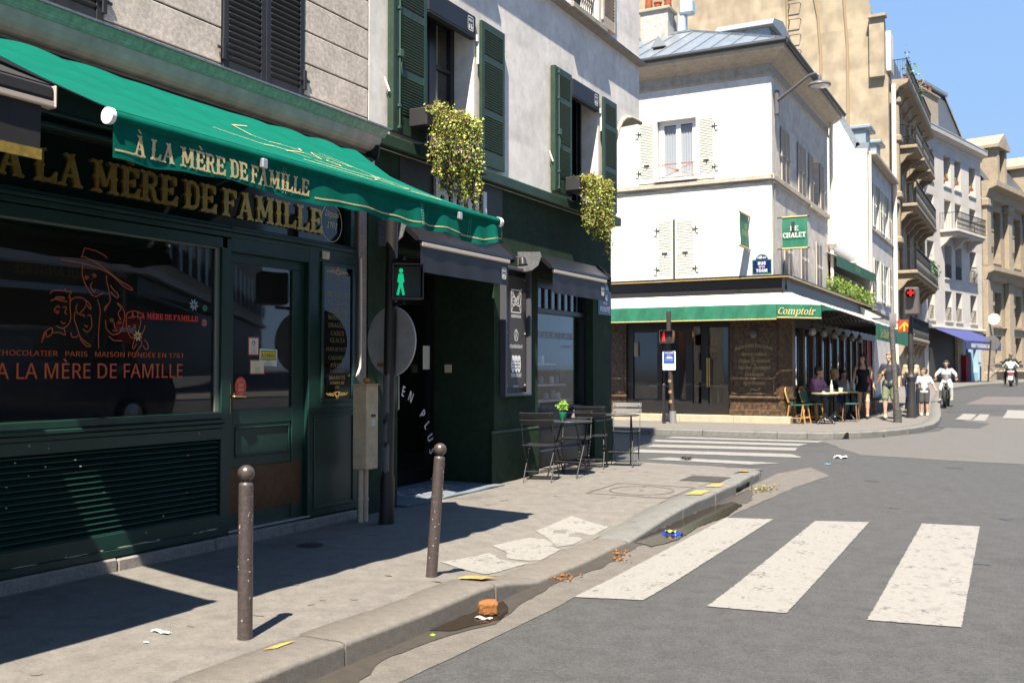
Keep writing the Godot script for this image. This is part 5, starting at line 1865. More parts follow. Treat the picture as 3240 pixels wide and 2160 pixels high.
	text(mb, "chambelland", 0.05, f.call(1.695), {"w": 0.33, "d": 0.0})
	part(pl, "diamond_emblem", mb, pw)
	mb = MB.new()
	for k in [-0.08, 0.0, 0.08]:
		mb.prism(oval(k, 0.0, 0.048, 0.10, 18), 0.0, 0.0, f.call(1.49))
		mb.prism(oval(k, 0.085, 0.04, 0.03, 12), 0.0, 0.0006, f.call(1.49))
	text(mb, "TERRES DE CAFÉ", 0.045, f.call(1.335), {"bold": true, "w": 0.28, "d": 0.0})
	text(mb, "BIO & BIEN PLUS", 0.022, f.call(1.21), {"bold": true, "w": 0.15, "d": 0.0})
	part(pl, "mask_emblem", mb, pw)
	mb = MB.new()
	for k in [-0.08, 0.0, 0.08]:
		for yy in [-0.04, 0.0, 0.04]:
			mb.fb(W + 0.0372, W + 0.0378, 1.49 + yy - 0.006, 1.49 + yy + 0.006, 10.99 + k - 0.025, 10.99 + k + 0.025)
	part(pl, "emblem_detail", mb, mats.plate_black).set_meta("kind", "stuff")
	# small spot lamp over the board
	var lp := thing("wall_spot", "small black spot lamp on a bracket over the wall board", "lamp", Vector3(W, 2.75, -10.86))
	mb = MB.new()
	mb.fb(W, W + 0.015, 2.73, 2.83, 10.77, 10.81, 0.004)
	mb.tube([Vector3(W + 0.01, 2.80, -10.79), Vector3(W + 0.10, 2.82, -10.80), Vector3(W + 0.17, 2.80, -10.84)], 0.008, 6)
	part(lp, "bracket", mb, mats.black_paint)
	mb = MB.new()
	mb.lathe([Vector2(0.0, 0.10), Vector2(0.03, 0.10), Vector2(0.045, 0.085), Vector2(0.052, 0.02), Vector2(0.068, 0.0), Vector2(0.05, 0.0), Vector2(0.0, 0.02)], Transform3D(Basis(Vector3(0, 0, 1), 0.12), Vector3(W + 0.20, 2.71, -10.86)), 16)
	part(lp, "shade", mb, M("lamp_black", L(0.03, 0.03, 0.033), 0.35, {"metal": 0.3}))
	# street name plate behind the cassette
	street_plate(FX(W + 0.003, 2.255, 13.93), 0.50, 0.36, ["RUE", "DE LA", "POMPE"], "street name plate RUE DE LA POMPE on the green wall, partly behind an awning", 0.6)
	# loose door mat
	var mt := thing("door_mat", "worn grey blue door mat with pale lettering in the shop doorway", "mat", Vector3(-6.2, 0.03, -9.5))
	mb = MB.new()
	var ptsm := [Vector2(-6.75, 8.52), Vector2(-5.80, 8.48), Vector2(-5.66, 8.6), Vector2(-5.62, 10.4), Vector2(-6.60, 10.45), Vector2(-6.65, 9.6)]
	mb.sheet(12, 24, func(u, v):
		var x2 := lerpf(-6.64, -5.64 - 0.08 * (1.0 - v), u)
		var s2 := lerpf(8.50, 10.44, v)
		return Vector3(x2, pave(x2, s2) + 0.020 + 0.004 * sin(v * 17.0) * u, -s2), 0.016)
	part(mt, "rug", mb, M("mat_blue", L(0.17, 0.20, 0.24), 0.95, {"tex": "rough", "ts": 3.0, "det": "stain", "ds": 1.2}))
	mb = MB.new()
	var mx := Transform3D(Basis(Vector3(0, 0, -1), Vector3(-1, 0, 0), Vector3(0, 1, 0)), Vector3(-6.12, 0.062, -9.45))
	text(mb, "DIGITAL", 0.22, mx, {"serif": true, "w": 1.5, "d": 0.004})
	text(mb, "ÉPICERIE FINE", 0.08, mx.translated_local(Vector3(0, -0.16, 0)), {"w": 1.1, "d": 0.004})
	part(mt, "mat_lettering", mb, M("mat_print", L(0.42, 0.44, 0.46), 0.9))

# enamelled street name plate in the plane of xf (origin at the middle of its foot)
func street_plate(xf: Transform3D, w: float, h: float, words: Array, label: String, dark := 1.0) -> void:
	var t := thing("street_sign", label, "street sign", xf.origin)
	var hump := func(k: float) -> PackedVector2Array:
		var p := pv([-w * 0.5 + k, k, w * 0.5 - k, k, w * 0.5 - k, h - k, w * 0.36 - k, h - k])
		for i in 9:
			var a := PI * i / 8.0
			p.append(Vector2((w * 0.33 - k) * cos(a), h - k + (h * 0.36 - k * 0.3) * sin(a)))
		p.append(Vector2(-w * 0.36 + k, h - k))
		p.append(Vector2(-w * 0.5 + k, h - k))
		return p
	var mb := MB.new()
	mb.prism(hump.call(0.0), 0.0, 0.006, xf)
	var pt := part(t, "plate", mb, M("enamel_green", L(0.015, 0.12, 0.07), 0.25))
	mb = MB.new()
	mb.prism(hump.call(0.022), 0.0062, 0.0075, xf)
	part(t, "field", mb, M("enamel_blue", L(0.006, 0.010, 0.085), 0.25))
	mb = MB.new()
	mb.prism(pv([-w * 0.5 + 0.02, h - 0.028, w * 0.5 - 0.02, h - 0.028, w * 0.5 - 0.02, h - 0.018, -w * 0.5 + 0.02, h - 0.018]), 0.0078, 0.0085, xf)
	part(t, "band", mb, mats.enamel_green)
	mb = MB.new()
	text(mb, "16ᵉ Arr", h * 0.13, xf.translated_local(Vector3(0, h * 1.06, 0.009)), {"bold": true, "d": 0.0})
	text(mb, words[0], h * 0.22, xf.translated_local(Vector3(0, h * 0.62, 0.009)), {"bold": true, "d": 0.0})
	text(mb, words[1], h * 0.11, xf.translated_local(Vector3(0, h * 0.43, 0.009)), {"bold": true, "d": 0.0})
	text(mb, words[2], h * 0.22, xf.translated_local(Vector3(0, h * 0.12, 0.009)), {"bold": true, "d": 0.0})
	part(t, "plate_lettering", mb, M("enamel_white", L(0.75, 0.75, 0.75), 0.3))

# ---------------- white corner house with a café ----------------
var cafe: Node3D
const CZ := -24.65

# louvred leaf that faces the camera (+z); slats are pieces of their own
func leaf_z(b: Node, m: Material, z: float, x0: float, x1: float, y0: float, y1: float, n: int, mid: float) -> void:
	var mb := MB.new()
	var w := 0.055
	mb.box(Vector3(x0 + w / 2, (y0 + y1) / 2, z), Vector3(w, y1 - y0, 0.035), Basis.IDENTITY, 0.003)
	mb.box(Vector3(x1 - w / 2, (y0 + y1) / 2, z), Vector3(w, y1 - y0, 0.035), Basis.IDENTITY, 0.003)
	var zs := []
	for r in [[y0, y0 + 0.1], [mid - 0.04, mid + 0.04], [y1 - 0.08, y1]]:
		mb.box(Vector3((x0 + x1) / 2, (r[0] + r[1]) / 2, z), Vector3(x1 - x0 - 2 * w, r[1] - r[0], 0.031))
		zs += r
	mb.box(Vector3((x0 + x1) / 2, (y0 + y1) / 2, z - 0.014), Vector3(x1 - x0 - 2 * w, y1 - y0 - 0.1, 0.004))
	var fr := part(b, "shutter", mb, m)
	var sm := MB.new()
	sm.box(Vector3.ZERO, Vector3(x1 - x0 - 2 * w, 0.034, 0.008), Basis(Vector3(1, 0, 0), -0.6))
	var me := sm.mesh(m)
	for q in [[zs[1], zs[2]], [zs[3], zs[4]]]:
		var k := int(n * (q[1] - q[0]) / (y1 - y0))
		for i in k:
			sub(fr, "slat", me, Transform3D(Basis.IDENTITY, Vector3((x0 + x1) / 2, lerpf(q[0], q[1], (i + 0.5) / k), z + 0.004)))
	mb = MB.new()
	for y in [y0 + 0.28, y1 - 0.28]:
		mb.box(Vector3(x0 if x0 < -8.4 else x1, y, z + 0.022), Vector3(0.03, 0.16, 0.01), Basis.IDENTITY, 0.003)
		mb.box(Vector3((x0 if x0 < -8.4 else x1), y, z + 0.026), Vector3(0.16, 0.03, 0.01), Basis.IDENTITY, 0.003)
	mb.box(Vector3((x0 + x1) / 2, mid, z + 0.03), Vector3(0.15, 0.025, 0.02), Basis.IDENTITY, 0.004)
	mb.box(Vector3((x0 + x1) / 2 + 0.01, mid - 0.045, z + 0.03), Vector3(0.02, 0.08, 0.015), Basis.IDENTITY, 0.004)
	part(fr, "ironwork", mb, M("ironwork", L(0.012, 0.022, 0.020), 0.6))

func leaf_x(b: Node, m: Material, x: float, s0: float, s1: float, y0: float, y1: float, n: int) -> void:
	var mb := MB.new()
	mb.fb(x, x + 0.035, y0, y1, s0, s0 + 0.05)
	mb.fb(x, x + 0.035, y0, y1, s1 - 0.05, s1)
	var mid := (y0 + y1) / 2
	for r in [[y0, y0 + 0.09], [mid - 0.04, mid + 0.04], [y1 - 0.08, y1]]:
		mb.fb(x + 0.002, x + 0.033, r[0], r[1], s0 + 0.05, s1 - 0.05)
	mb.fb(x + 0.001, x + 0.005, y0, y1, s0 + 0.04, s1 - 0.04)
	mb.fb(x + 0.03, x + 0.06, mid - 0.06, mid + 0.03, s1 - 0.02, s1 + 0.04)
	var fr := part(b, "shutter", mb, m)
	var sm := MB.new()
	sm.box(Vector3.ZERO, Vector3(0.008, 0.045, s1 - s0 - 0.1), Basis(Vector3(0, 0, 1), -0.7))
	var me := sm.mesh(m)
	for i in n:
		var y := lerpf(y0 + 0.1, y1 - 0.1, (i + 0.5) / n)
		if absf(y - mid) > 0.05:
			sub(fr, "slat", me, Transform3D(Basis.IDENTITY, Vector3(x + 0.02, y, -(s0 + s1) / 2)))

func cafe_building() -> void:
	var white := M("white_render", L(0.72, 0.70, 0.665), 0.9, {"tex": "plaster", "ts": 0.5, "det": "runs2", "dlo": 0.96, "dhi": 1.0, "dsq": 12, "ds": 0.2})
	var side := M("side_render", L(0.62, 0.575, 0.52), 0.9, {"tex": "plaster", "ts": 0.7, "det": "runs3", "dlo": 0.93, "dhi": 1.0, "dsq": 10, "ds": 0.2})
	var grey := M("white_shutter", L(0.50, 0.51, 0.455), 0.6)
	cafe = thing("cafe_building", "white two storey corner house with white shutters and zinc roof above a brown café front", "building", Vector3(-5.8, 0.1, CZ))
	var b := cafe
	var mb := MB.new()
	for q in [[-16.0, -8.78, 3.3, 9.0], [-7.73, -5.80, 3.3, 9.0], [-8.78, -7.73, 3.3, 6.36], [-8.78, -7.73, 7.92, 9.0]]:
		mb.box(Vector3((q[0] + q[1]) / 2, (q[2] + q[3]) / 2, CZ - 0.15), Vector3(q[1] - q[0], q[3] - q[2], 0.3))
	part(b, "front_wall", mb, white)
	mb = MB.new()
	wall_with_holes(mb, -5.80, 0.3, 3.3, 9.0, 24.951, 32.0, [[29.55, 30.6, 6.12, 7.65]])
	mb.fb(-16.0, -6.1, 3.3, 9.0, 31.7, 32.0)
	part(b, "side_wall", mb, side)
	# string course with a run of cable, cornice, gutter
	var stone := M("cornice_stone", L(0.56, 0.49, 0.40), 0.9, {"tex": "rough", "ts": 0.8, "det": "stain", "ds": 0.6})
	mb = MB.new()
	mb.box(Vector3(-10.9, 6.20, CZ + 0.04), Vector3(10.3, 0.12, 0.1), Basis.IDENTITY, 0.015)
	mb.fb(-5.80, -5.72, 6.13, 6.26, 24.56, 32.0, 0.012)
	part(b, "string_course", mb, stone)
	mb = MB.new()
	var cab := []
	for i in 26:
		cab.append(Vector3(-15.0 + i * 0.37, 6.09 + 0.018 * sin(i * 1.7), CZ + 0.03))
	mb.tube(cab, 0.018, 6)
	cab = []
	for i in 20:
		cab.append(Vector3(-5.74, 6.06 + 0.012 * sin(i * 1.3), -24.6 - i * 0.38))
	mb.tube(cab, 0.014, 6)
	mb.tube([Vector3(-5.76, 7.7, -24.8), Vector3(-5.76, 6.3, -24.8), Vector3(-5.76, 3.9, -24.75)], 0.012, 6)
	part(b, "cable", mb, M("cable_grey", L(0.25, 0.23, 0.21), 0.8))
	var prof := [[0.0, 8.72], [0.03, 8.74], [0.03, 8.80], [0.006, 8.82], [0.006, 9.03], [0.06, 9.06], [0.10, 9.12], [0.28, 9.20], [0.34, 9.26], [0.40, 9.28], [0.42, 9.36], [0.0, 9.40]]
	mb = MB.new()
	var pz := PackedVector2Array()
	for p in prof:
		pz.append(Vector2(p[0], p[1]))
	# front run then side run, mitred by letting both end in the corner square
	for i in prof.size() - 1:
		var a: Array = prof[i]
		var c: Array = prof[i + 1]
		mb.quad(Vector3(-16, a[1], CZ + a[0]), Vector3(-5.80 + a[0], a[1], CZ + a[0]), Vector3(-5.80 + c[0], c[1], CZ + c[0]), Vector3(-16, c[1], CZ + c[0]))
		mb.quad(Vector3(-5.80 + a[0], a[1], CZ + a[0]), Vector3(-5.80 + a[0], a[1], -32.2), Vector3(-5.80 + c[0], c[1], -32.2), Vector3(-5.80 + c[0], c[1], CZ + c[0]))
	mb.prism(pz, -32.21, -32.2, Transform3D(Basis.IDENTITY, Vector3(-5.80, 0, 0)))
	part(b, "cornice", mb, stone)
	mb = MB.new()
	var gut := M("gutter_zinc", L(0.035, 0.04, 0.042), 0.45, {"metal": 0.4})
	for e in [[Vector3(-16, 9.43, CZ + 0.42), Vector3(-5.33, 9.43, CZ + 0.42)], [Vector3(-5.34, 9.43, CZ + 0.42), Vector3(-5.34, 9.43, -32.3)]]:
		mb.tube([e[0], e[1]], 0.075, 10)
	part(b, "gutter", mb, gut)
	# zinc roof with standing seams
	var zinc := M("roof_zinc", L(0.40, 0.44, 0.47), 0.38, {"metal": 0.55, "tex": "rough", "ts": 0.5, "det": "stain", "ds": 0.4})
	var c0 := Vector3(-5.36, 9.47, CZ + 0.40)
	var hip := Vector3(-9.0, 11.45, -28.3)
	var l0 := Vector3(-16, 9.47, CZ + 0.40)
	var l1 := Vector3(-16, 11.45, -28.3)
	var r0 := Vector3(-5.36, 9.47, -32.2)
	var r1 := Vector3(-9.0, 11.45, -32.2)
	mb = MB.new()
	mb.quad(l0, c0, hip, l1)
	mb.quad(c0, r0, r1, hip)
	mb.tri(r0, Vector3(-16, 9.47, -32.2), r1)
	mb.quad(l1, hip, r1, Vector3(-16, 11.45, -32.2))
	var roof := part(b, "roof", mb, zinc)
	for i in 20:
		var t := i / 20.0
		var p := l0.lerp(c0, t + 0.02)
		var up := (l1 - l0)
		var k := 1.0
		if p.x > hip.x:
			k = (c0.x - p.x) / (c0.x - hip.x)
		mb = MB.new()
		mb.bar(p + Vector3(0, 0.012, 0), p + up * k + Vector3(0, 0.012, 0), 0.03, 0.045)
		if k > 0.08:
			part(roof, "seam", mb, zinc)
	for i in 12:
		var p := c0.lerp(r0, (i + 0.6) / 12.0)
		var k: float = clampf((c0.z - p.z) / (c0.z - hip.z), 0.05, 1.0)
		mb = MB.new()
		mb.bar(p + Vector3(0, 0.012, 0), p + (r1 - r0) * k + Vector3(0, 0.012, 0), 0.03, 0.045)
		part(roof, "seam", mb, zinc)
	mb = MB.new()
	mb.bar(c0 + Vector3(0, 0.02, 0), hip + Vector3(0, 0.02, 0), 0.09, 0.06)
	mb.bar(l1 + Vector3(0, 0.02, 0), hip + Vector3(0, 0.02, 0), 0.12, 0.06)
	part(roof, "ridge_cap", mb, zinc)
	# dormer on the side slope
	mb = MB.new()
	mb.fb(-7.9, -6.45, 9.9, 10.85, 27.2, 29.3)
	part(roof, "dormer", mb, zinc)
	mb = MB.new()
	mb.prism(pv([27.0, 10.85, 29.5, 10.85, 29.3, 11.05, 28.25, 11.28, 27.2, 11.05]), -1.6, 0.0, FX(-6.3, 0, 0))
	mb.fb(-6.47, -6.42, 9.95, 10.8, 27.5, 29.0)
	part(roof, "dormer_roof", mb, M("dormer_grey", L(0.20, 0.22, 0.24), 0.5))
	# roof hatch, chimneys with pots, air duct
	mb = MB.new()
	mb.prism(pv([-9.4, 10.1, -9.0, 10.1, -9.2, 10.4]), 0.0, 0.25, FZ(0.1, 0.15, 25.9))
	part(roof, "roof_vent", mb, M("dormer_grey", L(0.20, 0.22, 0.24), 0.5))
	var chim := M("chimney_render", L(0.52, 0.51, 0.48), 0.9, {"tex": "rough", "ts": 0.8, "det": "stain", "ds": 0.8})
	mb = MB.new()
	mb.box(Vector3(-10.05, 11.3, -28.3), Vector3(0.86, 1.7, 0.6))
	mb.prism(pv([28.6, 10.4, 28.6, 12.1, 31.8, 10.9, 31.8, 10.4]), -0.62, 0.0, FX(-9.65, 0, 0))
	var ch := part(b, "chimney", mb, chim)
	mb = MB.new()
	mb.box(Vector3(-10.05, 12.18, -28.3), Vector3(1.02, 0.1, 0.74), Basis.IDENTITY, 0.02)
	part(ch, "chimney_cap", mb, M("cap_stone", L(0.30, 0.28, 0.22), 0.9))
	var terra := M("terracotta", L(0.46, 0.12, 0.045), 0.75, {"tex": "rough", "ts": 2.0})
	for q in [[-10.32, 12.22, -28.3, 0.55], [-10.0, 12.22, -28.2, 0.25], [-9.72, 12.22, -28.3, 0.35], [-9.98, 11.75, -29.6, 0.5], [-9.95, 11.45, -30.4, 0.3], [-9.96, 11.5, -30.0, 0.35]]:
		mb = MB.new()
		mb.lathe([Vector2(0.0, 0.0), Vector2(0.12, 0.0), Vector2(0.10, q[3] - 0.06), Vector2(0.125, q[3] - 0.05), Vector2(0.125, q[3]), Vector2(0.09, q[3]), Vector2(0.09, q[3] - 0.1), Vector2(0.0, q[3] - 0.1)], Transform3D(Basis.IDENTITY, Vector3(q[0], q[1], q[2])), 14)
		part(ch, "chimney_pot", mb, terra)
	mb = MB.new()
	mb.box(Vector3(-9.22, 12.28, -28.6), Vector3(0.42, 0.42, 0.36), Basis.IDENTITY, 0.05)
	mb.box(Vector3(-9.38, 11.6, -28.62), Vector3(0.26, 1.0, 0.3), Basis.IDENTITY, 0.04)
	part(b, "air_duct", mb, M("galvanised", L(0.50, 0.56, 0.62), 0.45, {"metal": 0.5}))
	# windows of the front
	mb = MB.new()
	mb.box(Vector3(-8.255, 7.13, CZ - 0.22), Vector3(1.04, 1.56, 0.03))
	var w := part(b, "window", mb, M("room_dim", L(0.10, 0.11, 0.12), 0.9))
	mb = MB.new()
	for q in [[-8.76, -8.63], [-8.30, -8.18], [-7.86, -7.74]]:
		mb.box(Vector3((q[0] + q[1]) / 2, 7.13, CZ - 0.16), Vector3(q[1] - q[0], 1.54, 0.06))
	mb.box(Vector3(-8.25, 7.87, CZ - 0.161), Vector3(1.0, 0.1, 0.055))
	mb.box(Vector3(-8.25, 6.42, CZ - 0.161), Vector3(1.0, 0.12, 0.055))
	part(w, "frame", mb, M("white_paint", L(0.80, 0.80, 0.80), 0.5))
	for q in [[-8.63, -8.30], [-8.18, -7.86]]:
		mb = MB.new()
		mb.box(Vector3((q[0] + q[1]) / 2, 7.15, CZ - 0.165), Vector3(q[1] - q[0], 1.36, 0.006))
		part(w, "pane", mb, M("window_glass", L(0.75, 0.8, 0.82, 0.10), 0.015))
		mb = MB.new()
		mb.sheet(40, 3, func(u, v): return Vector3(lerpf(q[0], q[1], u), lerpf(7.8, 6.5, v), CZ - 0.19 + 0.012 * sin(u * 30.0)))
		part(w, "curtain", mb, M("lace", L(0.38, 0.42, 0.46), 0.9))
	mb = MB.new()
	mb.box(Vector3(-8.25, 6.33, CZ + 0.03), Vector3(1.16, 0.06, 0.2), Basis.IDENTITY, 0.01)
	part(b, "sill", mb, white)
	var rust := M("rust_rail", L(0.30, 0.085, 0.035), 0.7)
	mb = MB.new()
	var rz := CZ + 0.05
	mb.bar(Vector3(-8.72, 6.755, rz), Vector3(-7.74, 6.755, rz), 0.03, 0.02)
	for q in [[-8.62, 6.40, -8.62, 6.75], [-7.80, 6.40, -7.80, 6.75], [-8.72, 6.42, -7.74, 6.42], [-8.62, 6.42, -7.8, 6.74], [-8.62, 6.74, -7.8, 6.42]]:
		mb.bar(Vector3(q[0], q[1], rz), Vector3(q[2], q[3], rz + 0.002), 0.012, 0.012)
	mb.lathe([Vector2(0, 0), Vector2(0.05, 0), Vector2(0.05, 0.02), Vector2(0, 0.02)], Transform3D(Basis(Vector3(1, 0, 0), PI / 2), Vector3(-8.21, 6.58, rz)), 14)
	part(b, "window_rail", mb, rust)
	leaf_z(b, grey, CZ + 0.035, -9.28, -8.82, 6.30, 7.90, 40, 6.78)
	leaf_z(b, grey, CZ + 0.035, -7.68, -7.22, 6.30, 7.90, 40, 6.78)
	leaf_z(b, grey, CZ + 0.05, -8.78, -8.34, 3.74, 5.32, 40, 4.45)
	leaf_z(b, grey, CZ + 0.035, -8.29, -7.74, 3.74, 5.31, 40, 4.45)
	mb = MB.new()
	mb.box(Vector3(-8.315, 4.53, CZ + 0.01), Vector3(0.06, 1.58, 0.02))
	part(b, "shutter_gap", mb, mats.ironwork)
	# shutters of the side
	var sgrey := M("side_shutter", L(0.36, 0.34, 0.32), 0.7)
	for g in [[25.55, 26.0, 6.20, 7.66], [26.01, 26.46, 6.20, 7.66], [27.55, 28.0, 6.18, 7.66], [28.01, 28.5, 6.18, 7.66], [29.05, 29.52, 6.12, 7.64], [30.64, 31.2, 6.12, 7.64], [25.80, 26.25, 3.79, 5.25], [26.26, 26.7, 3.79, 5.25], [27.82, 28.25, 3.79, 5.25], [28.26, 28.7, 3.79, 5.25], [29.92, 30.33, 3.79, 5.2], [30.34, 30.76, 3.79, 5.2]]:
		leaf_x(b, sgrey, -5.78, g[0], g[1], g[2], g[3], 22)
	mb = MB.new()
	mb.fb(-6.12, -6.09, 6.1, 7.7, 29.5, 30.65)
	part(b, "side_window", mb, M("room_dim", L(0.10, 0.11, 0.12), 0.9))
	mb = MB.new()
	mb.fb(-5.82, -5.70, 6.06, 6.125, 29.0, 31.3, 0.01)
	part(b, "sill", mb, stone)
	mb = MB.new()
	mb.tube([Vector3(-5.45, 9.40, -31.9), Vector3(-5.66, 9.1, -31.95), Vector3(-5.68, 8.6, -31.98), Vector3(-5.68, 3.4, -31.98)], 0.055, 10)
	mb.lathe([Vector2(0.055, 0.0), Vector2(0.16, 0.12), Vector2(0.16, 0.2), Vector2(0.06, 0.24)], Transform3D(Basis.IDENTITY, Vector3(-5.68, 5.2, -31.98)), 12)
	part(b, "downpipe", mb, M("cream_pipe", L(0.66, 0.60, 0.50), 0.5))

func cafe_front() -> void:
	var b := cafe
	var black := M("cafe_black", L(0.014, 0.012, 0.012), 0.4)
	var wood := M("brown_wood", L(0.13, 0.075, 0.038), 0.45, {"tex": "grain", "lo": 0.72, "hi": 1.0, "sq": 24, "ts": 1.1, "det": "grain2", "dlo": 0.7, "dhi": 1.0, "dsq": 14, "ds": 0.5})
	var mb := MB.new()
	# dark fascia with a gold fillet, running round the corner
	mb.box(Vector3(-10.8, 3.52, CZ + 0.15), Vector3(10.6, 0.42, 0.34))
	mb.box(Vector3(-10.75, 3.71, CZ + 0.20), Vector3(10.86, 0.05, 0.52), Basis.IDENTITY, 0.01)
	mb.box(Vector3(-10.8, 3.35, CZ + 0.18), Vector3(10.7, 0.08, 0.42), Basis.IDENTITY, 0.012)
	mb.fb(-5.9, -5.49, 3.31, 3.73, 24.83, 39.0)
	mb.fb(-5.9, -5.31, 3.685, 3.735, 24.93, 39.0, 0.01)
	part(b, "fascia", mb, black)
	mb = MB.new()
	mb.box(Vector3(-10.75, 3.675, CZ + 0.44), Vector3(10.86, 0.022, 0.05), Basis.IDENTITY, 0.008)
	mb.fb(-5.35, -5.295, 3.664, 3.686, 24.25, 39.0, 0.008)
	part(b, "gold_fillet", mb, M("fillet_gold", L(0.42, 0.30, 0.11), 0.4, {"metal": 0.4}))
	# pale stone step
	mb = MB.new()
	for i in 8:
		mb.box(Vector3(-5.36 - 0.70 - i * 1.4, 0.17, CZ + 0.02), Vector3(1.395, 0.24, 0.26 if i else 0.27), Basis.IDENTITY, 0.012)
	mb.fb(-5.9, -5.37, 0.0, 0.28, 24.78, 39.0)
	part(b, "step", mb, M("pale_stone", L(0.56, 0.46, 0.33), 0.8, {"tex": "rough", "ts": 1.0}))
	# panelled piers
	for q in [[-6.88, -5.645], [-12.3, -9.67]]:
		mb = MB.new()
		mb.box(Vector3((q[0] + q[1]) / 2, 1.75, CZ - 0.10), Vector3(q[1] - q[0], 2.95, 0.20))
		mb.box(Vector3((q[0] + q[1]) / 2, 0.74, CZ + 0.015), Vector3(q[1] - q[0] + 0.05, 0.06, 0.09), Basis.IDENTITY, 0.015)
		mb.box(Vector3((q[0] + q[1]) / 2, 0.36, CZ + 0.012), Vector3(q[1] - q[0] + 0.03, 0.16, 0.06), Basis.IDENTITY, 0.012)
		var x0: float = q[0] + 0.06
		var x1: float = q[1] - 0.07
		for e in [[x0, x1, 2.44, 2.47], [x0, x1, 0.82, 0.85]]:
			mb.box(Vector3((e[0] + e[1]) / 2, (e[2] + e[3]) / 2, CZ + 0.012), Vector3(e[1] - e[0], e[3] - e[2], 0.024), Basis.IDENTITY, 0.008)
		for x in [x0, x1]:
			mb.box(Vector3(x, 1.645, CZ + 0.012), Vector3(0.03, 1.62, 0.024), Basis.IDENTITY, 0.008)
		part(b, "panelled_pier", mb, wood)
	mb = MB.new()
	mb.prism(pv([-5.645, 24.63, -5.37, 24.82, -5.37, 25.15, -5.645, 25.15]), 0.28, 3.31, UP)
	mb.prism(pv([-5.66, 24.60, -5.34, 24.80, -5.34, 25.17, -5.645, 25.17]), 0.71, 0.77, UP)
	part(b, "corner_pier", mb, wood)
	mb = MB.new()
	var gold := M("sign_gold", L(0.42, 0.32, 0.17), 0.5)
	var z := 24.65 - 0.002
	text(mb, "MAISON OUVERTE TOUS LES JOURS", 0.075, FZ(-6.28, 1.995, z), {"w": 0.92, "arc": 0.45})
	for r in [["Service continu", 1.78, 0.64], ["Cuisine de tradition", 1.61, 0.78], ["Vins Fins · Champagnes", 1.445, 0.80], ["Cocktails", 1.28, 0.47], ["&", 1.185, 0.05], ["Spiritueux", 1.065, 0.54]]:
		text(mb, r[0], 0.085 if r[0] != "&" else 0.05, FZ(-6.28, r[1], z), {"serif": true, "shear": 0.35, "w": r[2]})
	for y in [1.73, 1.565, 1.40]:
		line(mb, [Vector2(-0.06, 0), Vector2(-0.02, 0.008), Vector2(0.02, 0.0), Vector2(0.06, 0.006)], 0.008, FZ(-6.28, y, z))
	line(mb, [Vector2(-0.12, -0.02), Vector2(-0.06, 0.025), Vector2(0.03, -0.005), Vector2(0.11, 0.02), Vector2(0.12, 0.06)], 0.014, FZ(-6.26, 0.93, z))
	part(b, "pier_lettering", mb, gold)
	mb = MB.new()
	mb.tube([Vector3(-6.25, 2.62, CZ + 0.08), Vector3(-6.25, 2.42, CZ + 0.10)], 0.008, 6)
	mb.lathe([Vector2(0.0, 0.0), Vector2(0.07, 0.02), Vector2(0.09, 0.08), Vector2(0.07, 0.15), Vector2(0.03, 0.2), Vector2(0.0, 0.2)], Transform3D(Basis.IDENTITY, Vector3(-6.25, 2.21, CZ + 0.11)), 14)
	part(b, "wall_lantern", mb, M("lantern_glass", L(0.12, 0.11, 0.10), 0.15))
	# glazed front: frames, panes, door
	mb = MB.new()
	for x in [[-9.67, -9.50], [-8.83, -8.71], [-8.06, -7.88], [-7.65, -7.47], [-6.95, -6.88]]:
		mb.box(Vector3((x[0] + x[1]) / 2, 1.6, CZ - 0.14), Vector3(x[1] - x[0], 2.66, 0.10))
	for q in [[-9.5, -8.83], [-8.71, -8.06]]:
		mb.box(Vector3((q[0] + q[1]) / 2, 2.67, CZ - 0.142), Vector3(q[1] - q[0], 0.52, 0.09))
		mb.box(Vector3((q[0] + q[1]) / 2, 0.47, CZ - 0.142), Vector3(q[1] - q[0], 0.40, 0.09))
		mb.box(Vector3((q[0] + q[1]) / 2, 0.47, CZ - 0.096), Vector3(q[1] - q[0] - 0.12, 0.28, 0.012), Basis.IDENTITY, 0.005)
	mb.box(Vector3(-7.27, 2.72, CZ - 0.142), Vector3(0.8, 0.42, 0.09))
	mb.box(Vector3(-7.42, 0.42, CZ - 0.141), Vector3(1.0, 0.30, 0.09))
	mb.box(Vector3(-7.77, 2.74, CZ - 0.142), Vector3(0.3, 0.4, 0.09))
	part(b, "front_frame", mb, black)
	for q in [[-9.5, -8.83, 0.67, 2.42], [-8.71, -8.06, 0.67, 2.42], [-7.88, -7.65, 0.4, 2.55], [-7.47, -6.95, 0.57, 2.52]]:
		mb = MB.new()
		mb.box(Vector3((q[0] + q[1]) / 2, (q[2] + q[3]) / 2, CZ - 0.15), Vector3(q[1] - q[0], q[3] - q[2], 0.006))
		part(b, "front_pane", mb, M("cafe_glass", L(0.01, 0.01, 0.01, 0.05), 0.02))
	for x in [-7.475, -7.42]:
		mb = MB.new()
		mb.tube([Vector3(x, 0.99, CZ - 0.02), Vector3(x, 1.73, CZ - 0.02)], 0.016, 8)
		for y in [1.05, 1.67]:
			mb.tube([Vector3(x, y, CZ - 0.09), Vector3(x, y, CZ - 0.02)], 0.01, 6)
		part(b, "door_handle", mb, M("brass", L(0.62, 0.42, 0.15), 0.3, {"metal": 0.9}))
	mb = MB.new()
	mb.box(Vector3(-9.42, 1.97, CZ - 0.10), Vector3(0.12, 0.38, 0.02), Basis.IDENTITY, 0.006)
	part(b, "menu_frame", mb, M("menu_paper", L(0.25, 0.24, 0.20), 0.6))
	# room behind with amber lamps, frames on the wall, table tops
	mb = MB.new()
	mb.box(Vector3(-10.5, 1.7, -28.2), Vector3(10.0, 3.2, 0.1))
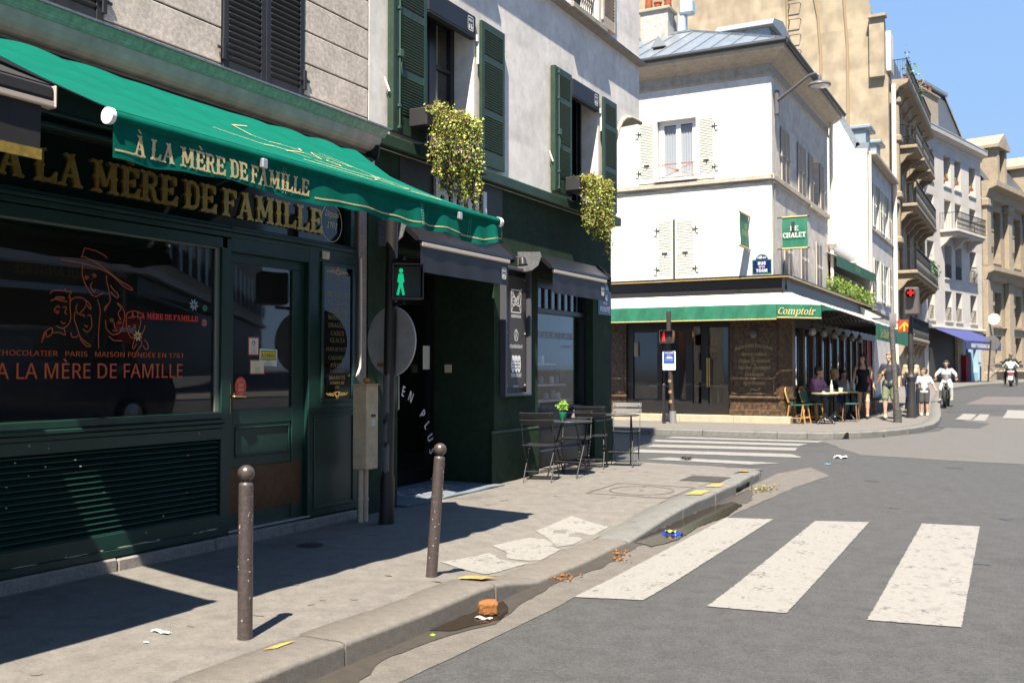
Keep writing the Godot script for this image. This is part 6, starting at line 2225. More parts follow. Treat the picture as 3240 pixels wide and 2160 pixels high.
	mb.box(Vector3(-10.5, 3.26, -26.4), Vector3(9.2, 0.06, 3.4))
	mb.box(Vector3(-10.5, 0.25, -26.4), Vector3(9.2, 0.06, 3.4))
	mb.fb(-6.15, -6.05, 0.2, 3.25, 25.16, 28.2)
	part(b, "cafe_room", mb, M("cafe_room", L(0.022, 0.017, 0.014), 0.8))
	var amber := M("amber_picture", L(0.36, 0.20, 0.05), 0.5)
	for q in [[-9.1, 1.95, 0.22, 0.3], [-8.75, 1.95, 0.22, 0.3], [-8.4, 2.25, 0.34, 0.2], [-8.35, 2.0, 0.3, 0.12], [-7.78, 2.2, 0.16, 0.12], [-7.5, 1.9, 0.2, 0.36], [-7.2, 1.55, 0.18, 0.36], [-7.3, 2.3, 0.26, 0.2]]:
		mb = MB.new()
		mb.box(Vector3(q[0], q[1], -28.12), Vector3(q[2], q[3], 0.03))
		part(b, "picture", mb, amber)
	for x in [-9.2, -8.4, -7.6]:
		mb = MB.new()
		mb.lathe([Vector2(0, 0.70), Vector2(0.34, 0.70), Vector2(0.34, 0.73), Vector2(0, 0.73)], Transform3D(Basis.IDENTITY, Vector3(x, 0.28, -26.1)), 16)
		mb.tube([Vector3(x, 0.3, -26.1), Vector3(x, 0.98, -26.1)], 0.03, 8)
		part(b, "inside_table", mb, M("marble", L(0.5, 0.48, 0.44), 0.3))
	for q in [[-8.55, 2.42, -25.6], [-7.83, 2.37, -25.6]]:
		mb = MB.new()
		mb.ball(Vector3(q[0], q[1], q[2]), Vector3(0.035, 0.05, 0.035), 10)
		part(b, "lamp_bulb", mb, M("amber_bulb", L(0.9, 0.5, 0.12), 0.5, {"emit": Color(1.0, 0.55, 0.12), "e": 2.5}))
		var li := OmniLight3D.new()
		li.name = "bulb_light"
		li.light_color = Color(1.0, 0.6, 0.25)
		li.light_energy = 0.05
		li.light_size = 0.03
		li.omni_range = 6.0
		li.omni_attenuation = 2.0
		li.shadow_enabled = true
		add_child(li)
		li.name = numbered("bulb_light")
		li.position = Vector3(q[0], q[1], q[2])
	# white awning with green valance round the corner
	var fab := M("white_canvas", L(0.72, 0.70, 0.68), 0.85, {"tex": "cloth", "ts": 2.0, "back": Color(0.35, 0.34, 0.32)})
	var grn := M("cafe_green", L(0.012, 0.15, 0.088), 0.75, {"tex": "cloth", "ts": 2.0, "back": Color(0.01, 0.12, 0.07)})
	var gld := M("braid_gold", L(0.55, 0.42, 0.16), 0.7, {"tex": "worn", "ts": 6.0})
	var a := thing("cafe_awning", "white café awning with green valance and gold braid round the corner", "awning", Vector3(-5.5, 2.6, -23.7))
	var top := [Vector3(-15.6, 3.30, -24.3), Vector3(-5.52, 3.30, -24.3), Vector3(-5.30, 3.30, -24.5)]
	var bot := [Vector3(-15.6, 3.0, -23.62), Vector3(-5.48, 2.985, -23.65), Vector3(-4.58, 2.975, -24.32)]
	mb = MB.new()
	for i in 2:
		mb.sheet(20 if i == 0 else 6, 4, func(u, v): return top[i].lerp(top[i + 1], u).lerp(bot[i].lerp(bot[i + 1], u), v) - Vector3(0, 0.02 * sin(PI * v), 0), 0.003)
	part(a, "canopy", mb, fab)
	var fold := func(p: Vector3, t: float, v: float, o: Vector3) -> Vector3: return p - Vector3(0, 0.36 * v, 0) + o * (0.016 * v * sin(t * 9.0) + 0.010 * v * sin(t * 21.0 + 4.0 * v))
	mb = MB.new()
	mb.sheet(160, 6, func(u, v): return fold.call(bot[0].lerp(bot[1], u) + Vector3(0, 0, 0.012), u * 10.0, v, Vector3(0, 0, 1)), 0.002)
	mb.sheet(24, 6, func(u, v): return fold.call(bot[1].lerp(bot[2], u) + Vector3(0.006, 0, 0.012), u * 0.6, v * 0.9, Vector3(0.6, 0, 0.8)), 0.002)
	var vl := part(a, "valance", mb, grn)
	mb = MB.new()
	for i in 2:
		var pts := []
		for k in 61 if i == 0 else 9:
			var u: float = k / (60.0 if i == 0 else 8.0)
			pts.append(fold.call(bot[i].lerp(bot[i + 1], u), u * (10.0 if i == 0 else 0.6), 1.0 if i == 0 else 0.9, Vector3(0, 0, 1)) + Vector3(0.003, 0, 0.016))
		mb.tube(pts, 0.018, 6)
	part(vl, "braid", mb, gld)
	mb = MB.new()
	var dd: Vector3 = (bot[2] - bot[1]).normalized()
	var xf := Transform3D(Basis(dd, Vector3.UP, dd.cross(Vector3.UP)), bot[1].lerp(bot[2], 0.42) + dd.cross(Vector3.UP) * 0.03 - Vector3(0, 0.24, 0))
	text(mb, "Comptoir", 0.155, xf, {"serif": true, "shear": 0.35, "w": 0.92})
	part(vl, "valance_lettering", mb, M("letter_gold", L(0.62, 0.48, 0.18), 0.7))
	mb = MB.new()
	text(mb, "s", 0.3, FZ(-10.02, 2.70, 23.59), {"serif": true, "shear": 0.35})
	part(vl, "valance_lettering", mb, mats.letter_gold)
	# banners and name plate
	street_plate(FZ(-6.06, 3.805, 24.645), 0.48, 0.36, ["RUE", "DE LA", "TOUR"], "blue street name plate RUE DE LA TOUR on the white wall")
	banner(Vector3(-5.74, 4.46, -25.2), Vector3(1, 0, 0), 0.68, 0.79, "green hanging banner LE CHALET facing the crossing", true)
	banner(Vector3(-6.35, 4.42, -24.58), Vector3(0, 0, 1), 0.86, 0.82, "green hanging banner seen edge-on above the café front", false)

func banner(foot: Vector3, out: Vector3, w: float, h: float, label: String, front: bool) -> void:
	var t := thing("banner", label, "banner", foot, "green café banners on wall brackets")
	var mb := MB.new()
	var up := Vector3(0, h, 0)
	var iron := M("banner_iron", L(0.03, 0.035, 0.035), 0.5)
	for p in [foot, foot + up]:
		mb.tube([p - out * 0.06, p + out * (w + 0.06)], 0.018, 8)
	part(t, "bracket", mb, iron)
	mb = MB.new()
	mb.sheet(8, 10, func(u, v): return foot + out * lerpf(0.06, w, u) + up * (1.0 - v) + out.cross(Vector3.UP) * 0.012 * sin(v * 5.0), 0.004)
	var cl := part(t, "cloth", mb, M("banner_green", L(0.016, 0.155, 0.10), 0.7, {"tex": "cloth", "ts": 3.0}))
	for y in [0.0, h]:
		mb = MB.new()
		mb.tube([foot + out * 0.06 + Vector3(0, y, 0), foot + out * w + Vector3(0, y, 0)], 0.024, 10)
		part(t, "gilt_roller", mb, mats.braid_gold)
	mb = MB.new()
	var x := out if front else -out
	var c := foot + out * (w * 0.53) + x.cross(Vector3.UP) * 0.03
	var xf := Transform3D(Basis(x, Vector3.UP, x.cross(Vector3.UP)), c)
	text(mb, "LE", 0.115, xf.translated_local(Vector3(0, h * 0.56, 0)), {"serif": true, "bold": true})
	text(mb, "CHALET", 0.115, xf.translated_local(Vector3(0, h * 0.35, 0)), {"serif": true, "bold": true, "w": w * 0.82})
	part(cl, "banner_lettering", mb, M("letter_white", L(0.78, 0.78, 0.76), 0.6) if front else M("letter_dull", L(0.25, 0.32, 0.16), 0.6))
	if front:
		mb = MB.new()
		mb.box(foot + Vector3(w * 0.5, h - 0.22, 0.06), Vector3(0.08, 0.2, 0.03), Basis.IDENTITY, 0.01)
		part(t, "lamp_head", mb, iron)

# rattan bistro chair: origin at the floor, seat towards +z
func rattan(label: String, at: Vector3, turn: float) -> void:
	var t := thing("rattan_chair", label, "chair", at, "rattan chairs on the café terrace")
	t.remove_meta("base")
	t.rotation.y = turn
	var cane := M("cane", L(0.56, 0.30, 0.09), 0.5, {"tex": "worn", "ts": 4.0})
	var weave := M("weave", L(0.035, 0.15, 0.085), 0.6, {"tex": "weave", "lo": 0.4, "hi": 1.0, "sq": 3, "ts": 9.0})
	var mb := MB.new()
	mb.prism(pv([-0.19, -0.17, 0.19, -0.17, 0.215, 0.1, 0.18, 0.21, -0.18, 0.21, -0.215, 0.1]), 0.435, 0.46, Transform3D(Basis(Vector3(1, 0, 0), Vector3(0, 0, 1), Vector3(0, -1, 0)), Vector3(0, 0.9, 0)))
	part(t, "seat", mb, weave)
	mb = MB.new()
	mb.sheet(8, 8, func(u, v):
		var a: float = (u - 0.5) * 2.4
		return Vector3(0.20 * sin(a), 0.50 + v * 0.33 * (1.0 - 0.25 * absf(sin(a))), -0.10 - 0.10 * cos(a) - 0.09 * v), 0.012)
	part(t, "backrest", mb, weave)
	mb = MB.new()
	var hoop := []
	for i in 13:
		var a := (i / 12.0 - 0.5) * PI * 1.1
		hoop.append(Vector3(0.21 * sin(a), 0.46 + 0.42 * pow(maxf(cos(a * 0.9), 0.0), 0.5), -0.16 - 0.14 * pow(maxf(cos(a * 0.9), 0.0), 0.5)))
	mb.tube(hoop, 0.016, 7)
	part(t, "hoop", mb, cane)
	for k in [[-1, 1], [1, 1], [-1, -1], [1, -1]]:
		mb = MB.new()
		mb.tube([Vector3(k[0] * 0.185, 0.45, k[1] * 0.17), Vector3(k[0] * 0.20, 0.2, k[1] * 0.20), Vector3(k[0] * 0.215, 0.0, k[1] * 0.235)], 0.016, 7)
		part(t, "leg", mb, cane)
	mb = MB.new()
	for k in [-1, 1]:
		mb.tube([Vector3(k * 0.205, 0.14, -0.21), Vector3(k * 0.205, 0.14, 0.21)], 0.011, 6)
		mb.tube([Vector3(-0.205, 0.14, k * 0.21), Vector3(0.205, 0.14, k * 0.21)], 0.011, 6)
		mb.tube([Vector3(k * 0.20, 0.22, 0.20), Vector3(k * 0.08, 0.42, 0.18)], 0.009, 6)
	part(t, "stretcher", mb, cane)

func stool(label: String, at: Vector3) -> void:
	var t := thing("cane_stool", label, "stool", at, "cane stools on the café terrace")
	t.remove_meta("base")
	var cane := M("dark_cane", L(0.20, 0.12, 0.06), 0.6)
	var mb := MB.new()
	mb.box(Vector3(0, 0.45, 0), Vector3(0.36, 0.035, 0.34), Basis.IDENTITY, 0.012)
	part(t, "seat", mb, mats.weave if mats.has("weave") else cane)
	for k in [[-1, 1], [1, 1], [-1, -1], [1, -1]]:
		mb = MB.new()
		mb.tube([Vector3(k[0] * 0.15, 0.44, k[1] * 0.14), Vector3(k[0] * 0.18, 0.0, k[1] * 0.17)], 0.015, 7)
		part(t, "leg", mb, cane)

func round_cafe_table(label: String, at: Vector3, oy := 0.0) -> void:
	var t := thing("cafe_table", label, "table", at, "round tables on the café terrace")
	t.remove_meta("base")
	var mb := MB.new()
	mb.lathe([Vector2(0, 0.715), Vector2(0.30, 0.715), Vector2(0.315, 0.725), Vector2(0.315, 0.74), Vector2(0.30, 0.75), Vector2(0, 0.75)], Transform3D.IDENTITY, 24)
	part(t, "table_top", mb, M("table_top", L(0.50, 0.55, 0.44), 0.22, {"coat": 0.5}))
	mb = MB.new()
	mb.lathe([Vector2(0.316, 0.718), Vector2(0.324, 0.724), Vector2(0.324, 0.742), Vector2(0.316, 0.747)], Transform3D.IDENTITY, 24)
	part(t, "brass_rim", mb, M("rim_brass", L(0.55, 0.42, 0.13), 0.35, {"metal": 0.8}))
	mb = MB.new()
	mb.lathe([Vector2(0.09, 0.12), Vector2(0.05, 0.16), Vector2(0.045, 0.66), Vector2(0.12, 0.70), Vector2(0.12, 0.714), Vector2(0, 0.714)], Transform3D.IDENTITY, 10)
	part(t, "column", mb, M("cast_iron", L(0.012, 0.012, 0.013), 0.35))
	for k in 4:
		mb = MB.new()
		var d := Vector3(cos(k * PI / 2 + 0.5), 0, sin(k * PI / 2 + 0.5))
		mb.tube([Vector3(0, 0.16, 0) + d * 0.05, Vector3(0, 0.13, 0) + d * 0.16, Vector3(0, 0.05, 0) + d * 0.25, Vector3(0, 0.012, 0) + d * 0.27], [0.025, 0.02, 0.018, 0.022], 8)
		part(t, "foot", mb, mats.cast_iron)

func cafe_terrace() -> void:
	var b := cafe
	var mb := MB.new()
	var black: Material = mats.cafe_black
	# glazed terrace front along the street: posts, panes, dark beam
	for i in 12:
		var s := 25.6 + i * 1.22
		mb = MB.new()
		mb.fb(-5.62, -5.50, 0.15, 2.75, s - 0.07, s + 0.07)
		part(b, "terrace_post", mb, M("post_brown", L(0.05, 0.032, 0.022), 0.5))
		for k in 3:
			var sa := s + 0.07 + k * 0.36
			mb = MB.new()
			mb.fb(-5.585, -5.579, 0.9, 2.45, sa + 0.03, sa + 0.33)
			part(b, "terrace_pane", mb, M("terrace_glass", L(0.02, 0.02, 0.02, 0.05), 0.02))
			mb = MB.new()
			mb.fb(-5.60, -5.56, 0.2, 2.5, sa - 0.014, sa + 0.03)
			mb.fb(-5.60, -5.565, 0.2, 0.9, sa + 0.03, sa + 0.33)
			part(b, "terrace_frame", mb, black)
	mb = MB.new()
	mb.fb(-5.7, -5.48, 2.5, 3.31, 25.15, 39.6)
	part(b, "terrace_beam", mb, black)
	mb = MB.new()
	mb.fb(-8.5, -8.4, 0.1, 3.2, 25.2, 39.5)
	mb.fb(-8.4, -5.7, 0.08, 0.14, 25.2, 39.5)
	mb.fb(-8.4, -5.7, 3.2, 3.25, 28.3, 39.5)
	part(b, "terrace_room", mb, mats.cafe_room)
	mb = MB.new()
	mb.fb(-5.72, -5.56, 0.2, 2.6, 37.6, 39.4)
	part(b, "red_curtain", mb, M("crimson", L(0.28, 0.015, 0.035), 0.8))
	# side awning and its second part with a wide valance
	var fab: Material = mats.white_canvas
	var grn: Material = mats.cafe_green
	var a := thing("cafe_awning", "long white café awning over the terrace along the street", "awning", Vector3(-5.2, 2.8, -30))
	var tp := func(s: float) -> Vector3: return Vector3(-5.45, 3.34, -s)
	# the front bar runs out from the corner, then along the kerb side of the tables
	var bt := func(s: float) -> Vector3: return Vector3(lerpf(-4.58, -3.75, smoothstep(24.4, 26.3, s)), lerpf(2.985, 2.665, smoothstep(24.4, 26.3, s)) - 0.004 * maxf(s - 26.3, 0.0), -s)
	mb = MB.new()
	mb.sheet(40, 4, func(u, v): return tp.call(lerpf(24.55, 36.4, u)).lerp(bt.call(lerpf(24.42, 36.4, u)), v) - Vector3(0, 0.03 * sin(PI * v) + 0.006 * sin(u * 60.0), 0), 0.004)
	part(a, "canopy", mb, fab)
	mb = MB.new()
	mb.sheet(10, 2, func(u, v): return bt.call(lerpf(24.42, 25.2, u)) - Vector3(0, 0.16 * v * (1.0 - u), 0), 0.003)
	mb.sheet(120, 4, func(u, v): return bt.call(lerpf(27.1, 34.8, u)) + Vector3(0.015 + 0.01 * v * sin(u * 70.0), -0.02 - 0.43 * v, 0), 0.003)
	var vl := part(a, "valance", mb, grn)
	mb = MB.new()
	text(mb, "Le Chalet", 0.22, FX(-3.715, 2.30, 28.6), {"serif": true, "shear": 0.35, "w": 1.6})
	part(vl, "valance_lettering", mb, mats.letter_gold)
	mb = MB.new()
	for i in 12:
		var s := 25.4 + i * 0.9
		mb.tube([tp.call(s) - Vector3(-0.1, 0.25, 0), Vector3(-5.0, 2.62, -s - 0.12), bt.call(s) - Vector3(0.05, 0.04, 0)], 0.022, 6)
	part(a, "arms", mb, M("arm_black", L(0.02, 0.019, 0.018), 0.6)).set_meta("kind", "stuff")
	for i in 6:
		var l := thing("hanging_lamp", ["nearest", "second", "third", "fourth", "fifth", "farthest"][i] + " glass globe lamp hanging under the café terrace awning", "lamp", Vector3(-5.12, 2.4, -26.0 - i * 1.5), "globe lamps under the terrace awning")
		l.remove_meta("base")
		mb = MB.new()
		mb.tube([Vector3(0, 0.5, 0), Vector3(0, 0.12, 0)], 0.008, 5)
		mb.lathe([Vector2(0.0, 0.16), Vector2(0.05, 0.14), Vector2(0.06, 0.10), Vector2(0, 0.10)], Transform3D.IDENTITY, 10)
		part(l, "cord", mb, mats.arm_black)
		mb = MB.new()
		mb.ball(Vector3(0, 0, 0), Vector3(0.10, 0.11, 0.10), 14)
		part(l, "globe", mb, M("globe_glass", L(0.28, 0.26, 0.24), 0.12))
	# roof terrace: hedge in front, green awning over it, dark opening, glass canopy
	var tb := thing("terrace_building", "low dark terrace building between the white houses with a roof garden", "building", Vector3(-6, 0.1, -35))
	mb = MB.new()
	mb.fb(-12.0, -5.72, 3.26, 3.66, 32.05, 38.95)
	mb.fb(-12.0, -6.9, 3.66, 5.6, 32.1, 38.9)
	part(tb, "wall", mb, M("opening_dark", L(0.03, 0.028, 0.026), 0.8))
	mb = MB.new()
	mb.fb(-12.0, -6.7, 5.6, 5.75, 32.05, 38.95)
	mb.prism(pv([-6.9, 5.75, -6.0, 5.62, -6.0, 5.52, -6.9, 5.45]), -38.9, -32.1, Transform3D.IDENTITY)
	part(tb, "roof", mb, M("terrace_white", L(0.68, 0.66, 0.64), 0.8))
	mb = MB.new()
	for i in 18:
		mb.ball(Vector3(-5.7, 4.5, -32.3 - i * 0.4), Vector3(0.03, 0.045, 0.03), 6)
	part(tb, "string_lights", mb, M("pale_bulb", L(0.5, 0.48, 0.42), 0.3)).set_meta("kind", "stuff")
	var ta := thing("terrace_awning", "dark green awning over the hedge of the roof terrace", "awning", Vector3(-6, 4.6, -36))
	mb = MB.new()
	mb.sheet(10, 3, func(u, v): return Vector3(lerpf(-6.75, -5.5, v), lerpf(5.5, lerpf(4.95, 5.08, u), v), -lerpf(31.7, 40.0, u)), 0.01)
	part(ta, "canopy", mb, fab)
	mb = MB.new()
	mb.sheet(60, 3, func(u, v): return Vector3(-5.49 + 0.01 * sin(u * 50.0) * v, lerpf(4.95, 5.08, u) - 0.33 * v, -lerpf(31.7, 40.0, u)), 0.004)
	part(ta, "valance", mb, M("dark_green_cloth", L(0.008, 0.085, 0.05), 0.8))
	mb = MB.new()
	text(mb, "LE CHALET", 0.14, FX(-5.47, 4.78, 35.6), {"serif": true})
	part(ta, "valance_lettering", mb, mats.letter_dull)
	rng.seed = 31
	var hg := thing("hedge", "clipped bright green hedge on the terrace roof", "hedge", Vector3(-5.6, 3.7, -36))
	mb = MB.new()
	mb.fb(-5.95, -5.55, 3.66, 3.80, 31.75, 39.2)
	part(hg, "trough", mb, black)
	mb = MB.new()
	leaves(mb, 5200, func(_i):
		var s := rng.randf_range(31.6, 39.8)
		var h := rng.randf_range(0.0, 0.55 + 0.06 * sin(s * 5.0) + 0.05 * sin(s * 11.0))
		return Vector3(-5.62 + rng.randf_range(-0.28, 0.14), 3.74 + h, -s), 0.085, [L(0.10, 0.17, 0.02), L(0.15, 0.23, 0.03), L(0.07, 0.13, 0.015), L(0.20, 0.26, 0.04)], -0.4)
	part(hg, "foliage", mb, M("ivy_leaf", Color.WHITE, 0.55, {"vc": true})).set_meta("kind", "stuff")
	var gc := thing("glass_canopy", "pale glazed porch canopy past the café terrace", "canopy", Vector3(-5.2, 3.1, -37))
	mb = MB.new()
	mb.sheet(4, 1, func(u, v): return Vector3(lerpf(-5.7, -4.75, v), lerpf(3.75, 3.22, v), -lerpf(36.2, 40.4, u)))
	mb.tri(Vector3(-5.7, 3.75, -36.2), Vector3(-5.7, 3.2, -36.2), Vector3(-4.75, 3.22, -36.2))
	part(gc, "glazing", mb, M("frosted", L(0.50, 0.52, 0.50), 0.4))
	mb = MB.new()
	for i in 5:
		var s := 36.2 + i * 1.05
		mb.bar(Vector3(-5.7, 3.77, -s), Vector3(-4.74, 3.24, -s), 0.03, 0.04)
	mb.bar(Vector3(-4.74, 3.22, -36.2), Vector3(-4.74, 3.22, -40.4), 0.05, 0.06)
	mb.bar(Vector3(-5.7, 3.2, -36.2), Vector3(-4.74, 3.2, -36.2), 0.04, 0.05)
	part(gc, "frame", mb, black)
	# seats and tables of the terrace
	var y := gh(26.0)
	rattan("rattan chair with green back, nearest the café corner", Vector3(-5.22, y, -24.75), 1.45)
	rattan("rattan chair with green back behind the nearest one", Vector3(-5.02, y, -25.4), 1.4)
	for i in 4:
		rattan(["rattan chair behind the woman in black", "rattan chair under the middle of the terrace awning", "rattan chair beside the man with the backpack", "rattan chair at the end of the café terrace"][i], Vector3(-4.75 + 0.05 * i, y, -30.3 - 0.55 * i), 0.3 + 0.3 * i)
	round_cafe_table("round brass-rimmed table in the sun at the café corner", Vector3(-4.62, y, -24.9))
	round_cafe_table("round table in front of the man in pink", Vector3(-4.60, y, -26.1))
	round_cafe_table("round table with bottles between the diners", Vector3(-4.52, y, -27.2))
	round_cafe_table("round table with glasses farther along the terrace", Vector3(-4.55, y, -28.3))
	stool("cane stool beside the second café table", Vector3(-4.25, y, -26.3))
	stool("cane stool beside the third café table", Vector3(-4.45, y, -28.9))
	stool("cane stool behind the man with the backpack", Vector3(-4.2, y, -31.0))
	var gl := M("bottle_glass", L(0.45, 0.5, 0.47), 0.08)
	for q in [[-4.66, -26.0, 0, "tall clear water bottle on the table of the man in pink"], [-4.45, -27.1, 0, "clear bottle on the middle terrace table"], [-4.33, -27.3, 0, "clear bottle at the edge of the middle terrace table"], [-4.5, -26.25, 1, "short glass on the table of the man in pink"], [-4.42, -26.0, 1, "stemmed glass on the table of the man in pink"], [-4.6, -27.3, 1, "glass on the middle terrace table"], [-4.5, -28.2, 1, "glass on the far terrace table"], [-4.65, -24.9, 2, "small ashtray on the sunny café table"]]:
		mb = MB.new()
		var p := Vector3(q[0], y + 0.75, q[1])
		var pr: Array = [[Vector2(0, 0), Vector2(0.038, 0.0), Vector2(0.04, 0.16), Vector2(0.016, 0.22), Vector2(0.014, 0.30), Vector2(0, 0.30)], [Vector2(0, 0), Vector2(0.03, 0.0), Vector2(0.036, 0.11), Vector2(0.032, 0.11), Vector2(0.0, 0.02)], [Vector2(0, 0), Vector2(0.04, 0.0), Vector2(0.045, 0.04), Vector2(0.035, 0.04), Vector2(0, 0.02)]][q[2]]
		mb.lathe(pr, Transform3D.IDENTITY, 12)
		var o := solo(["bottle", "glass", "ashtray"][q[2]], mb, gl, q[3], ["bottle", "glass", "ashtray"][q[2]])
		o.position = p

# ---------------- buildings up the street ----------------
# dark opening with reveal, frame and panes in a wall facing +x (local or world)
func far_window(b: Node, x: float, s0: float, s1: float, y0: float, y1: float, deep: float, frame: Material, o := {}) -> void:
	var mb := MB.new()
	var xr := x - deep
	var mid := (s0 + s1) / 2
	for q in [[s0, s0 + 0.07], [mid - 0.05, mid + 0.05], [s1 - 0.07, s1]]:
		mb.fb(xr - 0.05, xr, y0, y1, q[0], q[1])
	for q in [[y0, y0 + 0.1], [y0 + (y1 - y0) * 0.66, y0 + (y1 - y0) * 0.66 + 0.05], [y1 - 0.07, y1]]:
		mb.fb(xr - 0.045, xr - 0.004, q[0], q[1], s0 + 0.07, s1 - 0.07)
	var w := part(b, "window", mb, frame)
	mb = MB.new()
	mb.fb(xr - 0.04, xr - 0.03, y0 + 0.08, y1 - 0.06, s0 + 0.05, s1 - 0.05)
	part(w, "pane", mb, M("far_pane", L(0.03, 0.032, 0.036), 0.15))
	mb = MB.new()
	mb.fb(x - 0.02, x + 0.07, y0 - 0.10, y0 - 0.002, s0 - 0.08, s1 + 0.08, 0.01)
	part(w, "sill", mb, o.get("sill", frame))
	if o.has("rail"):
		mb = MB.new()
		var n := int((s1 - s0) / 0.11)
		for i in n + 1:
			mb.fb(x - 0.06, x - 0.045, y0, y0 + o.rail, s0 + i * (s1 - s0) / n - 0.008, s0 + i * (s1 - s0) / n + 0.008)
		mb.fb(x - 0.07, x - 0.035, y0 + o.rail, y0 + o.rail + 0.03, s0, s1)
		part(w, "rail", mb, M("far_iron", L(0.016, 0.018, 0.02), 0.6))
	if o.has("pot"):
		mb = MB.new()
		mb.fb(x - 0.16, x - 0.02, y0 + 0.35, y0 + 0.5, s0 + 0.25, s1 - 0.3)
		part(w, "flower_pot", mb, M("terracotta", L(0.46, 0.12, 0.045), 0.75))
		mb = MB.new()
		leaves(mb, 40, func(_i): return Vector3(x - 0.08 + rng.randf_range(-0.1, 0.1), y0 + 0.55 + rng.randf_range(-0.05, 0.2), -mid + rng.randf_range(-0.25, 0.25)), 0.09, [L(0.08, 0.15, 0.03), L(0.5, 0.05, 0.05), L(0.12, 0.2, 0.04)])
		part(w, "flowers", mb, M("ivy_leaf", Color.WHITE, 0.55, {"vc": true})).set_meta("kind", "stuff")

# balcony on a wall facing +x: slab, corbels, iron rail with bars
func balcony(b: Node, x: float, out: float, s0: float, s1: float, y: float, stone: Material, h := 0.95) -> void:
	var mb := MB.new()
	mb.fb(x, x + out, y - 0.16, y, s0, s1, 0.03)
	mb.fb(x, x + out - 0.08, y - 0.26, y - 0.161, s0 + 0.08, s1 - 0.08, 0.03)
	var p := part(b, "balcony", mb, stone)
	var k := int(max(2.0, (s1 - s0) / 1.5))
	for i in k:
		var s := lerpf(s0 + 0.25, s1 - 0.25, float(i) / (k - 1))
		mb = MB.new()
		mb.prism(pv([0.0, -0.262, out - 0.15, -0.262, out - 0.15, -0.36, out * 0.5, -0.46, out * 0.3, -0.7, 0.0, -0.95]), -0.11, 0.11, Transform3D(Basis.IDENTITY, Vector3(x, y, -s)))
		part(p, "corbel", mb, stone)
	mb = MB.new()
	var n := int((s1 - s0) / 0.12)
	for i in n + 1:
		var s := lerpf(s0 + 0.03, s1 - 0.03, float(i) / n)
		mb.fb(x + out - 0.05, x + out - 0.035, y, y + h, s - 0.009, s + 0.009)
		if i < n:
			mb.bar(Vector3(x + out - 0.04, y + 0.2, -s), Vector3(x + out - 0.04, y + 0.45, -s - 0.12), 0.012, 0.02)
			mb.bar(Vector3(x + out - 0.042, y + 0.7, -s), Vector3(x + out - 0.042, y + 0.45, -s - 0.12), 0.012, 0.02)
	for s in [s0 + 0.03, s1 - 0.03]:
		for i in 6:
			mb.fb(x + out * i / 6.0, x + out * i / 6.0 + 0.015, y, y + h, s - 0.008, s + 0.008)
		mb.fb(x, x + out - 0.05, y + h - 0.03, y + h, s - 0.016, s + 0.016)
	mb.fb(x + out - 0.065, x + out - 0.02, y + h, y + h + 0.04, s0, s1)
	mb.fb(x + out - 0.055, x + out - 0.03, y + 0.05, y + 0.08, s0, s1)
	part(p, "rail", mb, M("far_iron", L(0.016, 0.018, 0.02), 0.6))

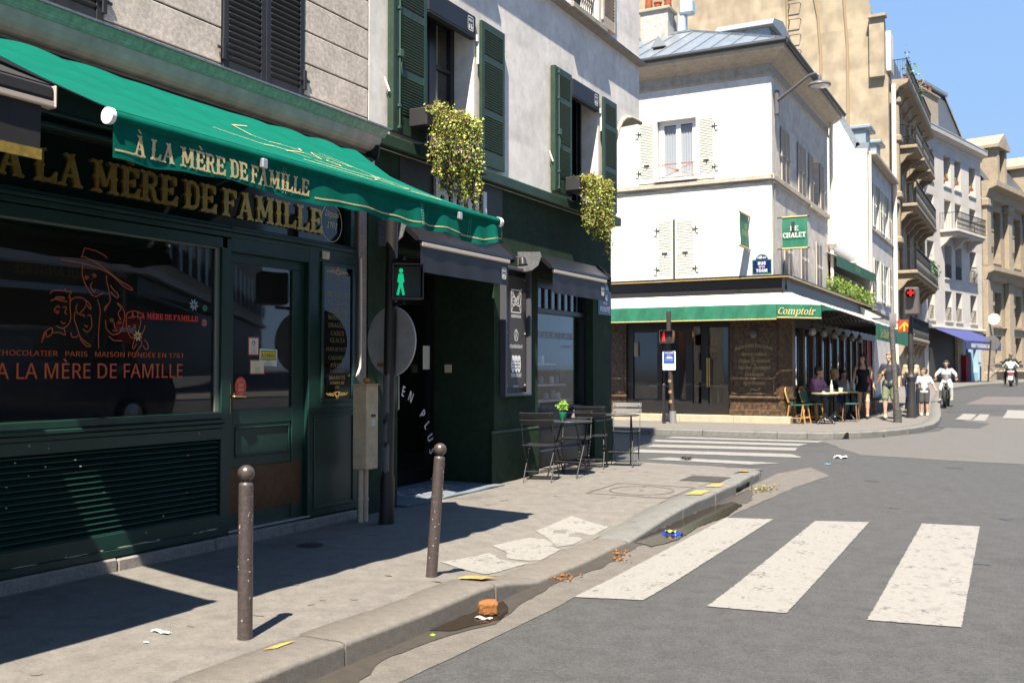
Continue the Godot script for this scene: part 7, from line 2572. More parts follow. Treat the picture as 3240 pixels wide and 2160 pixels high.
func far_buildings() -> void:
	rng.seed = 12
	var white: Material = mats.white_render
	var zinc: Material = mats.roof_zinc
	var mb := MB.new()
	# narrow white house with a blind gable
	var n := thing("white_house", "narrow white house with a blind gable and zinc dormers past the café terrace", "building", Vector3(-5.7, 0.2, -42))
	var X := -5.62
	var holes := []
	for s in [40.6, 43.2]:
		holes.append([s + 0.25, s + 1.35, 6.95, 8.7])
		holes.append([s + 0.25, s + 1.35, 4.15, 5.75])
	wall_with_holes(mb, X, 0.3, 0.1, 9.62, 39.301, 46.0, holes)
	mb.prism(pv([-12.0, 0.1, X, 0.1, X, 9.72, -6.05, 9.76, -6.86, 11.38, -7.1, 11.44, -12.0, 11.44]), -39.3, -39.0, Transform3D.IDENTITY)
	part(n, "wall", mb, M("narrow_white", L(0.60, 0.575, 0.555), 0.9, {"tex": "plaster", "ts": 0.6, "det": "runs2", "dlo": 0.96, "dhi": 1.0, "dsq": 12, "ds": 0.2}))
	mb = MB.new()
	var cp := [Vector3(-12, 11.48, 0), Vector3(-7.1, 11.48, 0), Vector3(-6.84, 11.40, 0), Vector3(-6.04, 9.82, 0), Vector3(-5.58, 9.78, 0)]
	for i in 4:
		mb.bar(cp[i] + Vector3(0, 0, -39.12), cp[i + 1] + Vector3(0, 0, -39.12), 0.36, 0.16, Vector3.FORWARD)
	part(n, "coping", mb, zinc)
	mb = MB.new()
	mb.quad(Vector3(-5.7, 9.7, -39.3), Vector3(-5.7, 9.7, -46), Vector3(-6.9, 11.3, -46), Vector3(-6.9, 11.3, -39.3))
	mb.fb(-12, -6.9, 11.2, 11.32, 39.3, 46.0)
	var rf := part(n, "roof", mb, zinc)
	for q in [[39.6, -5.75], [42.4, -5.75]]:
		mb = MB.new()
		mb.fb(-7.0, q[1], 9.75, 10.62, q[0], q[0] + 1.1)
		mb.fb(-7.1, q[1] + 0.2, 10.62, 10.76, q[0] - 0.12, q[0] + 1.22, 0.03)
		part(rf, "dormer", mb, M("dormer_zinc", L(0.26, 0.31, 0.35), 0.45, {"metal": 0.3}))
	mb = MB.new()
	mb.fb(X, X + 0.30, 9.50, 9.66, 39.2, 46.0, 0.03)
	mb.fb(X, X + 0.08, 6.75, 6.86, 39.4, 46.0, 0.02)
	part(n, "cornice", mb, mats.cornice_stone)
	for s in [40.6, 43.2]:
		for y in [[6.95, 8.7], [4.15, 5.75]]:
			far_window(n, X, s + 0.25, s + 1.35, y[0], y[1], 0.25, mats.white_shutter)
			for k in [s - 0.42, s + 1.40]:
				leaf_x(n, mats.white_shutter, X + 0.02, k, k + 0.62, y[0], y[1], 16)
	mb = MB.new()
	mb.tube([Vector3(-5.55, 9.5, -39.15), Vector3(-5.55, 0.2, -39.15)], 0.06, 8)
	mb.tube([Vector3(-5.5, 13.9, -45.95), Vector3(-5.5, 0.2, -45.95)], 0.10, 8)
	part(n, "downpipe", mb, mats.cream_pipe)
	# tall beige house: blind party wall with flue ribs, balconied street front
	var tan_ := M("beige_party_wall", L(0.40, 0.33, 0.235), 0.92, {"tex": "plaster", "ts": 0.3, "det": "tanruns", "dlo": 0.88, "dhi": 1.0, "dsq": 14, "ds": 0.06})
	var st := M("carved_stone", L(0.38, 0.31, 0.22), 0.9, {"tex": "rough", "ts": 0.4, "det": "stain", "ds": 0.3})
	var t := thing("tall_house", "tall beige house with a blind flue-ribbed party wall and iron balconies", "building", Vector3(-6, 0.3, -48))
	mb = MB.new()
	mb.prism(pv([-40.0, 0.1, -5.72, 0.1, -5.72, 14.3, -5.85, 14.5, -5.85, 16.9, -6.42, 17.0, -6.45, 17.6, -6.9, 19.2, -8.0, 21.0, -40.0, 21.0]), -46.4, -46.0, Transform3D.IDENTITY)
	var pw := part(t, "party_wall", mb, tan_)
	for q in [[-10.1, -10.6, 8.0, 21.0, 0.10], [-8.62, -9.3, 8.0, 17.0, 0.09], [-7.46, -7.75, 8.0, 17.2, 0.09]]:
		mb = MB.new()
		mb.prism(pv([q[0], q[2], q[0] + 0.10, q[2], q[0] + 0.10, q[3] - 1.2, q[0] - 0.02, q[3] + 0.4, q[1] + 0.1, 21.0, q[1], 21.0, q[0] - 0.10, q[3] + 0.4, q[0], q[3] - 1.2]), 0.0, q[4], FZ(0, 0, 46.0))
		part(pw, "flue_rib", mb, M("rib_tan", L(0.27, 0.20, 0.125), 0.9))
	mb = MB.new()
	mb.box(Vector3(-6.15, 15.6, -45.9), Vector3(0.62, 2.6, 0.3))
	mb.box(Vector3(-6.12, 16.96, -45.85), Vector3(0.74, 0.12, 0.5))
	part(pw, "end_pier", mb, tan_)
	for i in 14:
		mb = MB.new()
		var y := 9.5 + i * 0.72
		mb.tube([Vector3(-9.95, y, -46.0), Vector3(-9.95, y, -45.75), Vector3(-9.45, y, -45.75), Vector3(-9.45, y, -46.0)], 0.022, 5)
		part(pw, "rung", mb, M("rung_iron", L(0.10, 0.085, 0.07), 0.7))
	mb = MB.new()
	var hs := []
	for s in [48.2, 51.2, 54.2]:
		for y in [2.9, 5.9, 8.9, 11.6]:
			hs.append([s, s + 1.3, y, y + (2.2 if y < 11 else 1.8)])
	wall_with_holes(mb, -5.6, 0.4, 0.3, 13.7, 46.41, 58.0, hs)
	part(t, "street_wall", mb, st)
	for h in hs:
		far_window(t, -5.6, h[0], h[1], h[2], h[3], 0.3, M("far_frame", L(0.35, 0.34, 0.32), 0.6), {"sill": st})
	mb = MB.new()
	mb.sweep(pv([-5.6, 13.55, -5.45, 13.6, -5.3, 13.85, -4.95, 14.0, -4.9, 14.15, -5.6, 14.2]), 46.2, 58.2)
	mb.fb(-5.6, -5.35, 8.65, 8.8, 46.0, 58.0, 0.04)
	part(t, "cornice", mb, st)
	for s in [46.75, 57.3]:
		mb = MB.new()
		mb.fb(-5.6, -5.36, 6.9, 13.5, s - 0.25, s + 0.25, 0.05)
		for y in [7.0, 9.0, 11.5, 13.2]:
			mb.fb(-5.6, -5.26, y, y + 0.3, s - 0.32, s + 0.32, 0.05)
		part(t, "pilaster", mb, st)
	for q in [[47.4, 50.0, 11.5], [50.6, 53.0, 11.5], [53.6, 56.0, 11.5], [47.2, 56.6, 8.85], [47.0, 57.4, 5.85], [46.5, 57.6, 14.2]]:
		balcony(t, -5.6, 0.9 if q[2] < 14 else 0.62, q[0], q[1], q[2], st)
	balcony(t, -5.6, 0.5, 47.6, 56.4, 2.95, st, 0.9)
	mb = MB.new()
	mb.prism(pv([-5.75, 14.2, -6.6, 17.8, -8.0, 19.5, -9.0, 14.2]), -57.9, -46.45, Transform3D.IDENTITY)
	part(t, "mansard", mb, M("slate", L(0.085, 0.095, 0.11), 0.5, {"tex": "rough", "ts": 1.2}))
	mb = MB.new()
	mb.fb(-6.2, -5.75, 14.9, 16.7, 47.2, 48.2)
	part(t, "dormer", mb, white)
	mb = MB.new()
	leaves(mb, 130, func(_i): return Vector3(-5.15 + rng.randf_range(-0.2, 0.25), 15.0 + rng.randf_range(0.0, 0.9) * rng.randf(), -rng.randf_range(46.8, 53.0)), 0.16, [L(0.06, 0.14, 0.06), L(0.10, 0.2, 0.08)])
	leaves(mb, 80, func(_i): return Vector3(-4.75 + rng.randf_range(-0.1, 0.15), 6.3 + rng.randf_range(0.0, 0.8), -rng.randf_range(52.0, 57.4)), 0.14, [L(0.06, 0.14, 0.06), L(0.14, 0.2, 0.05)])
	solo("balcony_plants", mb, M("ivy_leaf", Color.WHITE, 0.55, {"vc": true}), "green potted plants spilling over the railings of the tall beige house", "plants", "", Vector3(-5.15, 14.2, -50)).set_meta("kind", "stuff")
	# from here the street bends to the right
	var a := deg_to_rad(-14.25)
	var w := thing("white_apartments", "white plastered apartment house with flower pots and a blue shop awning", "building", Vector3(-5.65, 0, -58.0))
	w.remove_meta("base")
	w.rotation.y = a
	var wh := M("pale_plaster", L(0.52, 0.49, 0.455), 0.9, {"tex": "plaster", "ts": 0.4})
	var cols := [[0.95, 2.05], [3.75, 4.9], [5.55, 6.65], [8.1, 9.3]]
	var rows := [[12.0, 13.75], [9.45, 11.2], [6.7, 8.6], [4.25, 5.95]]
	hs = []
	for c in cols:
		for r in rows:
			hs.append([c[0], c[1], r[0], r[1]])
	mb = MB.new()
	wall_with_holes(mb, 0.0, 0.5, 3.9, 14.9, 0.0, 10.3, hs)
	part(w, "wall", mb, wh)
	for h in hs:
		var o := {"sill": wh}
		if h[2] > 11.5:
			o["pot"] = true
		elif not (h[2] > 9 and h[0] > 3 and h[0] < 6):
			o["rail"] = 0.75
		far_window(w, 0.0, h[0], h[1], h[2], h[3], 0.42, M("far_white_frame", L(0.5, 0.5, 0.5), 0.6), o)
	balcony(w, 0.0, 1.0, 3.0, 8.0, 9.35, wh)
	mb = MB.new()
	mb.sweep(pv([0.0, 14.3, 0.08, 14.35, 0.1, 14.5, 0.4, 14.65, 0.42, 14.85, 0.0, 14.95]), 0.0, 10.4)
	mb.fb(-0.1, 0.25, 3.75, 3.9, 0.0, 10.3, 0.03)
	part(w, "cornice", mb, wh)
	for i in 40:
		mb = MB.new()
		mb.fb(0.0, 0.12, 14.42, 14.6, 0.1 + i * 0.255, 0.24 + i * 0.255)
		part(w, "dentil", mb, wh)
	mb = MB.new()
	mb.prism(pv([-0.3, 14.9, -1.0, 15.5, -4.0, 16.2, -8.0, 14.9]), -10.4, 0.0, Transform3D.IDENTITY)
	mb.tube([Vector3(0.35, 14.92, 0), Vector3(0.35, 14.92, -10.4)], 0.09, 8)
	part(w, "roof", mb, zinc)
	mb = MB.new()
	mb.box(Vector3(-0.9, 16.0, -2.3), Vector3(0.7, 2.5, 4.6))
	mb.box(Vector3(-0.9, 17.3, -2.3), Vector3(0.9, 0.12, 4.9), Basis.IDENTITY, 0.03)
	var ch := part(w, "chimney", mb, M("tan_chimney", L(0.42, 0.35, 0.26), 0.9, {"tex": "rough", "ts": 0.5}))
	for i in 6:
		mb = MB.new()
		mb.lathe([Vector2(0.11, 0), Vector2(0.09, 0.4 + 0.15 * (i % 2)), Vector2(0.12, 0.42 + 0.15 * (i % 2)), Vector2(0.12, 0.5 + 0.15 * (i % 2)), Vector2(0, 0.5 + 0.15 * (i % 2))], Transform3D(Basis.IDENTITY, Vector3(-0.9, 17.35, -0.5 - i * 0.75)), 10)
		part(ch, "chimney_pot", mb, M("dark_pot", L(0.16, 0.07, 0.045), 0.8))
	mb = MB.new()
	mb.quad(Vector3(-0.8, 14.9, -4.7), Vector3(-0.8, 14.9, -10.6), Vector3(-1.9, 18.6, -9.6), Vector3(-1.9, 18.6, -5.8))
	mb.quad(Vector3(-6.0, 14.9, -4.7), Vector3(-0.8, 14.9, -4.7), Vector3(-1.9, 18.6, -5.8), Vector3(-5.0, 18.6, -5.8))
	mb.quad(Vector3(-0.8, 14.9, -10.6), Vector3(-6.0, 14.9, -10.6), Vector3(-5.0, 18.6, -9.6), Vector3(-1.9, 18.6, -9.6))
	var pav := part(w, "pavilion_roof", mb, mats.slate)
	mb = MB.new()
	mb.box(Vector3(-3.4, 18.75, -7.7), Vector3(3.4, 0.3, 4.2), Basis.IDENTITY, 0.06)
	for e in [[Vector3(-0.8, 14.9, -4.7), Vector3(-1.9, 18.6, -5.8)], [Vector3(-0.8, 14.9, -10.6), Vector3(-1.9, 18.6, -9.6)]]:
		mb.bar(e[0], e[1], 0.45, 0.08)
	part(pav, "hip", mb, zinc)
	# shops below
	mb = MB.new()
	mb.fb(-0.6, -0.1, 0.5, 3.75, 0.0, 6.2)
	part(w, "shop_dark", mb, M("shop_dark2", L(0.035, 0.032, 0.03), 0.6))
	for q in [[0.3, 0.9, "narrow_white"], [5.6, 6.5, "cornice_stone"], [9.7, 10.3, "cornice_stone"]]:
		mb = MB.new()
		mb.fb(-0.5, 0.05, 0.5, 3.75, q[0], q[1])
		part(w, "shop_pier", mb, mats[q[2]])
	mb = MB.new()
	for q in [[6.5, 6.9], [7.9, 8.3], [9.3, 9.7]]:
		mb.fb(-0.3, 0.06, 0.7, 3.7, q[0], q[1])
	mb.fb(-0.3, 0.06, 3.1, 3.7, 6.9, 9.3)
	mb.fb(-0.3, 0.03, 0.7, 1.3, 8.3, 9.3)
	part(w, "blue_shop_front", mb, M("pale_blue", L(0.27, 0.42, 0.52), 0.6))
	mb = MB.new()
	mb.fb(-0.35, -0.3, 0.7, 3.1, 6.5, 9.5)
	part(w, "shop_pane", mb, M("far_pane", L(0.03, 0.032, 0.036), 0.15))
	mb = MB.new()
	mb.fb(0.06, 0.09, 1.9, 3.5, 9.25, 9.65)
	part(w, "shop_poster", mb, M("poster_pale", L(0.45, 0.5, 0.55), 0.7))
	mb = MB.new()
	mb.fb(0.10, 0.35, 0.7, 2.3, 6.1, 6.5)
	part(w, "red_stand", mb, M("crimson", L(0.28, 0.015, 0.035), 0.8))
	var ba := thing("shop_awning", "dark blue shop awning with white lettering far up the street", "awning", Vector3(-5.65, 0, -58.0))
	ba.remove_meta("base")
	ba.rotation.y = a
	var blue := M("navy_canvas", L(0.035, 0.045, 0.16), 0.8)
	mb = MB.new()
	mb.sheet(8, 2, func(u, v): return Vector3(lerpf(0.05, 1.9, v), lerpf(3.8, 3.0, v), -lerpf(1.3, 7.3, u)), 0.02)
	part(ba, "canopy", mb, blue)
	mb = MB.new()
	mb.fb(1.88, 1.92, 2.55, 3.0, 1.3, 7.3)
	var va := part(ba, "valance", mb, blue)
	mb = MB.new()
	text(mb, "SAINT FERDINAND IMMOBILIER", 0.22, FX(1.93, 2.66, 4.3), {"bold": true, "w": 4.6, "d": 0.0})
	part(va, "valance_lettering", mb, mats.letter_white)
	# ashlar building at the right end, big openings between pilasters
	var q := thing("stone_building", "large cream stone building with pilasters and tall openings at the right end", "building", Vector3(-5.65, 0, -58.0))
	q.remove_meta("base")
	q.rotation.y = a
	var cs := M("cream_stone", L(0.40, 0.335, 0.25), 0.9, {"tex": "rough", "ts": 0.3, "det": "stain", "ds": 0.2})
	hs = []
	for i in 6:
		var s := 12.7 + i * 4.4
		for y in [[1.9, 3.6], [4.3, 6.4], [8.3, 11.6]]:
			hs.append([s, s + 1.5, y[0], y[1]])
	mb = MB.new()
	wall_with_holes(mb, 0.0, 0.6, 0.3, 12.2, 10.42, 40.0, hs)
	part(q, "wall", mb, cs)
	for h in hs:
		far_window(q, 0.0, h[0], h[1], h[2], h[3], 0.5, M("dark_frame", L(0.06, 0.055, 0.05), 0.6), {"sill": cs})
	for i in 7:
		var s := 10.9 + i * 4.4
		mb = MB.new()
		mb.fb(0.0, 0.32, 0.3, 7.0, s - 0.5, s + 0.5, 0.03)
		mb.fb(0.0, 0.30, 7.9, 12.0, s - 0.42, s + 0.42, 0.03)
		mb.fb(0.0, 0.42, 11.6, 12.1, s - 0.55, s + 0.55, 0.06)
		mb.fb(0.0, 0.45, 0.3, 1.3, s - 0.6, s + 0.6, 0.04)
		part(q, "pilaster", mb, cs)
		for y in [2.2, 4.0, 5.5, 9.2, 10.2]:
			mb = MB.new()
			mb.fb(0.0, 0.12, y, y + 0.9, s + 0.7, s + 1.55, 0.03)
			part(q, "stone_block", mb, cs)
	mb = MB.new()
	for c in [[7.0, 7.9, 0.7], [12.1, 13.2, 0.9], [4.0, 4.2, 0.16], [1.2, 1.4, 0.2]]:
		mb.sweep(pv([0.0, c[0], c[2] * 0.3, c[0] + 0.06, c[2] * 0.5, lerpf(c[0], c[1], 0.5), c[2], lerpf(c[0], c[1], 0.65), c[2], c[1] - 0.05, 0.0, c[1]]), 10.43, 40.0)
	part(q, "cornice", mb, cs)
	mb = MB.new()
	mb.prism(pv([0.1, 13.2, -2.4, 17.0, -8.0, 17.3, -9.0, 13.2]), -40.0, -10.9, Transform3D.IDENTITY)
	part(q, "mansard", mb, mats.slate)
	for s in [12.6, 21.0]:
		mb = MB.new()
		mb.fb(-1.6, 0.35, 13.2, 15.6, s, s + 0.4)
		mb.fb(-1.6, 0.35, 13.2, 15.6, s + 1.5, s + 1.9)
		mb.fb(-1.6, 0.0, 13.2, 15.6, s + 0.4, s + 1.5)
		mb.prism(pv([s - 0.3, 15.6, s + 2.2, 15.6, s + 2.2, 15.8, s + 0.95, 16.6, s - 0.3, 15.8]), -2.2, 0.5, FX(0, 0, 0))
		part(q, "dormer", mb, cs)
	mb = MB.new()
	mb.fb(-30.0, -0.7, 0.0, 12.0, 10.5, 40.0)
	part(q, "body", mb, mats.shop_dark2)
	# wall clock sign and street things in front of it
	var cl := thing("clock_sign", "round white projecting sign on the cream stone building", "sign", Vector3(-5.65, 0, -58.0))
	cl.remove_meta("base")
	cl.rotation.y = a
	mb = MB.new()
	mb.lathe([Vector2(0, -0.06), Vector2(0.5, -0.06), Vector2(0.52, 0), Vector2(0.5, 0.06), Vector2(0, 0.06)], Transform3D(Basis(Vector3(1, 0, 0), PI / 2) * Basis.from_scale(Vector3.ONE * 0.68), Vector3(0.62, 4.55, -10.5)), 24)
	part(cl, "disc", mb, M("white_paint", L(0.80, 0.80, 0.80), 0.5))
	mb = MB.new()
	for y in [4.35, 4.75]:
		mb.bar(Vector3(0, y, -10.5), Vector3(0.3, y, -10.5), 0.05, 0.05)
	part(cl, "bracket", mb, mats.far_iron)

# ---------------- across the street: what the shop windows mirror ----------------
func opposite_side() -> void:
	var mb := MB.new()
	var o := thing("bakery_building", "beige house with a dark green bakery front across the street", "building", Vector3(15, 0.65, -14))
	var facade := func(xf: Transform3D, len: float, word: String) -> void:
		mb = MB.new()
		mb.box(xf * Vector3(len / 2, 9.0, -0.2), Vector3(len, 10.6, 0.4), xf.basis)
		part(o, "wall", mb, M("beige_plaster", L(0.45, 0.39, 0.30), 0.9, {"tex": "plaster", "ts": 0.5}))
		mb = MB.new()
		mb.box(xf * Vector3(len / 2, 3.80, 0.14), Vector3(len + 0.2, 0.30, 0.3), xf.basis, 0.03)
		part(o, "band", mb, M("band_grey", L(0.48, 0.47, 0.44), 0.8))
		mb = MB.new()
		mb.box(xf * Vector3(len / 2, 1.9, -0.3), Vector3(len, 3.5, 0.5), xf.basis)
		part(o, "shop_front", mb, mats.housing)
		mb = MB.new()
		for k in int(len / 7.0) + 1:
			text(mb, word, 0.30, xf.translated_local(Vector3(3.2 + k * 7.5, 3.30, -0.03)), {"serif": false, "bold": true, "d": 0.0})
		part(o, "lettering", mb, M("dull_gold", L(0.30, 0.20, 0.07), 0.5))
		for k in int(len / 2.4):
			var c := 1.2 + k * 2.4
			mb = MB.new()
			mb.box(xf * Vector3(c, 5.6, 0.02), Vector3(1.1, 2.2, 0.06), xf.basis)
			var wn := part(o, "window", mb, M("far_pane", L(0.03, 0.032, 0.036), 0.15))
			mb = MB.new()
			for i in 12:
				mb.box(xf * Vector3(c - 0.66 + i * 0.12, 4.85, 0.22), Vector3(0.02, 0.85, 0.02), xf.basis)
			mb.box(xf * Vector3(c, 5.28, 0.22), Vector3(1.4, 0.04, 0.04), xf.basis)
			part(wn, "rail", mb, M("far_iron", L(0.016, 0.018, 0.02), 0.6))
	# wall facing -x: along the wall is +z
	facade.call(Transform3D(Basis(Vector3(0, 0, 1), Vector3(0, 1, 0), Vector3(-1, 0, 0)), Vector3(15, 1.0, -23.6)), 30.0, "BOULANGERIE")
	facade.call(Transform3D(Basis(Vector3(-0.6, 0, 0.8), Vector3(0, 1, 0), Vector3(-0.8, 0, -0.6)), Vector3(42, 1.0, -59.6)), 45.0, "LA POMPADOUR")
	for i in 2:
		var aw := thing("bakery_awning", ["pale bakery awning on the street side", "pale bakery awning round the corner"][i] + " across the street", "awning", Vector3(15, 3.7, -14))
		mb = MB.new()
		if i == 0:
			mb.sheet(6, 2, func(u, v): return Vector3(lerpf(14.9, 13.3, v), lerpf(4.05, 3.7, v), lerpf(-21.5, -12.0, u)), 0.01)
		else:
			mb.sheet(6, 2, func(u, v): return Vector3(lerpf(15.6, 23.0, u) - 1.3 * v, lerpf(4.05, 3.7, v), lerpf(-24.6, -34.4, u) - 1.0 * v), 0.01)
		part(aw, "canopy", mb, M("grey_canvas", L(0.42, 0.42, 0.40), 0.8))
	mb = MB.new()
	mb.fb(7.6, 26.0, 0.1, 0.68, -30.0, 32.0)
	struct("opposite_pavement", mb, mats.pavement)
	# dark blue van parked opposite
	var v := thing("parked_van", "dark blue van parked across the street", "van", Vector3(4.6, 0.2, -11.8))
	var pb := M("van_blue", L(0.012, 0.022, 0.07), 0.25, {"coat": 1.0, "cr": 0.05})
	mb = MB.new()
	mb.prism(pv([9.1, 0.55, 14.55, 0.55, 14.65, 0.95, 14.5, 1.35, 13.5, 1.55, 12.6, 2.1, 12.2, 2.2, 9.3, 2.2, 9.1, 1.9]), -0.95, 0.95, FX(4.7, 0, 0))
	part(v, "body", mb, pb)
	mb = MB.new()
	mb.prism(pv([12.75, 1.6, 13.35, 1.58, 12.55, 2.06, 12.3, 2.1, 11.4, 2.1, 11.4, 1.6]), -0.955, 0.955, FX(4.7, 0, 0))
	part(v, "windows", mb, M("far_pane", L(0.03, 0.032, 0.036), 0.15))
	for s in [10.2, 13.5]:
		for x in [3.78, 5.62]:
			mb = MB.new()
			mb.lathe([Vector2(0, -0.1), Vector2(0.33, -0.1), Vector2(0.35, 0), Vector2(0.33, 0.1), Vector2(0, 0.1)], Transform3D(Basis(Vector3(0, 0, 1), PI / 2), Vector3(x, 0.57, -s)), 20)
			var wl := part(v, "wheel", mb, M("tyre", L(0.015, 0.015, 0.016), 0.8))
			mb = MB.new()
			mb.lathe([Vector2(0, -0.11), Vector2(0.22, -0.11), Vector2(0.22, 0.11), Vector2(0, 0.11)], Transform3D(Basis(Vector3(0, 0, 1), PI / 2), Vector3(x, 0.57, -s)), 12)
			part(wl, "rim", mb, mats.aluminium)
	for x in [4.0, 5.4]:
		mb = MB.new()
		mb.box(Vector3(x, 1.15, -14.55), Vector3(0.35, 0.16, 0.1), Basis.IDENTITY, 0.03)
		part(v, "headlight", mb, mats.white_paint)
	# no-entry sign opposite
	var ns := thing("traffic_sign", "round red no entry sign on a post across the street", "traffic sign", Vector3(5.9, 0.6, -15.2))
	mb = MB.new()
	mb.tube([Vector3(5.9, 0.3, -15.2), Vector3(5.9, 3.2, -15.2)], 0.05, 8)
	part(ns, "post", mb, mats.far_iron)
	mb = MB.new()
	mb.lathe([Vector2(0, 0), Vector2(0.3, 0), Vector2(0.3, 0.02), Vector2(0, 0.02)], Transform3D(Basis(Vector3(0, 0, 1), PI / 2), Vector3(5.84, 2.3, -15.2)), 24)
	part(ns, "disc", mb, M("sign_red", L(0.45, 0.02, 0.02), 0.4))
	mb = MB.new()
	mb.box(Vector3(5.815, 2.3, -15.2), Vector3(0.01, 0.1, 0.44))
	part(ns, "bar", mb, mats.white_paint)

# ---------------- street furniture ----------------
func bollard(label: String, at: Vector3, h: float, ball: bool, lean := Vector3.ZERO, group := "brown bollards with ball tops") -> void:
	var t := thing("bollard", label, "bollard", at, group)
	t.remove_meta("base")
	var up := (Vector3.UP * h + lean).normalized()
	t.basis = Basis(Quaternion(Vector3.UP, up))
	var paint := M("bollard_brown" if ball else "bollard_black", L(0.072, 0.055, 0.052) if ball else L(0.018, 0.018, 0.02), 0.45, {"tex": "chip", "lo": 0.8, "hi": 1.0, "sq": 2, "ts": 3.0, "coat": 0.3, "cr": 0.3})
	var mb := MB.new()
	var sh := h - 0.09
	if ball:
		mb.lathe([Vector2(0.041, -0.02), Vector2(0.0395, 0.02), Vector2(0.0385, sh - 0.02), Vector2(0.036, sh - 0.006), Vector2(0.028, sh), Vector2(0.021, sh + 0.004), Vector2(0.021, sh + 0.014)], Transform3D.IDENTITY, 28)
		part(t, "shaft", mb, paint)
		mb = MB.new()
		mb.ball(Vector3(0, h - 0.042, 0), Vector3(0.045, 0.044, 0.045), 28)
		part(t, "ball", mb, M("worn_steel", L(0.16, 0.125, 0.115), 0.32, {"metal": 0.55, "tex": "worn", "ts": 9.0}))
		mb = MB.new()
		for k in 22:
			var a := rng.randf_range(-0.6, 2.4)
			var y := rng.randf_range(0.05, sh - 0.05)
			var r := 0.0403
			mb.prism(worn(oval(0, 0, rng.randf_range(0.0012, 0.004), rng.randf_range(0.002, 0.009), 7), 0.001, 0.004), 0.0, 0.0005, Transform3D(Basis(Vector3.UP, a), Vector3(sin(a) * r, y, cos(a) * r)))
		part(t, "chips", mb, M("chip_pale", L(0.34, 0.31, 0.30), 0.7)).set_meta("kind", "stuff")
	else:
		mb.lathe([Vector2(0.04, -0.02), Vector2(0.04, h - 0.2), Vector2(0.046, h - 0.19), Vector2(0.046, h - 0.16), Vector2(0.036, h - 0.15), Vector2(0.036, h - 0.05), Vector2(0.03, h - 0.01), Vector2(0, h)], Transform3D.IDENTITY, 14)
		part(t, "shaft", mb, paint)

func folding_chair() -> Node3D:
	# origin on the ground; the sitter looks along +z
	var t := thing("folding_chair", "black slatted folding chair with its back to the camera, nearest the doorway", "chair", Vector3(-5.47, 0.06, -11.08), "black folding chairs outside the green shop")
	t.remove_meta("base")
	var m := M("chair_black", L(0.016, 0.017, 0.021), 0.55, {"tex": "fine", "ts": 5.0, "world": false})
	var mb := MB.new()
	for i in 2:
		mb = MB.new()
		var y := 0.70 + i * 0.085
		mb.sheet(8, 1, func(u, v): return Vector3((u - 0.5) * 0.42, y + v * 0.06, -0.235 - 0.03 * v - i * 0.03 - 0.012 * sin(PI * u)), 0.014)
		part(t, "back_slat", mb, m)
		for k in [-0.17, 0.17]:
			mb = MB.new()
			mb.ball(Vector3(k, y + 0.03, -0.245 - i * 0.035), Vector3(0.007, 0.007, 0.024), 6)
			part(t, "rivet", mb, mats.aluminium)
	for i in 6:
		mb = MB.new()
		mb.sheet(6, 1, func(u, v): return Vector3((u - 0.5) * 0.40, 0.452 - 0.012 * sin(PI * (i + 0.5) / 6.0) - 0.006 * sin(PI * u), lerpf(0.17, -0.20, (i + 0.12 + 0.76 * v) / 6.0)), 0.009)
		part(t, "seat_slat", mb, m)
	for k in [-1.0, 1.0]:
		mb = MB.new()
		mb.bar(Vector3(k * 0.19, 0.0, 0.20), Vector3(k * 0.19, 0.46, -0.17), 0.008, 0.022, Vector3.FORWARD)
		mb.bar(Vector3(k * 0.19, 0.455, -0.165), Vector3(k * 0.19, 0.85, -0.29), 0.008, 0.022, Vector3.FORWARD)
		part(t, "back_leg", mb, m)
		mb = MB.new()
		mb.bar(Vector3(k * 0.172, 0.0, -0.24), Vector3(k * 0.172, 0.445, 0.15), 0.008, 0.022, Vector3.FORWARD)
		part(t, "front_leg", mb, m)
		mb = MB.new()
		mb.bar(Vector3(k * 0.182, 0.44, -0.19), Vector3(k * 0.182, 0.44, 0.17), 0.008, 0.018)
		part(t, "seat_rail", mb, m)
	for q in [[0.14, 0.10], [0.12, -0.15], [0.03, 0.18]]:
		mb = MB.new()
		mb.tube([Vector3(-0.185, q[0], q[1]), Vector3(0.185, q[0], q[1])], 0.006, 6)
		part(t, "cross_bar", mb, m)
	return t

func folding_table() -> Node3D:
	var t := thing("folding_table", "round black folding table with the potted plant on it", "table", Vector3(-5.34, 0.06, -11.62), "round black folding tables outside the green shop")
	t.remove_meta("base")
	var m: Material = mats.chair_black
	var mb := MB.new()
	mb.lathe([Vector2(0, 0.695), Vector2(0.29, 0.695), Vector2(0.298, 0.70), Vector2(0.298, 0.712), Vector2(0.292, 0.717), Vector2(0, 0.717)], Transform3D.IDENTITY, 36)
	part(t, "table_top", mb, M("table_black", L(0.035, 0.037, 0.042), 0.3))
	for k in [-1.0, 1.0]:
		for e in [-1.0, 1.0]:
			mb = MB.new()
			mb.tube([Vector3(k * (0.2 if e > 0 else 0.17), 0.0, e * 0.22), Vector3(k * (0.2 if e > 0 else 0.17), 0.36, 0.0), Vector3(k * 0.18, 0.69, -e * 0.19)], 0.010, 6)
			part(t, "leg", mb, m)
	for e in [-1.0, 1.0]:
		mb = MB.new()
		mb.tube([Vector3(-0.19, 0.2, e * 0.1), Vector3(0.19, 0.2, e * 0.1)], 0.006, 6)
		part(t, "cross_bar", mb, m)
	return t

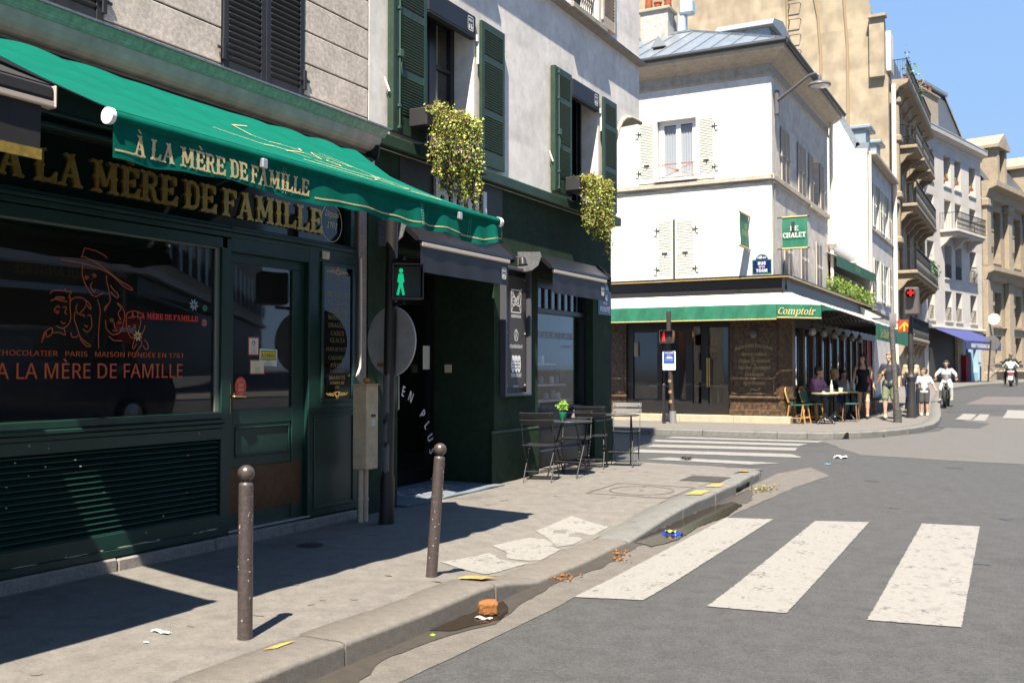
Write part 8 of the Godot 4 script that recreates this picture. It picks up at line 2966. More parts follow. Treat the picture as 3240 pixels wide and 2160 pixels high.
func furniture() -> void:
	rng.seed = 5
	bollard("brown metal bollard with ball top, nearest the camera", Vector3(-3.74, 0, -4.03), 0.915, true)
	bollard("brown metal bollard with ball top leaning right beside the white pavement marking", Vector3(-3.74, 0, -5.86), 0.915, true, Vector3(0.052, 0, -0.03))
	bollard("black bollard beside the signal pole in front of the café", Vector3(-8.16, 0.12, -23.32), 0.98, false, Vector3.ZERO, "black bollards")
	for q in [[-3.02, 29.73, 0.94, "nearer thin black bollard in front of the boy"], [-2.97, 31.3, 0.80, "thin black bollard at the boy's hand"], [-3.72, 37.9, 0.9, "first bollard behind the boy along the kerb"], [-3.75, 39.4, 0.9, "second bollard behind the boy along the kerb"], [-3.76, 66.0, 0.9, "left bollard in front of the blue shop far up the street"], [-3.19, 66.5, 0.9, "right bollard in front of the blue shop far up the street"]]:
		bollard(q[3], Vector3(q[0], gh(q[1]), -q[1]), q[2], false, Vector3(0.02 if q[1] > 60 else 0.0, 0, 0), "black bollards")
	var c := folding_chair()
	c.rotation.y = PI + 0.25
	copy(c, "folding_chair", "black folding chair on the far side of the plant table, its back lit", "", Vector3(-5.50, 0.075, -12.16), 0.28)
	copy(c, "folding_chair", "black folding chair back to back with the one at the plant table", "", Vector3(-5.44, 0.09, -12.60), PI + 0.3)
	copy(c, "folding_chair", "black folding chair standing at the street corner, last of the row", "", Vector3(-5.27, 0.10, -13.42), 0.3)
	var t := folding_table()
	copy(t, "folding_table", "round black folding table nearer the street corner", "", Vector3(-5.22, 0.09, -13.0), 0.35)
	var p := thing("potted_plant", "small leafy plant in a shiny green pot on the folding table", "plant", Vector3(-5.42, 0.777, -11.60))
	var mb := MB.new()
	mb.lathe([Vector2(0, 0.777), Vector2(0.036, 0.777), Vector2(0.05, 0.875), Vector2(0.052, 0.885), Vector2(0.046, 0.885), Vector2(0, 0.86)], Transform3D(Basis.IDENTITY, Vector3(-5.42, 0, -11.60)), 18)
	part(p, "pot", mb, M("pot_green", L(0.008, 0.17, 0.07), 0.2, {"coat": 0.6}))
	mb = MB.new()
	leaves(mb, 150, func(_i):
		var r := rng.randf_range(0.0, 0.085)
		var a := rng.randf() * TAU
		return Vector3(-5.42 + r * cos(a), 0.89 + rng.randf_range(0, 0.13) * (1.1 - r * 6.0) + 0.02, -11.60 + r * sin(a)), 0.032, [L(0.20, 0.36, 0.03), L(0.30, 0.45, 0.06), L(0.12, 0.26, 0.03)], -0.5)
	part(p, "foliage", mb, M("ivy_leaf", Color.WHITE, 0.55, {"vc": true})).set_meta("kind", "stuff")
	# meter box with pipes, cable and an orange left on it
	var u := thing("utility_box", "beige metal utility box on two pipes between the shop fronts", "utility box", Vector3(-5.6, 0, -7.6))
	mb = MB.new()
	mb.fb(-5.66, -5.50, 0.50, 1.28, 7.50, 7.685, 0.008)
	mb.fb(-5.67, -5.49, 1.281, 1.295, 7.49, 7.695, 0.004)
	part(u, "cabinet", mb, M("beige_metal", L(0.70, 0.54, 0.35), 0.6, {"tex": "fine", "ts": 2.0}))
	for s in [7.55, 7.63]:
		mb = MB.new()
		mb.tube([Vector3(-5.60, 0.0, -s), Vector3(-5.60, 0.5, -s)], 0.024, 10)
		mb.tube([Vector3(-5.60, 0.2, -s), Vector3(-5.60, 0.23, -s)], 0.029, 10)
		part(u, "pipe", mb, mats.beige_metal)
	mb = MB.new()
	mb.tube([Vector3(-5.79, 2.5, -7.79), Vector3(-5.785, 1.9, -7.79), Vector3(-5.785, 1.45, -7.78), Vector3(-5.76, 1.36, -7.70), Vector3(-5.66, 1.31, -7.60), Vector3(-5.62, 1.29, -7.58)], 0.014, 8)
	part(u, "conduit", mb, mats.cream_pipe)
	mb = MB.new()
	mb.fb(-5.499, -5.498, 0.985, 1.01, 7.57, 7.64)
	part(u, "dark_label", mb, mats.print_black)
	mb = MB.new()
	mb.fb(-5.499, -5.498, 0.90, 0.965, 7.575, 7.63)
	part(u, "white_label", mb, mats.paper)
	mb = MB.new()
	mb.ball(Vector3(-5.555, 1.325, -7.57), Vector3(0.031, 0.029, 0.031), 16)
	solo("orange", mb, M("orange_peel", L(0.62, 0.24, 0.02), 0.5), "orange fruit left on top of the utility box", "fruit", "", Vector3(-5.555, 1.296, -7.57))

func walking_man(mb: MB, xf: Transform3D, h: float) -> void:
	mb.prism(oval(0, h * 0.90, h * 0.075, h * 0.09, 12), 0.0, 0.0, xf)
	mb.prism(pv([-h * 0.09, h * 0.79, h * 0.08, h * 0.79, h * 0.12, h * 0.5, h * 0.06, h * 0.44, h * 0.14, 0.02 * h, h * 0.05, 0.0, -0.01 * h, h * 0.3, -h * 0.08, 0.0, -h * 0.17, 0.02 * h, -h * 0.07, h * 0.44, -h * 0.14, h * 0.5]), 0.0, 0.0, xf)

func signal_head(t: Node3D, at: Vector3, turn: float, w: float, h: float, lit: Material, dark: Material, green: bool) -> void:
	var b := Basis(Vector3.UP, turn)
	var mb := MB.new()
	var cas := M("signal_case", L(0.022, 0.022, 0.026), 0.4)
	mb.box(at - b.z * 0.10, Vector3(w, h, 0.18), b, 0.015)
	part(t, "signal_case", mb, cas)
	mb = MB.new()
	for k in [-1.0, 1.0]:
		mb.box(at + b.x * k * w * 0.5 + b.z * 0.03, Vector3(0.006, h * 1.02, 0.11), b)
		mb.box(at + b.y * k * h * 0.5 + b.z * 0.03, Vector3(w, 0.006, 0.11), b)
	part(t, "visor", mb, M("visor_grey", L(0.10, 0.095, 0.10), 0.4))
	for k in [-1.0, 1.0]:
		mb = MB.new()
		walking_man(mb, Transform3D(b, at + b.x * k * w * 0.22 - b.y * h * 0.40 + b.z * 0.0025), h * 0.8)
		part(t, "lit_figure" if (k < 0) else "dark_figure", mb, lit if k < 0 else dark)

func signals() -> void:
	rng.seed = 8
	var black := M("pole_black", L(0.020, 0.018, 0.019), 0.45, {"tex": "worn", "ts": 3.0})
	# pole by the doorway with the green man and the back of a round sign
	var t := thing("signal_pole", "black signal pole with a green walking man and the grey back of a round sign", "traffic signal", Vector3(-5.34, 0, -7.6))
	var foot := Vector3(-5.345, -0.02, -7.60)
	var top := Vector3(-5.30, 2.95, -7.62)
	var mb := MB.new()
	mb.tube([foot + (top - foot) * 0.14, top], 0.055, 18)
	part(t, "pole", mb, black)
	mb = MB.new()
	mb.tube([foot, foot + (top - foot) * 0.15, foot + (top - foot) * 0.16], [0.072, 0.068, 0.056], 18)
	for k in 3:
		pass
	part(t, "sleeve", mb, black)
	mb = MB.new()
	for q in [[0.17, 0.25, 0.6], [0.26, 0.32, 1.4], [0.33, 0.43, 2.2], [0.35, 0.47, 1.0]]:
		mb.sheet(8, 6, func(u, v):
			var a: float = 0.4 + q[2] * 0.5 + u * 1.9
			return foot.lerp(top, lerpf(q[0], q[1], v) + 0.006 * sin(u * 14.0)) + Vector3(cos(a), 0, sin(a)) * 0.0565)
	part(t, "tape", mb, M("grey_tape", L(0.17, 0.17, 0.18), 0.5, {"tex": "rough", "ts": 6.0}))
	mb = MB.new()
	var nb := Basis(Vector3.UP, deg_to_rad(-12.0))
	var dc := Vector3(-5.36, 1.69, -7.70)
	mb.lathe([Vector2(0, -0.008), Vector2(0.32, -0.008), Vector2(0.328, 0.0), Vector2(0.322, 0.012), Vector2(0, 0.012)], Transform3D(nb * Basis(Vector3(1, 0, 0), PI / 2), dc), 48)
	var ds := part(t, "sign_disc", mb, M("sign_back", L(0.46, 0.46, 0.465), 0.45, {"tex": "fine", "ts": 1.5}))
	mb = MB.new()
	mb.box(dc + nb * Vector3(-0.13, -0.22, 0.013), Vector3(0.11, 0.035, 0.002), nb)
	part(ds, "sticker", mb, M("sticker_orange", L(0.30, 0.12, 0.02), 0.6))
	mb = MB.new()
	for y in [2.42, 2.02]:
		mb.bar(Vector3(-5.29, y, -7.60), Vector3(-5.12, y + 0.02, -7.55), 0.03, 0.03)
	part(t, "bracket", mb, black)
	var grn := M("lamp_green", L(0.0, 0.4, 0.25), 0.5, {"emit": Color(0.02, 0.75, 0.50), "e": 0.30})
	signal_head(t, Vector3(-5.05, 2.22, -7.50), deg_to_rad(38), 0.27, 0.31, grn, M("lamp_off", L(0.0, 0.035, 0.022), 0.4), true)
	# pole across the side street with a red man and a poster
	t = thing("signal_pole", "brown taped signal pole with a red man and a blue poster", "traffic signal", Vector3(-8.0, 0.12, -23.42))
	var brn := M("pole_brown", L(0.055, 0.042, 0.038), 0.5, {"tex": "worn", "ts": 3.0})
	mb = MB.new()
	mb.tube([Vector3(-7.96, 0.3, -23.42), Vector3(-8.02, 1.3, -23.42), Vector3(-8.06, 2.0, -23.42), Vector3(-8.06, 2.86, -23.42)], 0.058, 14)
	part(t, "pole", mb, brn)
	mb = MB.new()
	mb.tube([Vector3(-7.955, 0.1, -23.42), Vector3(-7.965, 0.42, -23.42)], 0.082, 14)
	part(t, "sleeve", mb, M("sleeve_steel", L(0.30, 0.31, 0.32), 0.4, {"metal": 0.5}))
	for y in [0.62, 0.86, 1.12]:
		mb = MB.new()
		mb.tube([Vector3(-7.965 - 0.05 * y, y, -23.42), Vector3(-7.97 - 0.05 * y, y + 0.07, -23.42)], 0.064, 14)
		part(t, "tape", mb, M("tan_tape", L(0.42, 0.25, 0.11), 0.6, {"tex": "worn", "ts": 5.0}))
	signal_head(t, Vector3(-8.07, 2.24, -23.30), 0.12, 0.33, 0.30, M("lamp_red", L(0.5, 0.02, 0.02), 0.5, {"emit": Color(0.9, 0.03, 0.06), "e": 0.4}), M("lamp_off2", L(0.03, 0.032, 0.034), 0.4), false)
	mb = MB.new()
	mb.box(Vector3(-8.03, 1.655, -23.35), Vector3(0.32, 0.46, 0.012), Basis(Vector3.UP, 0.1))
	var po := part(t, "poster", mb, M("poster_white", L(0.66, 0.70, 0.72), 0.6))
	mb = MB.new()
	mb.box(Vector3(-8.028, 1.73, -23.342), Vector3(0.27, 0.29, 0.004), Basis(Vector3.UP, 0.1))
	part(po, "blue_field", mb, M("poster_blue", L(0.012, 0.06, 0.28), 0.6))
	mb = MB.new()
	var pf := Transform3D(Basis(Vector3.UP, 0.1), Vector3(-8.027, 0, -23.338))
	text(mb, "-50%", 0.055, pf.translated_local(Vector3(0, 1.70, 0)), {"bold": true})
	text(mb, "VENTE PRIVÉE", 0.024, pf.translated_local(Vector3(0, 1.83, 0)), {"bold": true, "w": 0.22})
	text(mb, "jusqu’à", 0.02, pf.translated_local(Vector3(0, 1.78, 0)))
	text(mb, "sur tout le magasin", 0.016, pf.translated_local(Vector3(0, 1.655, 0)), {"w": 0.2})
	part(po, "poster_lettering", mb, M("print_white", L(0.75, 0.75, 0.75), 0.6))
	# leaning grey post at the café corner
	t = thing("leaning_post", "scuffed grey steel post leaning left at the café pavement corner", "post", Vector3(-3.15, 0.12, -26.44))
	mb = MB.new()
	mb.tube([Vector3(-3.15, 0.1, -26.44), Vector3(-3.16, 0.44, -26.44), Vector3(-3.165, 0.46, -26.44)], [0.105, 0.098, 0.07], 16)
	part(t, "sleeve", mb, M("scuffed_steel", L(0.14, 0.135, 0.13), 0.5, {"tex": "chip2", "lo": 0.35, "hi": 1.0, "sq": 2, "ts": 2.0}))
	mb = MB.new()
	mb.tube([Vector3(-3.165, 0.4, -26.44), Vector3(-3.27, 2.52, -26.44)], 0.066, 16)
	part(t, "pole", mb, M("post_grey", L(0.19, 0.175, 0.165), 0.5, {"tex": "chip2", "lo": 0.35, "hi": 1.0, "sq": 2, "ts": 2.0}))
	mb = MB.new()
	mb.box(Vector3(-3.24, 2.66, -26.5), Vector3(0.3, 0.38, 0.02), Basis(Vector3.UP, -0.9))
	part(t, "sign_back", mb, M("sign_back2", L(0.30, 0.29, 0.30), 0.4))
	# ornate lamp-post foot that carries the red signal
	t = thing("traffic_light", "ornate grey post with a red cross traffic signal at the far kerb", "traffic light", Vector3(-3.1, 0.12, -29.0))
	mb = MB.new()
	mb.lathe([Vector2(0.13, 0.1), Vector2(0.13, 0.5), Vector2(0.10, 0.56), Vector2(0.11, 0.8), Vector2(0.10, 1.15), Vector2(0.14, 1.2), Vector2(0.14, 1.26), Vector2(0.07, 1.36), Vector2(0.095, 1.5), Vector2(0.085, 1.7), Vector2(0.07, 1.85), Vector2(0.10, 1.95), Vector2(0.07, 2.05), Vector2(0.055, 2.9), Vector2(0, 2.9)], Transform3D(Basis.IDENTITY, Vector3(-3.1, 0, -29.0)), 16)
	part(t, "post", mb, M("post_dark", L(0.03, 0.028, 0.03), 0.5))
	mb = MB.new()
	mb.box(Vector3(-3.03, 3.28, -28.75), Vector3(0.36, 0.74, 0.22), Basis.IDENTITY, 0.03)
	part(t, "signal_case", mb, M("case_brown", L(0.085, 0.07, 0.07), 0.5))
	mb = MB.new()
	mb.lathe([Vector2(0, 0.0), Vector2(0.125, 0.0), Vector2(0.125, 0.18), Vector2(0.118, 0.18), Vector2(0.118, 0.01)], Transform3D(Basis(Vector3(1, 0, 0), PI / 2), Vector3(-3.05, 3.48, -28.64)), 20)
	part(t, "visor", mb, mats.signal_case)
	mb = MB.new()
	var cr := pv([])
	for q in [[0.03, 0.03, 0.09, 0.03], [0.09, -0.03, 0.03, -0.03], [0.03, -0.09, -0.03, -0.09], [-0.03, -0.03, -0.09, -0.03], [-0.09, 0.03, -0.03, 0.03], [-0.03, 0.09, 0.03, 0.09]]:
		cr.append(Vector2(q[0], q[1]))
		cr.append(Vector2(q[2], q[3]))
	mb.prism(cr, 0.0, 0.004, FZ(-3.05, 3.50, 28.62))
	part(t, "red_cross", mb, M("lamp_red_cross", L(0.6, 0.03, 0.03), 0.5, {"emit": Color(1.0, 0.10, 0.08), "e": 0.55}))
	mb = MB.new()
	mb.box(Vector3(-3.46, 2.71, -30.9), Vector3(0.38, 0.36, 0.03))
	var sg := thing("road_sign", "red and yellow arrow sign above the café terrace kerb", "road sign", Vector3(-3.46, 2.5, -30.9))
	part(sg, "panel", mb, M("panel_red", L(0.32, 0.03, 0.015), 0.5))
	mb = MB.new()
	mb.prism(pv([-0.15, -0.06, 0.0, 0.12, 0.02, 0.12, 0.02, -0.16, -0.03, -0.16, -0.03, 0.03, -0.13, -0.12]), 0.0, 0.004, FZ(-3.47, 2.71, 30.883))
	mb.prism(pv([0.03, 0.12, 0.16, -0.04, 0.16, -0.12, 0.03, 0.04]), 0.0, 0.004, FZ(-3.47, 2.71, 30.883))
	part(sg, "arrow", mb, M("arrow_yellow", L(0.70, 0.38, 0.02), 0.5))
	mb = MB.new()
	mb.tube([Vector3(-3.3, 0.1, -30.95), Vector3(-3.3, 2.9, -30.95)], 0.04, 8)
	part(sg, "post", mb, mats.post_dark)
	# wall lamp at the café corner
	t = thing("street_lamp", "grey street lamp with a round head on an arm from the white corner", "street lamp", Vector3(-5.74, 8.1, -24.62))
	mb = MB.new()
	mb.box(Vector3(-5.70, 8.08, -24.85), Vector3(0.10, 0.62, 0.14), Basis.IDENTITY, 0.02)
	mb.tube([Vector3(-5.68, 8.12, -24.82), Vector3(-5.2, 8.36, -24.62), Vector3(-4.85, 8.55, -24.5), Vector3(-4.68, 8.58, -24.48), Vector3(-4.60, 8.50, -24.47), Vector3(-4.60, 8.40, -24.47)], [0.045, 0.04, 0.035, 0.032, 0.05, 0.05], 10)
	part(t, "arm", mb, M("lamp_grey", L(0.10, 0.095, 0.10), 0.45))
	mb = MB.new()
	mb.lathe([Vector2(0, 0.13), Vector2(0.06, 0.12), Vector2(0.25, 0.05), Vector2(0.27, 0.0), Vector2(0.25, -0.02), Vector2(0, -0.02)], Transform3D(Basis.IDENTITY, Vector3(-4.60, 8.27, -24.47)), 24)
	part(t, "head", mb, mats.lamp_grey)
	mb = MB.new()
	mb.lathe([Vector2(0, -0.05), Vector2(0.12, -0.045), Vector2(0.22, -0.022), Vector2(0, -0.0205)], Transform3D(Basis.IDENTITY, Vector3(-4.60, 8.27, -24.47)), 24)
	part(t, "lens", mb, M("lens_grey", L(0.45, 0.44, 0.42), 0.15))
	# far end: back of a round sign, kerb railing, board lamp bracket
	t = thing("traffic_sign", "grey back of a round traffic sign in front of the cream stone building", "traffic sign", Vector3(-2.5, 0.75, -62.5))
	mb = MB.new()
	mb.tube([Vector3(-2.62, 0.7, -62.5), Vector3(-2.45, 3.1, -62.5)], 0.045, 8)
	part(t, "post", mb, mats.post_dark)
	mb = MB.new()
	mb.lathe([Vector2(0, -0.01), Vector2(0.42, -0.01), Vector2(0.42, 0.01), Vector2(0, 0.01)], Transform3D(Basis(Vector3(1, 0, 0), PI / 2), Vector3(-2.4, 2.95, -62.55)), 24)
	part(t, "sign_disc", mb, M("sign_dark", L(0.10, 0.10, 0.105), 0.5))
	t = thing("kerb_railing", "low black pedestrian railing with a crossed frame at the far bend", "railing", Vector3(-2.3, 0.75, -66.0))
	mb = MB.new()
	for q in [[-2.75, 0.0, -2.75, 0.95], [-1.95, 0.0, -1.95, 0.95], [-2.75, 0.95, -1.95, 0.95], [-2.75, 0.1, -1.95, 0.9], [-1.95, 0.1, -2.75, 0.9]]:
		mb.tube([Vector3(q[0], 0.74 + q[1], -66.0), Vector3(q[2], 0.74 + q[3], -66.0)], 0.022, 6)
	part(t, "frame", mb, mats.post_dark)

func litter() -> void:
	rng.seed = 99
	var mb := MB.new()
	# crumbly block in the gutter
	var nz := FastNoiseLite.new()
	nz.seed = 3
	nz.frequency = 14.0
	mb.ball(Vector3.ZERO, Vector3.ONE, 36)
	for i in mb.v.size():
		var p := mb.v[i]
		var q := Vector3(signf(p.x) * pow(absf(p.x), 0.45), signf(p.y) * pow(absf(p.y), 0.45), signf(p.z) * pow(absf(p.z), 0.5)) * Vector3(0.062, 0.045, 0.05)
		q *= 1.0 + 0.16 * nz.get_noise_3dv(q * 2.0) + 0.05 * nz.get_noise_3dv(q * 9.0)
		if q.y > 0.0 and q.x < -0.01:
			q.y *= 0.88
		mb.v[i] = Basis(Vector3.UP, 0.5) * q + Vector3(-3.10, -0.075, -5.52)
	for i in range(0, mb.v.size(), 3):
		var nn := (mb.v[i + 2] - mb.v[i]).cross(mb.v[i + 1] - mb.v[i]).normalized()
		for k in 3:
			mb.n[i + k] = nn
	solo("crumbled_block", mb, M("rust_foam", L(0.30, 0.12, 0.032), 0.9, {"tex": "rough", "ts": 8.0, "bump": "rough", "bs": 0.4}), "rust brown crumbling block lying in the gutter by the kerb", "rubble", "", Vector3(-3.10, -0.12, -5.52))
	mb = MB.new()
	mb.sheet(6, 3, func(u, v): return Vector3(-3.12 + 0.11 * u, -0.113 + 0.006 * sin(u * 9.0), -5.42 + 0.035 * v), 0.002)
	solo("paper_scrap", mb, mats.paper, "white paper scrap under the rust brown block", "litter", "", Vector3(-3.06, -0.12, -5.42))
	# blue crisp packet in the puddle
	var t := thing("snack_packet", "crumpled blue and yellow snack packet in the gutter puddle", "litter", Vector3(-3.03, -0.1, -8.8))
	mb = MB.new()
	mb.sheet(18, 10, func(u, v): return Vector3(-3.11 + 0.17 * u + 0.02 * v, -0.10 + 0.030 * sin(PI * v) * (0.7 + 0.3 * sin(u * 19.0)) + 0.008 * sin(u * 40.0 + v * 11.0), -8.80 - 0.11 * v + 0.012 * sin(u * 13.0)), 0.002)
	part(t, "packet", mb, M("foil_blue", L(0.01, 0.05, 0.42), 0.25, {"metal": 0.3}))
	mb = MB.new()
	mb.sheet(10, 4, func(u, v): return Vector3(-3.08 + 0.09 * u, -0.064 + 0.010 * sin(u * 9.0 + v * 5.0), -8.82 - 0.05 * v), 0.001)
	part(t, "yellow_print", mb, M("foil_yellow", L(0.62, 0.50, 0.05), 0.35))
	var at := func(x: float, s: float, w: float, d: float, h: float) -> MB:
		var m2 := MB.new()
		m2.sheet(8, 5, func(u, v): return Vector3(x + w * (u - 0.5) + 0.2 * w * sin(v * 7.0) * 0.3, (pave(x, s) if x < -3.5 and s < 14 else road_y(x, s)) + 0.006 + h * absf(sin(u * 5.0 + v * 4.0)), -s - d * (v - 0.5) - 0.15 * d * sin(u * 6.0)), 0.001)
		return m2
	solo("tissue", at.call(-4.22, 3.90, 0.13, 0.03, 0.008), M("tissue_blue", L(0.62, 0.72, 0.72), 0.8), "pale blue strip of tissue on the near pavement", "litter", "", Vector3(-4.22, 0.005, -3.90))
	solo("paper_scrap", at.call(-4.13, 3.72, 0.03, 0.012, 0.004), mats.paper, "tiny white scrap nearer the camera than the tissue strip", "litter", "", Vector3(-4.13, 0.005, -3.72))
	solo("plastic_wrapper", at.call(-2.89, 16.9, 0.20, 0.25, 0.03), M("wrapper_white", L(0.72, 0.76, 0.74), 0.6), "white plastic wrapper lying on the road in the crossing", "litter", "", Vector3(-2.89, -0.03, -16.9))
	solo("scrap", at.call(-2.86, 15.6, 0.09, 0.1, 0.01), M("wrapper_blue", L(0.03, 0.42, 0.58), 0.5), "small turquoise scrap on the road near the white wrapper", "litter", "", Vector3(-2.86, -0.03, -15.6))
	solo("black_glove", at.call(-5.0, 15.35, 0.17, 0.18, 0.05), M("glove_black", L(0.015, 0.015, 0.016), 0.8), "crumpled black glove on the side street crossing", "litter", "", Vector3(-5.0, -0.02, -15.35))
	solo("lime_peel", at.call(-3.15, 4.95, 0.03, 0.03, 0.006), M("lime", L(0.25, 0.42, 0.03), 0.5), "bit of lime peel in the gutter beside the kerb", "litter", "", Vector3(-3.15, -0.12, -4.95))
	for q in [[-3.17, 6.72, 26, "heap of rust brown crumbs at the kerb joint by the lowered crossing"], [-3.1, 7.75, 14, "rust brown crumbs in the gutter past the kerb joint"], [-2.98, 7.5, 10, "scattered rust crumbs on the gutter edge"]]:
		mb = MB.new()
		for k in q[2]:
			mb.box(Vector3(q[0] + rng.randfn(0.0, 0.045), road_y(q[0], q[1]) + 0.012 + rng.randf() * 0.018, -q[1] + rng.randfn(0.0, 0.055)), Vector3(0.013, 0.010, 0.016) * rng.randf_range(0.5, 1.5), Basis(Vector3(1, 2, 0.5).normalized(), rng.randf() * 6.0))
		solo("crumbs", mb, M("rust_foam", L(0.30, 0.12, 0.032), 0.9), q[3], "rubble", "", Vector3(q[0], road_y(q[0], q[1]), -q[1])).set_meta("kind", "stuff")
	mb = MB.new()
	leaves(mb, 150, func(_i): return Vector3(-3.03 + rng.randfn(0.0, 0.075), road_y(-3, 12.3) + 0.01 + 0.03 * rng.randf(), -12.25 + rng.randfn(0.0, 0.14)), 0.036, [L(0.22, 0.17, 0.08), L(0.12, 0.15, 0.05), L(0.3, 0.26, 0.18), L(0.10, 0.07, 0.04)])
	solo("dry_leaves", mb, M("ivy_leaf", Color.WHITE, 0.55, {"vc": true}), "small heap of dry leaves in front of the kerb drain", "leaves", "", Vector3(-2.98, -0.05, -12.25)).set_meta("kind", "stuff")

# ---------------- people: one smooth skin over tapered limbs ----------------
# bones [from, to, radius, radius] joined by a smooth minimum and meshed as surface nets with cells of h
func skin(mb: MB, bones: Array, h: float, k: float, cut = null) -> void:
	var f := {}
	for b in bones:
		var a: Vector3 = b[0]
		var c: Vector3 = b[1]
		var m: float = max(b[2], b[3]) + k + 2.5 * h
		var lo := Vector3i(((a.min(c) - Vector3.ONE * m) / h).floor())
		var hi := Vector3i(((a.max(c) + Vector3.ONE * m) / h).ceil())
		var ac := c - a
		var l2: float = max(ac.length_squared(), 1e-9)
		for x in range(lo.x, hi.x + 1):
			for y in range(lo.y, hi.y + 1):
				for z in range(lo.z, hi.z + 1):
					var p := Vector3(x, y, z) * h
					var t := clampf((p - a).dot(ac) / l2, 0.0, 1.0)
					var d: float = p.distance_to(a + ac * t) - lerpf(b[2], b[3], t)
					if d > m:
						continue
					var key := Vector3i(x, y, z)
					if f.has(key):
						var e: float = f[key]
						var w := clampf(0.5 + 0.5 * (e - d) / k, 0.0, 1.0)
						d = lerpf(e, d, w) - k * w * (1.0 - w)
					f[key] = d
	if cut != null:
		for key in f:
			f[key] = max(f[key], cut.call(Vector3(key) * h))
	var vs := {}
	var g := func(q: Vector3i) -> float: return f.get(q, 1.0)
	for key in f:
		var s := Vector3.ZERO
		var n := 0
		var v := []
		for i in 8:
			v.append(g.call(key + Vector3i(i & 1, (i >> 1) & 1, i >> 2)))
		for i in 8:
			for ax in [1, 2, 4]:
				if not i & ax and (v[i] < 0.0) != (v[i | ax] < 0.0):
					var t: float = v[i] / (v[i] - v[i | ax])
					s += Vector3(i & 1, (i >> 1) & 1, i >> 2).lerp(Vector3((i | ax) & 1, ((i | ax) >> 1) & 1, (i | ax) >> 2), t)
					n += 1
		if n:
			vs[key] = (Vector3(key) + s / n) * h
	var nr := {}
	var quads := []
	for key in f:
		var d0: float = f[key]
		for ax in 3:
			var e := Vector3i.ZERO
			e[ax] = 1
			if (d0 < 0.0) == (g.call(key + e) < 0.0):
				continue
			var u := Vector3i.ZERO
			var w := Vector3i.ZERO
			u[(ax + 1) % 3] = 1
			w[(ax + 2) % 3] = 1
			var q := [key - u - w, key - w, key, key - u]
			if not (vs.has(q[0]) and vs.has(q[1]) and vs.has(q[2]) and vs.has(q[3])):
				continue
			if d0 >= 0.0:
				q.reverse()
			var nn: Vector3 = (vs[q[2]] - vs[q[0]]).cross(vs[q[3]] - vs[q[1]])
			for i in 4:
				nr[q[i]] = nr.get(q[i], Vector3.ZERO) + nn
			quads.append(q)
	for q in quads:
		var n0: Vector3 = nr[q[0]].normalized()
		var n1: Vector3 = nr[q[1]].normalized()
		var n2: Vector3 = nr[q[2]].normalized()
		var n3: Vector3 = nr[q[3]].normalized()
		mb.ntri(vs[q[0]], vs[q[1]], vs[q[2]], n0, n1, n2)
		mb.ntri(vs[q[0]], vs[q[2]], vs[q[3]], n0, n2, n3)

func hand(mb: MB, wr: Vector3, dir: Vector3, side: Vector3, curl: float) -> void:
	# palm with four unequal fingers and a thumb from its side; the palm's normal is where the fingers curl to
	var nn := dir.cross(side).normalized()
	side = nn.cross(dir).normalized()
	var b := [[wr, wr + dir * 0.05, 0.024, 0.026]]
	for i in 4:
		var o := (i - 1.5) * 0.019
		var p := wr + dir * 0.075 + side * o
		b.append([wr + dir * 0.03 + side * o * 0.8, p, 0.014, 0.0115])
		var len: float = [0.062, 0.074, 0.068, 0.052][i]
		var d2 := (dir + nn * curl).normalized()
		var q := p + d2 * len * 0.5
		b.append([p, q, 0.0105, 0.009])
		b.append([q, q + (d2 + nn * curl * 1.3).normalized() * len * 0.5, 0.009, 0.0075])
	b.append([wr + dir * 0.02 - side * 0.02, wr + dir * 0.055 - side * 0.05 + nn * 0.01, 0.013, 0.011])
	b.append([wr + dir * 0.055 - side * 0.05 + nn * 0.01, wr + dir * 0.085 - side * 0.05 + nn * 0.025, 0.0105, 0.009])
	skin(mb, b, 0.006, 0.006)

